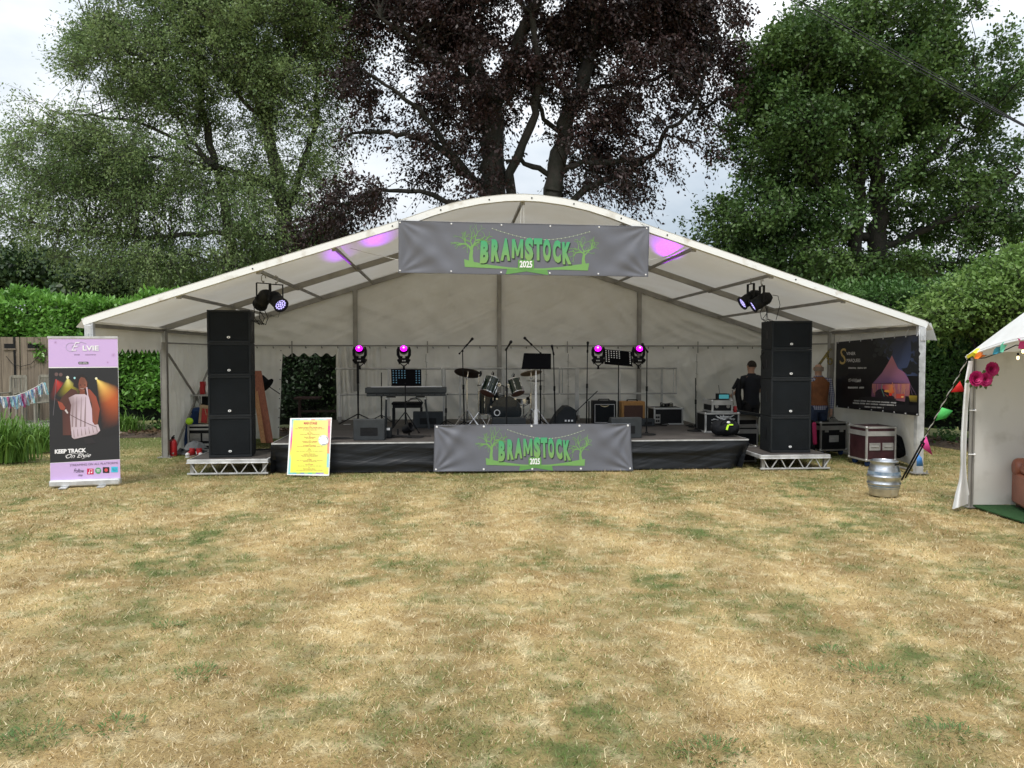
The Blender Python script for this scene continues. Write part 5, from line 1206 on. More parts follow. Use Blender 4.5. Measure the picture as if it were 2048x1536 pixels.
# writing
WH=(.85,.84,.86)
th=np.linspace(0,1,16)
a.stroke([(395-70*sin(2.6*k+.2)-30*k, 120+80*k) for k in th],4,(.32,.30,.40),3); a.stroke([(385-20*k, 150+5*sin(9*k)) for k in th],3,(.5,.45,.6),3)
a.stroke([(300+50*cos(1.2+4.2*k),165+42*sin(1.2+4.2*k)) for k in th],4,(.42,.38,.52),3); a.stroke([(350+95*k,125-8*sin(4*k)) for k in th],4,(.38,.35,.47),3)
a.text('E',345,202,86,(.42,.38,.52),3,flip=-1,width=84,shear=.5); a.text('E',343,199,86,(.80,.74,.86),4,flip=-1,width=80,shear=.5)
a.text('LVIE',487,196,46,WH,4,flip=-1,width=155,bold=.03); a.text('LVIE',489,199,46,(.45,.42,.62),3,flip=-1,width=160,bold=.05)
a.text('SINGER',356,243,11,(.12,.08,.14),3,flip=-1,width=54); a.text('SONGWRITER',486,243,11,(.12,.08,.14),3,flip=-1,width=102)
a.poly([(374,305),(462,305),(470,316),(462,328),(374,328),(366,316)],(.03,.03,.035),3); a.scrib(418,317,84,9,WH,4,3)
for x,y,s_ in ((150,118,16),(705,240,22),(650,310,10)):
    for k in range(8): a.stroke([(x,y),(x+s_*cos(k*.785),y+s_*sin(k*.785))],2,(.50,.30,.55),2)
a.text('KEEP TRACK',294,1178,36,WH,4,flip=-1,width=302,bold=.05,warp=lambda x,y:(x,y-.05*(x-294)))
a.text('On Elvie',370,1225,40,WH,5,flip=-1,width=240,shear=.45,warp=lambda x,y:(x,y-.06*(x-370))); a.stroke([(340-95*cos(k*4),1215-28*sin(k*4)) for k in th],3,WH,4)
a.text('STREAMING ON ALL PLATFORMS',518,1296,20,(.12,.08,.14),4,flip=-1,width=462,warp=lambda x,y:(x,y-.05*(x-518)))
a.text('Follow',375,1368,38,(.02,.02,.03),4,flip=-1,width=100,shear=.4); a.text('me',388,1404,26,(.02,.02,.03),4,flip=-1,width=42,shear=.4)
a.rect(452,1330,515,1385,(.62,.02,.10),3); a.stroke([(476,1372),(476,1342),(500,1338),(500,1366)],5,WH,4); a.disc(471,1372,7,WH,4,10); a.disc(495,1367,7,WH,4,10)
a.disc(559,1350,30,(.10,.34,.16),3,22)
for k in range(3): a.stroke([(542+3*k,1342+9*k),(560,1337+9*k),(577-3*k,1343+9*k)],4,WH,4)
a.rect(604,1316,666,1372,(.02,.02,.02),3); a.disc(636,1344,17,(.65,.08,.10),4,16); a.rect(684,1312,748,1366,(.06,.52,.72),3); a.scrib(716,1334,44,9,(.02,.2,.3),4,1); a.scrib(716,1350,34,7,(.02,.2,.3),4,2)
a.build('printed_artwork','print',t,True,smooth=False)
mb=MB(); mb.bar(ep(70,70)-n*.006,ep(748,70)-n*.006,.028,.028); mb.build('top_rail','alu_bright',t,True)
mb=MB(); p0=ep(97,1490); p1=ep(776,1450); z0=.055
mb.bar(Vector((p0.x,p0.y,z0)),Vector((p1.x,p1.y,z0)),.12,.09); mb.build('base_cassette','alu_bright',t,True,bevel=.02)
mb=MB(); 
for k in (.22,.75): q=p0*(1-k)+p1*k; mb.box((q.x,q.y,.006),(.09,.34,.012),math.atan2(d.y,d.x))
mb.build('foot','alu_bright',t,True)
mb=MB(); q=(p0+p1)/2; mb.tube((q.x-n.x*.05,q.y-n.y*.05,.05),(q.x-n.x*.02,q.y-n.y*.02,2.0),.009); mb.build('rear_pole','alu',t,True)
# ============================================================ MARQUEE HIRE BANNER ON RIGHT SIDE WALL
XW=5.80
zc=lambda x,y: (1640+x/5.12, 660+y/5.12)
def sp(x,y,l=0):
    p=at(*zc(x,y),X=XW); return Vector((XW-.0018*l-.012*sin(p.y*4.1+1)*sin(p.z*3)*.5,p.y,p.z))
t=thing('hire_banner','black printed vinyl banner showing a lit pink marquee, tied to the right side frame','banner',(XW,1.2,.8))
mb=MB()
def shp(u,v):
    x=170+(842)*u-12*v*(1-u); y=(125-80*u)*(1-v)+(790+90*u)*v; return sp(x,y,0)
mb.grid(shp,40,20); mb.build('sheet','black_gloss',t,True,ang=85)
a=Art(sp)
NV=(.012,.013,.018)
a.poly([(560,98),(1000,55),(1000,470),(880,470),(700,300),(640,200)],[(.014,.015,.02),(.02,.025,.04),(.035,.05,.10),(.05,.075,.17),(.06,.08,.17),(.03,.035,.06)],1)
r=random.Random(4)
for k in range(70): 
    x=r.uniform(860,1000); y=r.uniform(110,440); a.disc(x,y,r.uniform(10,34),(.012,.014,.016),2,7)
for k in range(40): a.disc(r.uniform(560,760),r.uniform(100,270),r.uniform(8,26),(.014,.018,.018),2,7)
a.poly([(740,262),(775,340),(800,395),(860,430),(900,490),(925,548),(735,540),(545,548),(640,440),(700,340)],[(.42,.16,.17),(.34,.13,.16),(.30,.12,.18),(.26,.11,.22),(.22,.10,.22),(.20,.09,.20),(.15,.075,.19),(.18,.09,.20),(.28,.12,.19),(.36,.14,.17)],3)
a.poly([(540,550),(925,548),(918,690),(880,735),(780,720),(530,680)],[(.35,.12,.20),(.40,.14,.15),(.30,.10,.10),(.22,.10,.14),(.25,.08,.08),(.16,.06,.12)],3)
for k in range(30): x=545+k*13; a.stroke([(x,552),(x-3,552+r.uniform(40,125))],4,r.choice([(.55,.25,.20),(.30,.10,.25),(.62,.30,.12),(.2,.08,.2)]),4)
a.poly([(570,640),(600,610),(650,600),(770,690),(770,705),(570,690)],(.02,.01,.02),5); a.poly([(645,570),(745,555),(765,640),(700,680),(660,650)],[(.5,.06,.12),(.7,.25,.1),(.65,.08,.03),(.5,.2,.03),(.35,.05,.15)],5)
a.disc(690,625,26,(.75,.35,.05),6,12,12); a.disc(728,660,16,(.65,.03,.02),6); a.poly([(785,655),(870,655),(865,700),(785,700)],(.50,.07,.05),5); a.disc(850,685,14,(.75,.55,.2),6,10,8); a.stroke([(745,535),(775,610),(775,700)],8,(.5,.2,.12),6); a.stroke([(645,555),(640,610),(665,680)],6,(.15,.35,.28),6)
a.poly([(520,680),(780,705),(790,760),(1000,775),(1000,850),(400,790),(400,690)],(.010,.010,.012),4); a.poly([(915,670),(1000,672),(1000,742),(925,735)],[(.35,.25,.03),(.22,.16,.02),(.03,.03,.01),(.05,.04,.01)],5); a.poly([(880,675),(915,680),(925,840),(865,830)],(.008,.008,.010),6); a.stroke([(925,555),(990,665)],3,(.25,.15,.25),5); a.stroke([(925,575),(950,665)],3,(.25,.15,.25),5)
th=np.linspace(0,1,22)
a.text('S',238,350,165,(.50,.36,.12),4,flip=-1,width=62,shear=.1)
a.text('VINER',318,256,32,WH,4,flip=-1,width=92); a.text('MARQUEES',345,328,34,WH,4,flip=-1,width=138)
a.scrib(388,389,190,18,(.55,.55,.55),4,5); a.text('07498',330,532,34,(.50,.50,.50),4,flip=-1,width=72); a.text('15664',392,534,34,WH,4,flip=-1,width=58); a.scrib(370,590,160,20,(.55,.55,.55),4,6)
for i,(y,x,w_) in enumerate(((722,570,430),(748,565,440),(780,560,190))):
    a2=Art(lambda X_,Y_,l: sp(X_,Y_+.07*(X_-570)*0+.055*(X_-570),l)); a2.scrib(x,y+12,w_,15,(.50,.50,.50),7,i+9)
    for f,c,m_ in zip(a2.f,a2.c,a2.m): a.f.append(tuple(j+len(a.v) for j in f)); a.c.append(c); a.m.append(m_)
    a.v+=a2.v
a.build('printed_artwork','print',t,True,smooth=False)
mb=MB()
for k in range(8):
    u=.02+k*.137; 
    for v in (.012,.985): p=shp(u,v); mb.lathe([(0,.006),(.012,.005),(.014,0)],p,8,(-1,0,0))
    p=shp(u,.0); mb.tube(p,p+Vector((.04,0,.10)),.003,4)
mb.build('eyelet','alu_bright',t,True)
# ratchet strap by the inner right leg
mb=MB(); mb.bar(at(1634,735,Y=2.75),at(1662,697,Y=2.65),.012,.045); mb.bar(at(1655,705,Y=2.7),at(1657,718,Y=2.68),.05,.04)
st_=tag(mb.build('ratchet_strap','strap_yellow'),'black and yellow ratchet strap slanting to the top of the inner right marquee leg','strap')
mb=MB(); c=at(1660,723,Y=2.66); mb.path([(c.x+.035*cos(k)*(1+.02*k),c.y,c.z+.05*sin(k)*(1+.02*k)) for k in np.linspace(0,9.5,30)],.013,5); tag(mb.build('strap_coil','strap_yellow'),'small hanging coil of black and yellow strap by the inner right marquee leg','strap')
# ============================================================ KEG
p=at(1767,996,Z=0); r0=.195; t=thing('beer_keg','dented silver beer keg with two faded blue bands standing on the grass','keg',(p.x+.115,p.y+r0,0)); t.scale=(.93,.93,.93)
prof=[(0,.01),(.155,.01),(.162,.0),(.172,.0),(.176,.02),(.178,.06)]
mb=MB(); P=[(.165,.0),(.172,.005),(.178,.03),(.186,.07),(.196,.105),(.200,.12),(.204,.150),(.212,.158),(.215,.168),(.212,.178),(.205,.186),(.206,.21),(.206,.245),(.213,.254),(.216,.264),(.213,.274),(.206,.282),(.204,.30),(.200,.335),(.190,.37),(.180,.39),(.174,.42),(.174,.455),(.178,.462),(.178,.470),(.170,.474),(.166,.468),(.166,.42),(.150,.405),(.06,.415),(.05,.40),(0,.40)]
mb.lathe(P,(0,0,0),56); mb.build('keg_body','steel',t,ang=50)
for z0,z1,r1,r2 in ((.108,.148,.1975,.2045),(.290,.335,.2062,.2012)): mb=MB(); mb.lathe([(r1-.002,z0),(r1,z0),(r2,z1),(r2-.002,z1)],(0,0,0),56); mb.build('band','keg_band',t)
mb=MB()
for a_ in (-60,120): mb.box((.1765*cos(R(a_)),.1765*sin(R(a_)),.437),(.006,.085,.022),R(a_))
mb.build('handle_slot','black_gloss',t)
mb=MB(); mb.lathe([(0,.42),(.03,.42),(.035,.40),(0,.40)],(0,0,.02),16); mb.build('valve','chrome',t)
# ============================================================ PEOPLE
def skin(name,nodes,edges,m,parent,sub=2,root=0):
    me=bpy.data.meshes.new(name); me.from_pydata([n[0] for n in nodes],edges,[]); ob=bpy.data.objects.new(name,me); col.objects.link(ob); ob.parent=parent
    sk=ob.modifiers.new('skin','SKIN'); sk.use_smooth_shade=True; sk.branch_smoothing=.4
    if not me.skin_vertices: me.attributes  # layer is made with the modifier
    for i,nn in enumerate(nodes):
        r=nn[1]; me.skin_vertices[0].data[i].radius=(r,r) if not isinstance(r,tuple) else r
        me.skin_vertices[0].data[i].use_root=(i==root)
    s=ob.modifiers.new('sub','SUBSURF'); s.levels=sub; s.render_levels=sub; me.materials.append(M[m]); return ob
def person(label,loc,rz,pose,shirt,trous,hair,sleeve=1.0,waist=None):
    t=thing('person',label,'person',loc,rz)
    J={'pelvis':((0,0,.86),(.135,.10)),'waist':((0,.005,.99),(.125,.095)),'chest':((0,.0,1.16),(.15,.105)),'upper':((0,-.01,1.29),(.13,.09)),'neck':((0,.0,1.385),(.052,.055)),'jaw':((0,.02,1.45),(.060,.075)),'head':((0,.015,1.53),(.073,.090)),'crown':((0,.005,1.60),(.055,.070))}
    for s,k in ((-1,'L'),(1,'R')):
        J['sh'+k]=((s*.175,-.005,1.305),.055); J['el'+k]=(pose['el'+k],.040); J['wr'+k]=(pose['wr'+k],.028)
        w=Vector(pose['wr'+k]); e=Vector(pose['el'+k]); d=(w-e).normalized(); J['pa'+k]=(tuple(w+d*.05),(.030,.016)); J['pb'+k]=(tuple(w+d*.085),(.034,.014))
        J['hip'+k]=((s*.085,0,.82),.085); J['kn'+k]=((s*.10,.02+pose.get('st',0)*s,.46),.055); J['an'+k]=((s*.11,-.01+pose.get('st',0)*s*1.5,.08),.038); J['to'+k]=((s*.115,.13+pose.get('st',0)*s*1.5,.035),(.042,.028))
    names=list(J); 
    E_=[('pelvis','waist'),('waist','chest'),('chest','upper'),('upper','neck'),('neck','jaw'),('jaw','head'),('head','crown')]
    for k in 'LR': E_+=[('upper','sh'+k),('sh'+k,'el'+k),('el'+k,'wr'+k),('wr'+k,'pa'+k),('pa'+k,'pb'+k),('pelvis','hip'+k),('hip'+k,'kn'+k),('kn'+k,'an'+k),('an'+k,'to'+k)]
    for s,k in ((-1,'L'),(1,'R')):
        w=Vector(J['wr'+k][0]); b=Vector(J['pb'+k][0]); d=(b-w).normalized(); side=d.cross(Vector((s,.3,.2))).normalized(); cur=d.cross(side).normalized()
        if cur.x*s>0: cur=-cur
        for f,(o,l) in enumerate(((-.024,.060),(-.008,.072),(.008,.068),(.024,.052))):
            a1='f%s%d'%(k,f); p1=b+side*o+d*l*.45+cur*.006; p2=b+side*o*1.05+d*l*.85+cur*.026
            J[a1]=(tuple(p1),.009); J[a1+'t']=(tuple(p2),.0075); E_+=[('pb'+k,a1),(a1,a1+'t')]
        p1=w+d*.04-side*.038+cur*.01; p2=p1+d*.035-side*.006+cur*.012; J['t'+k]=(tuple(p1),.011); J['t2'+k]=(tuple(p2),.009); E_+=[('pa'+k,'t'+k),('t'+k,'t2'+k)]
    names=list(J); ix={n:i for i,n in enumerate(names)}
    skin('body',[J[n] for n in names],[(ix[a],ix[b]) for a,b in E_],'skin',t,2)
    def torso(mb,rings,n=24):
        vs=[]
        for z,rx,ry,oy in rings:
            for j in range(n):
                a_=2*pi*j/n; c_,s_=cos(a_),sin(a_); vs.append((rx*abs(c_)**.85*(1 if c_>0 else -1),oy+ry*abs(s_)**.85*(1 if s_>0 else -1)+.004*sin(5*a_+z*30),z))
        k=len(rings); mb.add(vs,[(i*n+j,i*n+(j+1)%n,(i+1)*n+(j+1)%n,(i+1)*n+j) for i in range(k-1) for j in range(n)])
    lerp=lambda a,b,k: tuple(Vector(a)*(1-k)+Vector(b)*k)
    mb=MB(); torso(mb,[(.79,.155,.118,0),(.86,.158,.12,0),(.95,.150,.115,0),(1.05,.152,.115,0),(1.16,.170,.122,0),(1.26,.186,.118,-.005),(1.31,.178,.105,-.008),(1.345,.135,.088,-.008),(1.365,.090,.074,-.004),(1.395,.064,.066,0)])
    for k in 'LR':
        e=J['el'+k][0]; s_=J['sh'+k][0]; w=J['wr'+k][0]; sg=-1 if k=='L' else 1
        if sleeve<=1: mb.path([(sg*.12,-.005,1.31),s_,lerp(s_,e,.45),lerp(s_,e,.78)],[.055,.064,.060,.060],14)
        else: mb.path([(sg*.12,-.005,1.31),s_,lerp(s_,e,.5),e,lerp(e,w,.5),lerp(e,w,.93)],[.055,.062,.056,.050,.046,.040],14)
    mb.build('shirt',shirt,t)
    mb=MB(); torso(mb,[(.74,.150,.110,0),(.80,.152,.114,0),(.88,.146,.110,0),(.97,.138,.104,0)])
    for k in 'LR': mb.path([(J['hip'+k][0][0]*.95,0,.86),J['hip'+k][0],lerp(J['hip'+k][0],J['kn'+k][0],.5),J['kn'+k][0],lerp(J['kn'+k][0],J['an'+k][0],.6),J['an'+k][0]],[.085,.098,.082,.066,.060,.058],14)
    mb.build('trousers',trous,t)
    if waist:
        mb=MB(); torso(mb,[(.865,.166,.128,0),(.95,.160,.124,0),(1.05,.164,.126,0),(1.16,.182,.133,0),(1.26,.192,.128,-.005),(1.315,.160,.108,-.008),(1.350,.115,.090,-.008),(1.375,.082,.076,-.004)]); mb.build('waistcoat',waist,t)
    mb=MB()
    for s in (-1,1): mb.ball((s*.080,.005,1.515),(.012,.022,.032),8,6)
    mb.ball((0,.115,1.505),(.014,.018,.024),8,6); mb.build('face_relief','skin',t)
    mb=MB()
    for s in (-1,1): mb.ball((s*.030,.100,1.535),(.012,.008,.008),8,5)
    mb.box((0,.104,1.468),(.045,.008,.008)); mb.build('eyes_and_mouth','black_gloss',t)
    if hair=='full':
        mb=MB()
        def hf(u,v):
            a_=2*pi*u; ph=v*1.75; z=cos(ph); q=sin(ph); lo=-.55 if sin(a_)<.1 else .15
            zz=max(z,lo); return (.084*q*cos(a_),.004+.100*q*sin(a_)-.008,1.535+.104*zz)
        mb.grid(hf,28,14); mb.build('hair','hair',t)
    else:
        mb=MB()
        def hf(u,v):
            a_=pi*(1.0+u) ; z=1.475+.075*v; return (.0835*cos(a_)*(1+.02*sin(9*u)),.008+.098*sin(a_),z)
        mb.grid(hf,20,5); mb.build('hair','hair_grey',t)
    for s in (-1,1):
        k='L' if s<0 else 'R'; q=Vector(J['to'+k][0]); mb=MB(); mb.ball((q.x,q.y-.05,.045),(.050,.145,.05),12,8); mb.build('shoe','black',t)
    return t
mat('hair_grey',(.30,.24,.20),.8)
# checked shirt
def checks():
    m=mat('check_shirt',(.2,.25,.4),.8); nt=m.node_tree; b=nt.nodes['Principled BSDF']; tc=N(nt,'ShaderNodeTexCoord')
    def wv(dr,sc):
        w=N(nt,'ShaderNodeTexWave'); w.bands_direction=dr; w.inputs['Scale'].default_value=sc; nt.links.new(tc.outputs['Object'],w.inputs['Vector']); g=N(nt,'ShaderNodeMath',operation='GREATER_THAN'); nt.links.new(w.outputs[1],g.inputs[0]); g.inputs[1].default_value=.55; return g.outputs[0]
    a=N(nt,'ShaderNodeMath',operation='ADD'); nt.links.new(wv('X',9),a.inputs[0]); nt.links.new(wv('Z',9),a.inputs[1]); r_=N(nt,'ShaderNodeMath',operation='MULTIPLY'); nt.links.new(a.outputs[0],r_.inputs[0]); r_.inputs[1].default_value=.5
    mx=N(nt,'ShaderNodeMix',data_type='RGBA'); mx.inputs[6].default_value=(.42,.42,.48,1); mx.inputs[7].default_value=(.025,.04,.14,1); nt.links.new(r_.outputs[0],mx.inputs[0]); nt.links.new(mx.outputs[2],b.inputs['Base Color'])
checks()
p=at(1503,760,Y=3.3)
person('person in dark polo shirt and black trousers, seen from behind beside the rack cases',(p.x,3.3,.02),R(14),dict(elL=(-.255,.05,1.06),wrL=(-.235,.27,.98),elR=(.25,.02,1.06),wrR=(.20,.24,1.0)),'polo','trouser','full',.95)
p=at(1637,760,Y=2.35)
pm=person('bald person in orange-brown waistcoat over checked shirt, carrying a grey folder',(p.x,2.35,.0),R(-6),dict(elL=(-.24,.04,1.04),wrL=(-.22,.16,.86),elR=(.245,.0,1.04),wrR=(.245,.03,.79),st=.06),'check_shirt','denim','bald',1.5,'vest')
# grey folded board in his hand, pink bag
a_=[at(u,v,Y=2.1) for u,v in ((1658,838),(1674,838),(1684,852),(1683,886),(1663,885))]
mb=MB(); mb.add([tuple(q) for q in a_]+[tuple(q+Vector((0,.025,0))) for q in a_],[(0,1,2,3,4),(9,8,7,6,5)]+[(i,i+5,(i+1)%5+5,(i+1)%5) for i in range(5)]); o=tag(mb.build('folder','board_grey'),'large grey folder held low by the man in the orange-brown waistcoat','folder')
mb=MB(); q=a_[0]*.5+a_[1]*.5; mb.path([q+Vector((-.05,.012,-.005)),q+Vector((-.03,.012,.03)),q+Vector((.03,.012,.03)),q+Vector((.05,.012,-.005))],.008,6); h=mb.build('handle','black'); h.parent=o
A=at(1620,845,Y=1.9); B=at(1637,885,Y=1.9); t=thing('suitcase','dark suitcase with a bright pink side panel behind the right speaker stack','suitcase',(A.x-.05,2.05,B.z-.25))
mb=MB(); mb.box((0,0,.32),(.38,.22,.62)); mb.build('case_body','black_fabric',t,bevel=.05); mb=MB(); mb.box((.155,-.02,.40),(.085,.215,.40),0,0,R(-4)); mb.build('side_panel','pink_cloth',t,bevel=.03)
t.location.z=.0
# backpack leaning against the maroon case
p=at(1778,930,Z=0); t=thing('backpack','black padded backpack slumped against the maroon flight case','backpack',(p.x+.03,p.y+.12,0),R(0))
def bp(u,v):
    a_=2*pi*u; s=v; e=max(0,1-abs(2*s-1)**2.6)**.5
    return (.115*cos(a_)*e*(.8+.45*s)+.22-.30*s+.03*sin(3*s), .10*sin(a_)*e*(1+.08*sin(6*a_)), .10+.27*s+.085*cos(a_)*e+.0)
mb=MB(); mb.grid(bp,24,18); mb.build('bag_body','black_fabric',t); t.scale=(1.3,1.2,1.25)
mb=MB(); mb.path([(-.10,-.05,.40),(-.15,-.06,.46),(-.10,-.09,.44),(.02,-.12,.34),(.16,-.10,.18)],.012,6); mb.build('strap','black_fabric',t)
mb=MB(); mb.path([(-.06,-.115,.34),(.02,-.125,.31)],.008,6); mb.path([(.20,-.09,.12),(.28,-.06,.06)],.010,6); mb.build('trim','dots_white',t)
# ============================================================ LEFT SIDE CLUTTER
y=3.4
t=thing('drawer_case','open flight case with silver drawers at the left inside the marquee','flight case',(at(405,905,Y=y).x+.12,y+.25,0))
w=.72; mb=MB(); mb.bx(-w/2,w/2,-.25,.25,.02,.48); mb.build('case_body','black',t)
mb=MB()
for z in (.02,.12,.40,.47): mb.box((0,-.255,z+.015),(w+.02,.02,.035))
for sx in (-1,1): mb.box((sx*w/2,-.255,.25),(.03,.025,.5))
mb.build('edge_trim','alu',t)
for k in range(3): mb=MB(); mb.box((-.24+.22*k,-.262,.27),(.19,.012,.14)); mb.box((-.24+.22*k,-.272,.27),(.13,.01,.06)); mb.build('latch_plate','alu_dull',t,bevel=.006)
t=thing('equipment_rack','pale upright rack with dark panels behind the left speaker stack','rack',(at(405,905,Y=4.2).x+.2,4.35,0))
mb=MB(); 
for x in (-.33,-.22,.3): mb.box((x,-.2,.5),(.035,.03,1.0))
mb.box((0,-.2,1.0),(.75,.4,.03)); mb.build('frame','alu',t); mb=MB(); mb.box((.04,-.15,.72),(.46,.05,.5)); mb.build('panel','black',t)
p=at(379,858,Y=3.3); mb=MB(); mb.ball((0,0,.065),.065,20,12); t=tag(mb.build('ball','yellow_green'),'lime green ball on top of the silver drawer case','ball'); t.location=(p.x,3.3,.505)
mb=MB(); P=[at(u,v,Y=3.75) for u,v in ((395,825),(388,850),(378,880),(372,915))]; mb.path(P,[.09,.13,.12,.08],12); mb.ball(P[0]+Vector((0,0,.02)),(.12,.08,.08),12,8); mb.ball(P[1]+Vector((.03,-.04,-.03)),(.10,.08,.11),12,8); tag(mb.build('coat','blue_cloth'),'crumpled navy blue coat hanging over the left rack','coat')
t=thing('shopping_bag','tan and red paper bag beside the blue coat','bag',(at(408,860,Y=3.5).x,3.55,.505)); mb=MB(); mb.box((0,0,.17),(.16,.12,.33),0,0,R(6)); mb.build('bag_body','cardboard',t); mb=MB(); mb.box((.02,-.07,.15),(.10,.02,.26),0,0,R(6)); mb.build('red_panel','red',t); mb=MB(); mb.path([(-.05,-.09,.12),(-.04,-.09,.28),(.03,-.09,.3),(.06,-.09,.16)],.006,5); mb.build('handle','cardboard',t)
p=at(406,790,Y=4.1); t=thing('bottle_box','small red and white box on top of the left rack','box',(p.x,4.1,1.016)); mb=MB(); mb.box((0,0,.12),(.08,.10,.24)); mb.build('case_body','red',t); mb=MB(); mb.ball((.09,0,.1),(.05,.05,.10),10,8); mb.build('paper_roll','banner_white',t)
p=at(378,900,Y=2.9); mb=MB()
def heap(u,v):
    a_=2*pi*u; return (.21*v*cos(a_)*(1+.1*sin(3*a_)),.14*v*sin(a_),.13*(1-v**2)+.012*sin(5*a_+v*9))
mb.grid(heap,26,10); t=tag(mb.build('hoodie','grey_cloth'),'grey hoodie crumpled over the red trainers','clothing'); t.location=(at(382,890,Y=2.75).x,2.95,.115)
for k,u in enumerate((373,392)):
    p=at(u,917,Y=2.55); t=thing('trainer','red and white high-top trainer, '+('left' if k==0 else 'right')+' one of the pair below the grey hoodie','shoe',(p.x,2.75,0),R(-8 if k==0 else 25),'pair of red trainers')
    mb=MB(); mb.path([(0,-.10,.05),(0,-.03,.055),(0,.06,.06),(0,.10,.07)],[.035,.045,.05,.045],10); mb.path([(0,.06,.06),(0,.07,.14)],[.05,.048],10); mb.build('upper','red',t)
    mb=MB(); mb.path([(0,-.135,.016),(0,-.05,.016),(0,.12,.016)],[.03,.045,.04],10,sx=1.0); ob=mb.build('sole','banner_white',t); ob.scale=(1,1,.45)
    mb=MB(); mb.path([(-.051,-.05,.06),(-.052,0,.05),(-.052,.07,.09)],[.003,.011,.003],5); mb.ball((0,-.10,.05),(.037,.05,.035),8,6); mb.build('white_panel','banner_white',t)
p=at(340,914,Z=0); t=thing('fire_extinguisher','small red fire extinguisher at the foot of the inner left marquee leg','extinguisher',(p.x+.03,p.y+.08,0)); mb=MB(); mb.lathe([(0,0),(.058,0),(.062,.02),(.062,.24),(.05,.275),(.022,.295),(.02,.31),(0,.31)],(0,0,0),20); mb.build('cylinder','red',t); mb=MB(); mb.box((0,-.01,.325),(.03,.09,.03)); mb.bar((0,-.05,.34),(0,.05,.36),.02,.012); mb.path([(0,-.05,.32),(-.05,-.06,.27),(-.068,-.04,.1)],.009,6); mb.build('valve','black',t)
mb=MB(); mb.grid(lambda u,v:(at(335+60*u,918-10*sin(u*3),Z=0).x, 2.9+.5*v, .02+.09*abs(sin(u*5+2*v))*(1-abs(2*v-1))),24,8); tag(mb.build('tarpaulin','grey_cloth'),'crumpled grey tarpaulin edge on the grass beside the fire extinguisher','tarpaulin')
# boards leaning
for (u0,v0,u1,v1,w_,m_,lb,Y0,Y1) in ((512,742,538,886,.17,'wood_red','red-brown plank leaning beside the left speaker stack',4.9,4.3),(507,770,527,886,.09,'wood_orange','thin orange plank leaning left of the red-brown one',4.8,4.15)):
    a_=at(u0,v0,Y=Y0); b_=at(u1,v1,Y=Y1); b_.z=max(b_.z,.02); a_.x+=.02
    mb=MB(); d_=(b_-a_).normalized(); s_=Vector((1,0,0)); n_=d_.cross(s_).normalized()
    vs=[p_+s_*sx*w_/2+n_*sz*.012 for p_ in (a_,b_) for sx,sz in ((-1,-1),(1,-1),(1,1),(-1,1))]; mb.add(vs,[(3,2,1,0),(4,5,6,7),(0,1,5,4),(1,2,6,5),(2,3,7,6),(3,0,4,7)]); tag(mb.build('plank',m_),lb,'plank','planks leaning by the left stack')
# black hat-shaped lamp on an arm
t=thing('arm_lamp','black hat-shaped work lamp on a thin arm beside the curtain opening','lamp',at(533,772,Y=5.0)); y=5.0
c=at(529,766,Y=y); ax=(at(540,775,Y=y)-at(520,757,Y=y)).normalized(); ax=Vector((.75,-.2,-.62)).normalized()
mb=MB(); mb.lathe([(0,-.13),(.105,-.125),(.10,.06),(.165,.065),(.165,.08),(.02,.08)],c,24,ax); mb.build('shade','black_fabric',t,True)
mb=MB(); mb.path([c+ax*.08,at(560,788,Y=5.1)],.010,6); mb.build('arm','black',t,True)
# table behind the opening
y=6.3; A=at(591,795,Y=y); B=at(633,795,Y=y); t=thing('garden_table','dark red-brown table outside behind the curtain opening','table',((A.x+B.x)/2+.15,y,0))
mb=MB(); mb.bx(A.x,B.x+.1,y-.2,y+.2,A.z-.03,A.z+.01); mb.build('table_top','dark_wood',t,True)
for x in (A.x+.09,B.x+.5): mb=MB(); mb.bx(x-.03,x+.03,y-.03,y+.03,0,A.z-.03 if x<B.x else 1.25); mb.build('leg','dark_wood',t,True)
mb=MB(); zz_=at(620,822,Y=y).z; mb.bx(A.x+.1,B.x+.55,y-.02,y+.02,zz_-.03,zz_+.02); mb.build('rail','dark_wood',t,True)
# ============================================================ SMALL GARDEN TENT
Am=Vector((4.97,-2.5,0)); t=thing('garden_gazebo','small white fabric gazebo with a grubby back wall at the right edge','gazebo',tuple(Am))
wd=Vector((1,-.07,0)); sd_=Vector((-.07,-1,0)); EH=1.74
def gp(a,b,z): return Am+wd*a+sd_*b+Vector((0,0,z))
for (a_,b_) in ((0,0),(3,0),(0,3),(3,3)):
    mb=MB(); mb.tube(gp(a_,b_,0),gp(a_,b_,EH),.020,12); mb.tube(gp(a_+.035,b_,0),gp(a_+.035,b_,EH),.012,8); l_=mb.build('pole','alu_dull',t,True)
    mb=MB(); q=gp(a_,b_,0); mb.box((q.x,q.y,.006),(.09,.09,.012)); mb.build('foot_plate','alu_dull',l_,True)
mb=MB()
for z in (.62,1.13): q=gp(.01,-.02,z); mb.ball(q+Vector((.02,-.05,0)),.014,8,6); mb.tube(q+Vector((-.04,-.03,.0)),q+Vector((.02,-.045,0)),.006,5)
mb.build('clip','banner_white',t,True)
mb=MB(); mb.grid(lambda u,v: gp(.04+2.95*u,-.02,.03+(1.70+.25*min(1,u*3))*v)+Vector((0,-.02*sin(u*22+v*3)*(1-v)*.5-.012*sin(7*u+5*v)*sin(9*v),0)),90,30); mb.build('back_wall','gazebo_wall',t,True,ang=85)
mb=MB(); mb.grid(lambda u,v: gp(.04+2.95*u,-.05-.03*v,.035-.01*v)+Vector((0,0,.012*sin(u*60)*v)),60,3); mb.build('mud_flap','banner_white',t,True)
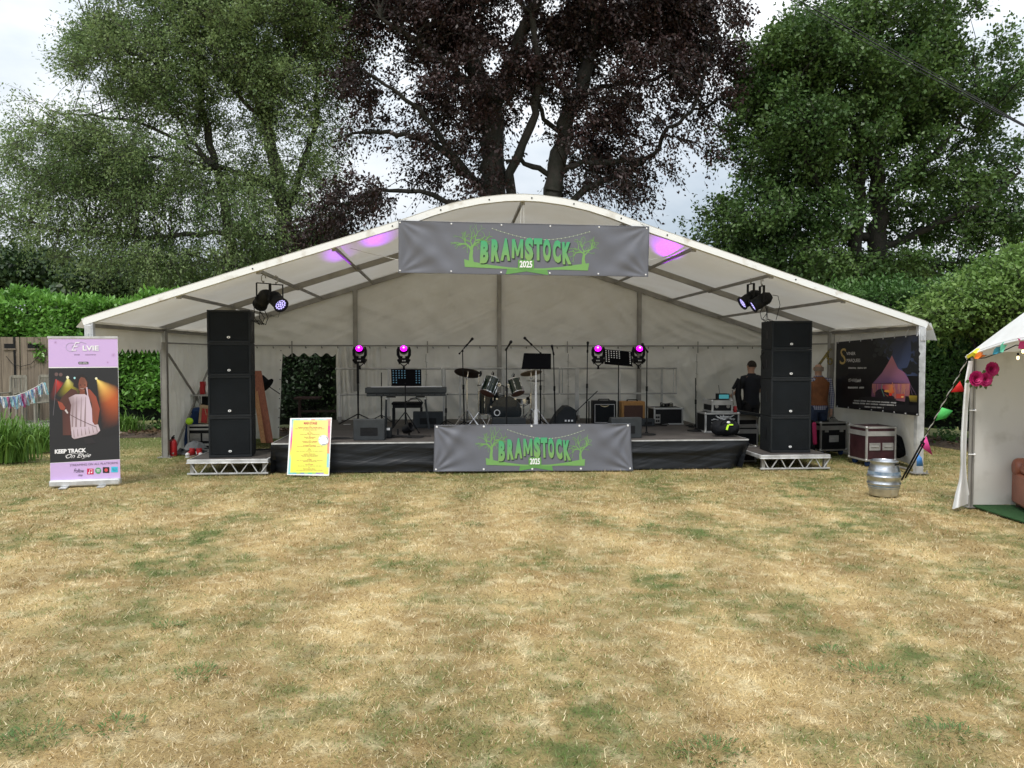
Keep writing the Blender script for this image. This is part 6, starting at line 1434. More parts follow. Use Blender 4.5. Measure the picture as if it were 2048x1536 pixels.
# roof: four panels from eaves to an apex with a sagging, lifted eave
ap=gp(1.5,1.5,3.35)
def roofpanel(P,Q,lift):
    def f(u,v):
        e=P*(1-u)+Q*u+Vector((0,0,EH+.03+lift*sin(pi*min(1,u*1.2)))) ; return e*(1-v)+ap*v+Vector((0,0,.10*sin(pi*v)*1.0))
    mb.grid(f,24,12)
mb=MB(); c0,c1,c2_,c3_=gp(-.03,-.05,0),gp(-.03,3.05,0),gp(3.03,3.05,0),gp(3.03,-.05,0)
for P_,Q_,l_ in ((c0,c1,.20),(c1,c2_,.1),(c2_,c3_,.1),(c3_,c0,.10)): roofpanel(P_,Q_,l_ if P_!=c3_ else .1)
mb.build('roof_cover','tent_white',t,True,ang=60)
def eave(u): return c0*(1-u)+c1*u+Vector((-.012,0,EH+.03+.20*sin(pi*min(1,u*1.2))))
mb=MB(); mb.path([eave(k/30)+Vector((0,0,-.028)) for k in range(31)],.014,6); mb.grid(lambda u,v: eave(u)+Vector((.0,0,-.03*v)),40,2); mb.build('eave_hem','tent_white',t,True)
# loose wall drape outside the pole
Lp=[(1937,722),(1930,760),(1925,820),(1921,880),(1921,930),(1918,960),(1910,990),(1904,1019)]; Rp=[(1946,722),(1941,760),(1936,820),(1933,880),(1932,930),(1934,960),(1938,985),(1941,1006)]
def drape(u,v):
    k=v*7; i=min(int(k),6); f=k-i
    l=(Lp[i][0]*(1-f)+Lp[i+1][0]*f,Lp[i][1]*(1-f)+Lp[i+1][1]*f); r_=(Rp[i][0]*(1-f)+Rp[i+1][0]*f,Rp[i][1]*(1-f)+Rp[i+1][1]*f)
    p=at(l[0]*(1-u)+r_[0]*u,l[1]*(1-u)+r_[1]*u,Y=-2.60-.10*sin(pi*u*1.6)*v); p.z=max(p.z,.012); return p
mb=MB(); mb.grid(drape,14,36); mb.build('loose_drape','tent_white',t,True,ang=85)
mb=MB(); q0=at(1948,1022,Z=.0); 
mb.add([(5.03,-2.44,.004),(8.2,-2.7,.004),(8.0,-6,.004),(4.85,-6,.004),(5.03,-2.44,.018),(8.2,-2.7,.018),(8.0,-6,.018),(4.85,-6,.018)],[(3,2,1,0),(4,5,6,7),(0,1,5,4),(1,2,6,5),(2,3,7,6),(3,0,4,7)]); tag(mb.build('grass_mat','mat_green'),'dark green artificial grass mat on the floor of the white gazebo','mat')
# string lights
t=thing('string_lights','black cable with glowing bulbs hanging under the gazebo eave','string lights',gp(.1,.3,1.7))
q=[eave(k/12)+Vector((.10,.05,-.05-.05*abs(sin(k*1.1)))) for k in range(0,9)]
mb=MB(); mb.path(q,.006,5); mb.build('cable','black',t,True)
for u,v in ((2036,712),(2046,699)):
    p=at(u,v,Y=-2.95); mb=MB(); mb.tube(p,p+Vector((0,0,.035)),.011,8); s_=mb.build('bulb_socket','black',t,True); mb=MB(); mb.ball(p+Vector((0,0,-.02)),(.014,.014,.022),10,8); mb.build('bulb','bulb',s_,True)
# roses
def rose(u,v,rad,label):
    c=at(u,v,Y=-2.72); t=thing('flower',label,'flower',tuple(c),0,'artificial pink flowers tied to the gazebo pole'); r=random.Random(u); mb=MB()
    for ring in range(5):
        n=5+ring*2; rr=rad*(.18+.2*ring); 
        for k in range(n):
            a=2*pi*k/n+ring*.5+r.uniform(-.2,.2); th=R(15+ring*17); d=Vector((sin(th)*cos(a),-cos(th)*.9-.1,sin(th)*sin(a))).normalized(); s=d.cross(Vector((0,1,.1))).normalized(); w=rad*(.22+.08*ring); o=d*rr*.25+Vector((0,-rad*.35*(1-ring/5),0)); tip=d*rr*1.05+Vector((0,-rad*.1,0)); nn=d.cross(s)
            mb.add([c+o,c+o*.4+tip*.6-s*w,c+tip*1.0-s*w*.5+nn*.006,c+tip*1.04+s*w*.5+nn*.006,c+o*.4+tip*.6+s*w],[(0,1,2,3,4)])
    mb.build('petals','rose',t,True); mb=MB()
    for k in range(4):
        a=R(200+k*40); d=Vector((cos(a),-.1,sin(a))); s=Vector((-sin(a),0,cos(a))); mb.add([c+d*rad*.7,c+d*rad*1.1-s*.022,c+d*rad*1.5,c+d*rad*1.1+s*.022],[(0,1,2,3)])
    mb.build('leaf','leaf_oak',t,True)
rose(1949,757,.085,'magenta artificial flower, lower left of the three on the gazebo pole'); rose(1968,759,.078,'magenta artificial flower, lower right of the three on the gazebo pole'); rose(1981,738,.080,'magenta artificial flower, topmost of the three on the gazebo pole')
# pennants tied along the eave
for (pts,m_,lb) in (([(1936,717),(1932,712),(1945,704),(1953,697),(1966,696),(1958,704),(1950,716),(1943,711)],'flag_yellow','yellow crumpled pennant at the gazebo corner'),
    ([(1948,717),(1952,707),(1968,699),(1962,708),(1972,711),(1956,718)],'flag_orange','orange-red crumpled pennant beside the yellow one'),
    ([(1985,709),(1988,699),(1996,691),(2004,694),(2002,706),(1994,708)],'flag_teal','teal crumpled pennant on the gazebo eave'),
    ([(2000,704),(2001,690),(2007,684),(2016,688),(2008,696),(2006,705)],'flag_mint','mint green crumpled pennant on the gazebo eave'),
    ([(2036,697),(2039,684),(2035,676),(2048,682),(2056,670),(2060,690),(2050,699)],'flag_pink','pink crumpled pennant at the right edge on the gazebo eave')):
    f0=(pts[0][0]-1940)/115*.33; y_=-2.62-max(0,f0)*2.6; q=[at(u,v,Y=y_-.03*((i*7)%3)) for i,(u,v) in enumerate(pts)]; c=sum(q,Vector())/len(q)+Vector((0,-.035,0)); mb=MB(); n_=len(q); mb.add(q+[c],[(i,(i+1)%n_,n_) for i in range(n_)]); tag(mb.build('pennant',m_),lb,'pennant','pennants along the gazebo eave')
# guy rope with pennants
G0=at(1935,718,Y=-2.52); G1=at(1803,962,Y=-1.2); G1=at(1803,962,Z=.0); G1=Vector((4.55,-1.30,0.02)); 
G1=at(1803,960,Y=-1.35); 
t=thing('guy_rope','white and black twisted guy rope running from the gazebo corner down behind the keg','rope',tuple(G1)); mb=MB()
pp=[G0.lerp(G1,k/40)+Vector((.006*sin(k*1.7),.006*cos(k*1.7),0)) for k in range(27)]; mb.path(pp,.006,5); mb.build('rope','rope',t,True)
mb=MB(); pp=[G0.lerp(G1,.0+k/40)+Vector((-.006*sin(k*1.7),-.006*cos(k*1.7),0)) for k in range(27)]; mb.path(pp,.005,5); mb.path([G0.lerp(G1,k) for k in (.62,.8,1)],.012,6); mb.path([G0.lerp(G1,k)+Vector((.03,0,-.012)) for k in (.66,.8,.97)],.010,6); mb.ball(G0.lerp(G1,.66),.022,8,6); mb.build('strap','black',t,True)
for f_,pts,m_,lb in ((.2,[(1920,762),(1928,779),(1905,780)],'flag_red','red triangular pennant on the guy rope'),(.45,[(1881,814),(1901,820),(1890,832),(1873,836)],'flag_green','green triangular pennant on the guy rope'),(.7,[(1852,871),(1863,903),(1842,888)],'flag_pink','pink triangular pennant on the guy rope'),(.85,[(1834,906),(1842,914),(1844,927),(1833,927)],'flag_blue','blue folded pennant near the foot of the guy rope')):
    y_=G0.lerp(G1,f_).y; mu=pts[0]; q=[at(mu[0]+(u-mu[0])*1.25,mu[1]+(v-mu[1])*1.25,Y=y_) for u,v in pts]; 
    mb=MB(); n_=len(q); c=sum(q,Vector())/n_+Vector((0,-.02,0)); mb.add(q+[c],[(i,(i+1)%n_,n_) for i in range(n_)]); tag(mb.build('pennant',m_,solid=.001),lb,'pennant','pennants on the guy rope')
# armchair
P0=at(2021,1014,Z=0); P1=at(2048,1030,Z=0); an=math.atan2(P1.y-P0.y,P1.x-P0.x)
t=thing('armchair','brown leather armchair cut off by the right edge, under the white gazebo','armchair',tuple(P0),an)
mb=MB(); mb.bx(0,.95,0,.85,.06,.42); mb.build('base','leather',t,bevel=.03)
for x in (0,.76):
    mb=MB(); mb.bx(x+.015,x+.18,.02,.83,.40,.46); mb.path([(x+.095,-.01,.475),(x+.095,.03,.475),(x+.095,.8,.475),(x+.095,.86,.475)],[.085,.112,.112,.09],18); mb.build('arm','leather',t,bevel=.02)
mb=MB(); mb.path([(.03,.78,.52),(.03,.80,.70),(.10,.84,.80),(.5,.86,.84),(.85,.84,.80),(.92,.80,.7),(.92,.78,.52)],[.08,.09,.10,.10,.10,.09,.08],14); mb.bx(.05,.9,.72,.88,.4,.80); mb.build('backrest','leather',t,bevel=.03)
mb=MB(); mb.bx(.20,.75,.02,.72,.42,.54); mb.build('seat_cushion','leather',t,bevel=.04)
for x in (.08,.87):
    for y_ in (.07,.78): mb=MB(); mb.lathe([(0,0),(.03,0),(.04,.03),(.035,.06),(0,.06)],(x,y_,0),14); mb.build('foot','dark_wood',t)
# ============================================================ OVERHEAD WIRES
def wire(P,Q,sag,rad,lb,twist=False):
    mb=MB(); mb.path([P.lerp(Q,k/30)-Vector((0,0,sag*4*(k/30)*(1-k/30))) for k in range(31)],rad,5); tag(mb.build('overhead_wire','black'),lb,'wire','overhead wires')
wire(at(1545,-20,Y=9),at(2110,285,Y=4),.05,.009,'lowest of the overhead wires crossing in front of the oak'); wire(at(1562,-20,Y=9),at(2115,288,Y=4),.02,.014,'thick twisted overhead wire crossing in front of the oak'); wire(at(1575,-20,Y=9),at(2120,290,Y=4),.0,.009,'upper overhead wire beside the thick twisted one')
wire(at(1690,-20,Y=9),at(2110,225,Y=7),.05,.004,'faint thin overhead wire high in front of the oak'); wire(at(2075,120,Y=5),at(1860,350,Y=9),.05,.014,'overhead wire rising to the right edge, crossing the others')
from mathutils import noise as pnoise
# ============================================================ GARDEN BACKGROUND
# stone terrace and fence at the left
XL=at(-70,800,Y=5.2).x; XR=at(112,800,Y=5.2).x
t=thing('terrace_wall','low mossy stone terrace edge below the wooden fence','low wall',((XL+XR)/2,5.2,0)); mb=MB()
r=random.Random(6); x=XL
while x<XR:
    w=r.uniform(.3,.6)
    for z in (0,.13): mb.box((x+w/2,5.3+r.uniform(-.02,.02),z+.07),(w-.015,.35,.125))
    x+=w
mb.build('stones','stone',t,True,bevel=.015); mb=MB(); mb.bx(XL,XR,5.1,6.6,.26,.335); mb.build('coping','stone',t,True,bevel=.01)
YF=6.55; zf0=.336; zf1=at(50,688,Y=YF).z+.15
t=thing('wooden_fence','weathered wooden board fence under the laurel hedge','fence',((XL+XR)/2,YF,0)); x0=at(-80,700,Y=YF).x; x1=at(108,700,Y=YF).x; x=x0; mb=MB(); gap=[at(30,700,Y=YF).x]
while x<x1:
    w=r.uniform(.125,.15); g=.035 if any(abs(x-q)<.08 for q in gap) else .006; mb.box((x+w/2,YF+r.uniform(-.006,.006),(zf0+zf1)/2),(w-g,.02,zf1-zf0)); x+=w
mb.build('board','fence_wood',t,True)
for u in (30,): q=at(u,700,Y=YF).x; mb=MB(); mb.bx(q-.02,q+.02,YF-.03,YF-.012,zf1-1.1,zf1); mb.build('post','black',t,True)
for u in (10,57): q=at(u,700,Y=YF).x; z=at(u,693,Y=YF).z; mb=MB(); mb.bx(q,q+.22,YF-.028,YF-.016,z-.04,z+.06); w_=mb.build('slot','black',t,True); mb=MB(); mb.bx(q-.02,q+.24,YF-.04,YF-.016,z-.07,z-.042); mb.build('sill','fence_wood',w_,True)
mb=MB(); mb.path([at(12,712,Y=YF-.05),at(25,728,Y=YF-.05),at(42,733,Y=YF-.05),at(62,728,Y=YF-.05),at(78,712,Y=YF-.05)],.006,5); mb.build('wire','black',t,True)
def gchair(u0,u1,vt,lab,rz):
    y=5.9; A=at(u0,800,Y=y); B=at(u1,800,Y=y); w=B.x-A.x; zt=at(u0,vt,Y=y).z; z0=.336
    t=thing('garden_chair',lab,'chair',((A.x+B.x)/2,y,z0),rz,'slatted garden chairs by the fence'); H=zt-z0
    mb=MB(); 
    for s in (-1,1): mb.bar((s*w/2,.22,0),(s*w*.44,.30,H-.03),.035,.05)
    mb.bar((-w*.46,.30,H-.03),(w*.46,.30,H-.03),.03,.06); mb.bar((-w*.46,.25,.45),(w*.46,.25,.45),.03,.05); mb.build('back_frame','grey_wood',t)
    mb=MB(); 
    for k in range(9): x=-w*.38+w*.76*k/8; mb.bar((x,.255,.46),(x*.97,.30,H-.05),.018,.014)
    mb.build('backrest','grey_wood',t); mb=MB()
    for k in range(7): mb.box((0,-.22+.07*k,.42),(w,.055,.018))
    mb.build('seat','grey_wood',t)
    for s in (-1,1):
        mb=MB(); mb.box((s*w*.47,-.22,.31),(.04,.04,.62)); mb.build('leg','grey_wood',t); mb=MB(); mb.box((s*w*.48,.0,.63),(.055,.52,.02)); mb.build('armrest','grey_wood',t)
gchair(9,42,751,'grey slatted wooden garden chair nearer the left edge of the photo',R(6)); gchair(58,87,750,'grey slatted wooden garden chair nearer the roll-up banner',R(-10))
# rag bunting
Y=2.2; t=thing('rag_bunting','string of torn blue, white and pink cloth strips in front of the wooden chairs','bunting',at(40,790,Y=Y)); P=[(-40,775),(-10,792),(10,794),(30,792),(50,785),(70,775),(86,765)]; pts=[at(u,v,Y=Y) for u,v in P]
mb=MB(); mb.path(pts,.006,5); mb.build('string','rope',t,True); r=random.Random(21); u=-25
ms=['r_white','r_aqua','r_blue','r_white','r_pink','r_mauve','r_aqua','r_white','r_blue']
k=0
while u<87:
    v=float(np.interp(u,[p[0] for p in P],[p[1] for p in P])); w=r.uniform(3,5.5); l=r.uniform(17,27); dx=r.uniform(-2,8); dy=r.uniform(-.05,.05)
    mb=MB(); mb.grid(lambda a,b: at(u+w*a+dx*b,v+l*b+1.5*sin(a*9+k)*b,Y=Y+dy+.02*sin(a*5+b*6+k)),3,5); mb.build('ribbon',ms[k%len(ms)],t,True); u+=w*r.uniform(.55,.9); k+=1
# strap-leaved plants
def strap_plant(c,n,L,lab,seed,spread=.5):
    t=thing('strap_leaf_plant',lab,'plant',tuple(c)); r=random.Random(seed); mb=MB()
    for k in range(n):
        a=r.uniform(0,2*pi); l=L*r.uniform(.6,1.1); b=Vector((c.x+r.gauss(0,spread*.3),c.y+r.gauss(0,spread*.25),0)); lean=r.uniform(.15,1.0); w=r.uniform(.008,.016); s=Vector((-sin(a),cos(a),0)); pv=[]
        for j in range(7):
            q=j/6; h=l*(sin(q*1.5)*.95-.38*lean*q*q*1.4); d=l*lean*.75*(q**1.5); ww=w*(1-q**2.5)+.001; p=b+Vector((cos(a)*d,sin(a)*d,max(h,.02))); pv+=[p-s*ww,p+s*ww]
        mb.add(pv,[(2*j,2*j+1,2*j+3,2*j+2) for j in range(6)])
    mb.build('leaves','leaf_strap',t,True)
for i,(u,v,n,L,lab) in enumerate(((10,925,330,.92,'large clump of long strap-like green leaves at the left edge'),(62,905,260,.74,'clump of strap-like green leaves beside the roll-up banner'),(-40,900,200,.9,'clump of strap-like leaves mostly cut off by the left edge'),(252,868,170,.62,'small strap-leaved plant below the hedge right of the roll-up banner'))):
    c=at(u,v,Z=0); strap_plant(c,n,L,lab,i+1,.62)
# ---------- leaves
def leaf_arr(c,ax,nr,L,W,fold=.0):
    # c centres (n,3); ax long axis; nr rough normal; rhombus-like leaves
    n=len(c); s=np.cross(ax,nr); s/=np.linalg.norm(s,axis=1)[:,None]+1e-9
    V=np.empty((n,4,3)); L=L[:,None]; W=W[:,None]
    V[:,0]=c; V[:,1]=c+ax*L*.45-s*W; V[:,2]=c+ax*L; V[:,3]=c+ax*L*.45+s*W
    nn=np.cross(s,ax); V[:,2]-=nn*L*.12; return V
def unit(a): return a/(np.linalg.norm(a,axis=1)[:,None]+1e-9)
def hedge(name,lab,x,y,z0,z1,thick,n,L,m,over=.25,cat='hedge',front=True,seed=0,topn=.3,rag=.12):
    # path given by lists x,y; front face lies on the right-hand side looking along... (towards -normal)
    rg=np.random.default_rng(seed); P=np.array(list(zip(x,y))); seg=np.diff(P,axis=0); sl=np.linalg.norm(seg,axis=1); cum=np.r_[0,np.cumsum(sl)]
    t=thing(name,lab,cat,(float(P[:,0].mean()),float(P[:,1].mean()),0))
    mb=MB()
    for i in range(len(P)-1):
        d=seg[i]/sl[i]; nn=np.array([d[1],-d[0]]); a=P[i]-nn*thick*.42; b=P[i+1]-nn*thick*.42; k=int(sl[i]/.35)+1; h=thick*.42-.30
        def f(u,v,a=a,b=b,nn=nn,h=h):
            ang=v*pi; c=a+(b-a)*u; q=.06*sin(u*37+v*9)+.05*sin(u*91+v*23)
            if v<.4: o=h+q; z=z0*.5+(z1-.2-z0*.5)*(v/.4)
            elif v>.6: o=-h; z=z0*.5+(z1-.2-z0*.5)*((1-v)/.4)
            else: o=h*cos((v-.4)/.2*pi)*1.0; z=z1-.2+q*.5
            return (c[0]+nn[0]*o,c[1]+nn[1]*o,z)
        mb.grid(f,k,20)
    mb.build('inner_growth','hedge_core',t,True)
    s=rg.random(n)*cum[-1]; i=np.clip(np.searchsorted(cum,s)-1,0,len(seg)-1); f=(s-cum[i])/sl[i]; base=P[i]+seg[i]*f[:,None]; d=seg[i]/sl[i][:,None]; nn=np.stack([d[:,1],-d[:,0]],1)
    top=rg.random(n)<topn; zz=np.where(top,z1,z0+(z1-z0)*rg.random(n)**.85); off=np.where(top,-thick*.85*rg.random(n),0.)
    bulge=.10*np.sin(s*1.9+zz*1.3)+.07*np.sin(s*4.3-zz*3.1)+.05*np.sin(s*9.1+zz*5)
    dep=-np.abs(rg.normal(0,.07,n))-.12*(rg.random(n)<.3); off=off+np.where(top,0,bulge+dep+np.where(zz<z0+.4,-.15,0))
    zz=zz+np.where(top,bulge*.9+rg.normal(0,.03,n)+rag*rg.random(n)**4,0)
    c=np.stack([base[:,0]+nn[:,0]*off,base[:,1]+nn[:,1]*off,zz],1)
    out_=np.where(top[:,None],np.array([[0,0,1.]]),np.c_[nn,np.full(n,.25)]); ax=unit(out_*.55+rg.normal(0,.6,(n,3))+np.array([[0,0,.15]])); nr=unit(out_+np.array([[0,0,.6]])+rg.normal(0,.55,(n,3)))
    LL=L*(.6+.6*rg.random(n)); V=leaf_arr(c,ax,nr,LL,LL*.22); V=V.reshape(n,4,3)-np.array([t.location]).reshape(1,1,3)
    o=np_mesh('leaves',V,4,m); o.parent=t; return t
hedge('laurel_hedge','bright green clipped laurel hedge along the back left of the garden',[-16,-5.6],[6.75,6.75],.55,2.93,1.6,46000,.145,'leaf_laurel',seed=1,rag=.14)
hedge('laurel_hedge','laurel hedge, leaves coloured for tree shade, seen behind the marquee curtain opening',[-5.58,7.3],[6.8,7.2],.3,3.0,1.4,34000,.12,'leaf_shaded',seed=2)
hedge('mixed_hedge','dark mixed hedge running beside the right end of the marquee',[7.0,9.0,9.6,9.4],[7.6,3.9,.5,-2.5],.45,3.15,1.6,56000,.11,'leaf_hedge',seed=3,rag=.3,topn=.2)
# soil beds
def bed(pts,lab,seed):
    rg=np.random.default_rng(seed); mb=MB(); 
    xs=[p[0] for p in pts]; ys=[p[1] for p in pts]
    n=40
    def f(u,v):
        k=u*(len(pts)-1); i=min(int(k),len(pts)-2); q=k-i; x=xs[i]*(1-q)+xs[i+1]*q; y=ys[i]*(1-q)+ys[i+1]*q; d=(xs[i+1]-xs[i],ys[i+1]-ys[i]); l=sqrt(d[0]**2+d[1]**2); w=-.35+1.4*v
        return (x-d[1]/l*w,y+d[0]/l*w,.075*sin(pi*min(1,v*1.6+.02))+.02*sin(u*60+v*13)*v-.01+(.05 if v>.5 else 0))
    mb.grid(f,80,10); struct(mb.build('soil_bed','soil',ang=85))
    m=1800; k=rg.random(m)*(len(pts)-1); i=np.minimum(k.astype(int),len(pts)-2); q=k-i; P=np.array(pts); b=P[i]*(1-q)[:,None]+P[i+1]*q[:,None]; d=P[i+1]-P[i]; d/=np.linalg.norm(d,axis=1)[:,None]; w=-.3+1.0*rg.random(m); c=np.stack([b[:,0]-d[:,1]*w,b[:,1]+d[:,0]*w,.05+.06*rg.random(m)],1)
    V=leaf_arr(c,unit(rg.normal(0,1,(m,3))*np.array([[1,1,.3]])),unit(rg.normal(0,.4,(m,3))+np.array([[0,0,1]])),.04+.08*rg.random(m),.012+.02*rg.random(m)); struct(np_mesh('leaf_litter',V,4,'leaf_litter'),'stuff')
bed([(-9.5,6.35),(-2.5,6.35)],'',1); bed([(6.9,6.9),(8.55,3.8),(9.1,.5),(8.95,-2.5)],'',2)
def twig_plant(c,h,n,lab,seed,m='leaf_hedge'):
    rg=np.random.default_rng(seed); t=thing('young_plant',lab,'plant',tuple(c)); P=rg.normal(0,1,(n,3))*np.array([[.16,.16,.1]])+np.array([[0,0,h*.5]]); P[:,2]=np.abs(P[:,2])+.02
    V=leaf_arr(P,unit(rg.normal(0,1,(n,3))+np.array([[0,0,.3]])),unit(rg.normal(0,.6,(n,3))+np.array([[0,-.4,.8]])),.05+.05*rg.random(n),.018+.015*rg.random(n)); o=np_mesh('leaves',V,4,m); o.parent=t
    mb=MB(); [mb.tube((0,0,0),(.1*cos(k),.1*sin(k),h*.7),.005,4) for k in range(5)]; mb.build('stem','bark',t)
twig_plant(at(318,864,Z=0),.28,160,'small leafy plant at the foot of the left hedge near the marquee leg',4); twig_plant(at(1898,888,Z=0),.22,200,'low leafy seedling on the bed under the right hedge',5)
# ---------- trees
def tree(name,lab,Y0,dy,ells,holes,nclump,lp,L,m,limbs,bark,ctr,twig=.75,droop=.35,seed=0,thin=300,wl=.30,trunkbase=None,top_extra=None,spread=.11,gapf=.62,gapt=-.13,twigs=True):
    rg=np.random.default_rng(seed)
    def w(u,v): p=at(u,v,Y=Y0); return np.array([p.x,p.z])
    k=np.linalg.norm(w(1100,300)-w(1000,300))/100
    base=at(*trunkbase,Y=Y0); t=thing(name,lab,'tree',(base.x,Y0,0))
    sh_=twig*.42; E=[(w(u,v),max(rx*k-sh_,.3),max(rz*k-sh_,.25),wt) for u,v,rx,rz,wt in ells]; A=np.array([e[1]*e[2]*e[3] for e in E]); A/=A.sum()
    H=[(w(u,v),rx*k,rz*k,p) for u,v,rx,rz,p in holes]
    C=[]; tries=0
    while len(C)<nclump:
        e=E[rg.choice(len(E),p=A)]; a=rg.random()*2*pi; q=sqrt(rg.random()); x=e[0][0]+e[1]*q*cos(a); z=e[0][1]+e[2]*q*sin(a)
        if any(((x-h[0][0])/h[1])**2+((z-h[0][1])/h[2])**2<1 and rg.random()<h[3] for h in H): continue
        yy=Y0+rg.uniform(-1,1)*dy*sqrt(max(.05,1-q*q)); q3=Vector((x*gapf+seed*7,yy*gapf*.7,z*gapf*1.5)); tries+=1
        if pnoise.noise(q3)+.45*pnoise.noise(q3*2.3)<gapt and tries<nclump*9: continue
        C.append((x,yy,z))
    C=np.array(C); cc=w(*ctr); cen=np.array([cc[0],Y0,cc[1]])
    # limbs
    LP=[]; mb=MB()
    for li,(pts,r0,r1) in enumerate(limbs):
        off=rg.uniform(-.6,.6) if li else 0; P=[]; nn=len(pts)
        for i,(u,v) in enumerate(pts):
            yy=Y0+off*(i/max(1,nn-1))*2.0; p=at(u,v,Y=Y0); P.append(Vector((p.x,yy,max(p.z,-.1))))
        Q=[]
        for i in range(nn-1):
            a=P[max(i-1,0)];b=P[i];c=P[i+1];d=P[min(i+2,nn-1)]
            for s in range(5):
                f=s/5; Q.append(.5*((2*b)+(c-a)*f+(2*a-5*b+4*c-d)*f*f+(3*b-a-3*c+d)*f**3)+Vector(rg.normal(0,.035,3)))
        Q.append(P[-1]); R_=[r0+(r1-r0)*(i/(len(Q)-1)) for i in range(len(Q))]; R_=[x*(1+.08*sin(i*2.1)) for i,x in enumerate(R_)]; mb.path(Q,R_,10 if r0>.12 else 7)
        for q_,rr in zip(Q,R_): LP.append((q_.x,q_.y,q_.z,rr))
    LPn=np.array(LP)
    for i in rg.choice(nclump,min(thin,nclump),replace=False):
        c=C[i]; dd=np.linalg.norm((LPn[:,:3]-c)*np.array([1,.6,1.]),axis=1)+np.where(LPn[:,2]>c[2]+.3,1.0,0); j=int(np.argmin(dd)); s=LPn[j]
        if dd[j]>6.5: continue
        a=Vector(s[:3]); b=Vector(c); mid=a.lerp(b,.5)+Vector(rg.normal(0,.16,3))+Vector((0,0,.10*dd[j])); r0=min(s[3]*.5,.012+.013*dd[j]); mb.path([a,a.lerp(mid,.5)+Vector(rg.normal(0,.07,3)),mid,mid.lerp(b,.5)+Vector(rg.normal(0,.10,3)),b],[r0,r0*.85,r0*.6,r0*.4,.006],5)
    # leaves
    n=nclump*lp; ci=np.repeat(np.arange(nclump),lp); NT=8
    out_=C-cen; out_[:,1]*=.6; out_=unit(out_)
    td=unit(out_[:,None,:].repeat(NT,1).reshape(-1,3)*.75+rg.normal(0,.62,(nclump*NT,3))+np.array([[0,0,.1]]))
    tw=rg.integers(0,NT,n); D=td[ci*NT+tw]; tt=rg.random(n)**.8; sz=(.55+.9*rg.random(nclump))[ci]
    if twigs:
        sz1=(.55+.9*rg.random(nclump)); sz=sz1[ci]
        for i in range(nclump):
            for q in range(0,NT,2):
                d=td[i*NT+q]; c0_=C[i]; l_=twig*sz1[i]; p1=c0_+d*l_*.5-np.array([0,0,droop*(.5*l_)**2]); p2=c0_+d*l_*.95-np.array([0,0,droop*(.95*l_)**2]); mb.path([c0_,p1,p2],[.009,.006,.003],3,False)
    mb.build('trunk',bark,t,True)
    P=C[ci]+D*(tt*twig*sz)[:,None]+rg.normal(0,spread,(n,3)); P[:,2]-=droop*(tt*twig*sz)**2
    ax=unit(D*.6+rg.normal(0,.65,(n,3))-np.array([[0,0,droop]])); nr=unit(rg.normal(0,.6,(n,3))+np.array([[0,0,.8]]))
    keep=rg.random(n)<np.clip(1.15-.3*tt,0,1); LL=L*(.6+.7*rg.random(n)); V=leaf_arr(P,ax,nr,LL,LL*wl)[keep]-np.array([[[t.location.x,t.location.y,0]]])
    o=np_mesh('crown',V,4,m); o.parent=t; return t
BL=[(380,130,230,150,1),(540,90,190,170,1.1),(640,60,90,120,1),(600,270,100,150,.55),(330,290,190,130,1.1),(170,320,130,85,1.0),(80,250,110,45,.6),(60,330,80,50,.7),(190,430,180,80,.9),(420,420,170,110,.9),(560,440,110,110,.75),(40,410,80,60,.6),(60,470,90,40,.5),(330,520,190,50,1.0),(500,520,140,50,.8),(480,-60,380,110,1.0),(250,150,90,110,1.0),(160,130,40,60,.25)]
tree('birch_tree','tall loose pale green tree with leaning trunks behind the left hedge',13,2.6,BL,[(205,140,30,20,.85),(462,222,40,30,.8),(470,270,30,60,.6),(330,235,20,14,.7),(60,170,90,90,1),(90,30,55,130,1),(75,452,42,10,.8),(40,500,45,22,.8),(690,330,30,50,.6)],2500,135,.088,'leaf_birch',
 [([(598,740),(590,600),(578,500),(558,351),(535,254),(527,187),(555,148),(578,113),(565,40),(540,-40)],.24,.09),([(578,420),(609,305),(629,234),(627,150),(640,40)],.11,.05),([(470,640),(458,500),(445,410),(430,344),(400,240),(387,176),(380,60)],.19,.07),([(527,187),(430,156),(352,144),(273,117),(205,85)],.09,.03),([(560,370),(508,351),(410,328),(300,306),(200,300)],.10,.03),([(560,480),(430,470),(300,478),(176,469),(117,461),(62,449),(20,425)],.09,.02),([(427,340),(380,270),(340,210)],.07,.03),([(555,148),(620,100),(665,40)],.09,.04),([(535,254),(470,180),(430,60)],.07,.03),([(430,330),(300,250),(160,230),(90,215)],.06,.02)],'bark_grey',(420,330),.80,.32,1,420,.24,(600,700),spread=.075,gapt=-.24)
BE=[(1050,20,330,110,1.1),(820,50,120,110,1.0),(1300,40,140,90,1.0),(1400,90,90,110,.85),(760,180,75,110,.45),(720,150,60,100,.55),(960,160,130,120,1.0),(1170,150,120,140,1.0),(1050,130,90,80,.7),(1300,180,110,100,.7),(1400,190,70,70,.6),(880,230,60,90,.5),(960,300,70,120,1.1),(1140,300,75,110,1.1),(1260,300,110,60,.9),(1360,310,90,40,.8),(1230,370,90,40,.6),(860,310,75,60,.7),(740,390,120,30,1.4),(700,270,60,40,.5),(660,440,70,30,1.2),(640,470,60,40,1.0),(900,370,60,40,.7),(1050,-70,420,90,1),(1440,40,40,60,.5),(1300,410,90,24,.25),(790,250,60,35,.4)]
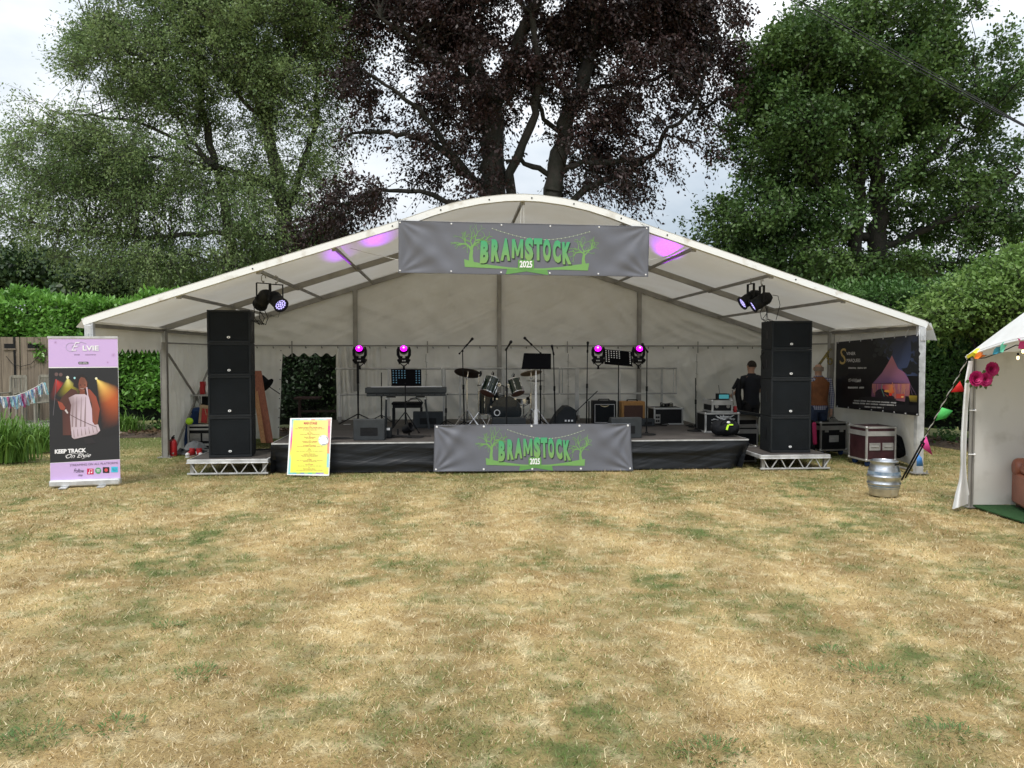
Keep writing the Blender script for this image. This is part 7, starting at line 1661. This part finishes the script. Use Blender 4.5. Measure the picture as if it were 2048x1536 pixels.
tree('copper_beech_tree','huge dark purple-leaved tree with many stems rising behind the marquee ridge',12,2.4,BE,[(1037,285,26,40,.95),(840,150,38,22,.85),(925,240,32,26,.8),(770,330,50,34,.9),(1010,340,16,20,.6),(1290,235,60,30,.6),(640,360,60,40,.8),(1350,250,40,20,.6),(1240,30,20,20,.5),(760,290,60,30,.6)],1500,125,.108,'leaf_beech',
 [([(1000,760),(995,520),(987,387),(984,300),(982,220),(947,132),(925,60),(905,-40)],.46,.18),([(985,240),(1000,185),(1039,88),(1075,0),(1090,-60)],.24,.12),([(1100,620),(1103,450),(1105,378),(1127,272),(1158,189),(1175,110),(1184,44),(1170,-40)],.33,.13),([(1030,420),(1017,351),(1061,264),(1070,154),(1055,60)],.17,.08),([(985,400),(903,308),(837,233),(776,189),(692,149)],.11,.03),([(980,390),(881,299),(820,272),(749,264),(690,270)],.13,.03),([(975,210),(916,154),(846,110),(770,70)],.15,.05),([(1060,480),(1118,351),(1200,330),(1285,325),(1325,272),(1373,228),(1391,145)],.10,.04),([(1080,520),(1153,395),(1237,351),(1285,325)],.13,.08),([(1373,228),(1435,206),(1465,190)],.05,.02),([(1115,360),(1050,330),(1010,330)],.10,.05),([(1170,190),(1210,165),(1290,150),(1360,120)],.10,.03),([(1180,80),(1260,20),(1330,-20)],.14,.06),([(1127,272),(1085,240),(1070,180)],.09,.05),([(960,420),(840,380),(740,375),(660,410)],.09,.03)],'bark',(1050,330),.75,.70,2,420,.30,(1000,700),spread=.07,gapt=-.2)
OK_=[(1700,180,230,150,1.2),(1780,60,160,80,1.0),(1870,-10,60,50,.5),(1900,200,110,120,1.1),(1580,150,110,90,.9),(1570,280,140,110,1.2),(1500,430,110,70,1.2),(1430,460,50,30,.8),(1640,440,110,80,.9),(1720,380,140,90,.45),(1850,400,120,90,.9),(1960,330,70,90,.9),(1980,430,90,90,.9),(1640,530,200,50,1.3),(1840,530,150,50,.9),(1560,520,150,50,1.2),(1960,130,40,40,.35),(1700,310,160,60,1.0),(1640,30,60,40,.5),(2040,480,60,80,.8)]
tree('oak_tree','dense dark green broad tree rising behind the right side of the marquee',11.5,2.6,OK_,[(1770,370,70,36,.55),(1700,440,60,30,.5),(1790,440,60,40,.5),(1900,490,30,14,.5),(1590,400,22,22,.6)],1750,115,.115,'leaf_oak',
 [([(1754,760),(1754,512),(1756,400),(1750,300),(1740,180),(1760,60)],.34,.08),([(1712,640),(1712,450),(1717,333),(1700,220),(1660,100)],.22,.06),([(1756,410),(1808,362),(1870,290),(1920,200)],.15,.05),([(1754,480),(1660,455),(1600,433),(1540,380),(1500,320)],.15,.04),([(1712,420),(1640,400),(1590,330),(1560,230)],.13,.04),([(1754,500),(1840,460),(1920,420),(1990,360)],.13,.04),([(1754,540),(1860,535),(1900,530),(1990,500)],.10,.03),([(1717,400),(1690,300),(1640,230)],.09,.04)],'bark',(1730,330),.62,.12,3,300,.34,(1750,700),spread=.085,gapt=-.3)
# lime-green shrub at right
SH=[(1960,625,115,60,1),(2010,580,85,52,1),(1880,640,60,36,.8),(2060,620,90,120,1),(1990,650,90,40,.7)]
tree('flowering_shrub','light yellow-green bushy shrub rising behind the white gazebo',2.6,1.0,SH,[],700,90,.085,'leaf_lime',[([(2030,900),(2020,700),(2000,600)],.06,.02),([(2030,880),(1960,700),(1930,620)],.05,.02)],'bark',(1980,720),.42,.10,5,160,.30,(2030,900),spread=.08)
# distant trees
tree('distant_tree','far rounded green tree low on the left horizon',34,3,[(60,555,90,40,1),(140,560,60,30,1),(-40,560,80,40,1)],[],420,60,.30,'leaf_dark',[([(60,700),(60,560)],.3,.1)],'bark',(60,580),1.2,.1,6,10,.35,(60,700),spread=.3,twigs=False)
tree('distant_tree','far dark tree just above the hedge in the gap left of the birch trunks',30,3,[(260,575,90,30,1),(380,580,90,24,1),(500,575,90,30,1)],[],420,60,.28,'leaf_dark',[([(330,700),(330,570)],.3,.1)],'bark',(330,590),1.2,.1,7,10,.35,(330,700),spread=.3,twigs=False)
tree('distant_tree','dark green tree filling the gap below the oak crown',20,2,[(1640,590,220,50,1),(1850,590,130,50,1),(1480,560,90,50,1)],[],800,60,.20,'leaf_dark',[([(1640,760),(1640,560)],.3,.1)],'bark',(1640,620),1.0,.1,8,10,.35,(1640,700),spread=.25,twigs=False)
tree('distant_tree','purple-green tree low behind the left roof slope',18,2,[(660,520,90,40,1),(580,560,100,40,1)],[],380,70,.16,'leaf_beech',[([(640,760),(640,540)],.25,.1)],'bark',(640,560),.8,.2,9,10,.35,(640,700),spread=.2,twigs=False)
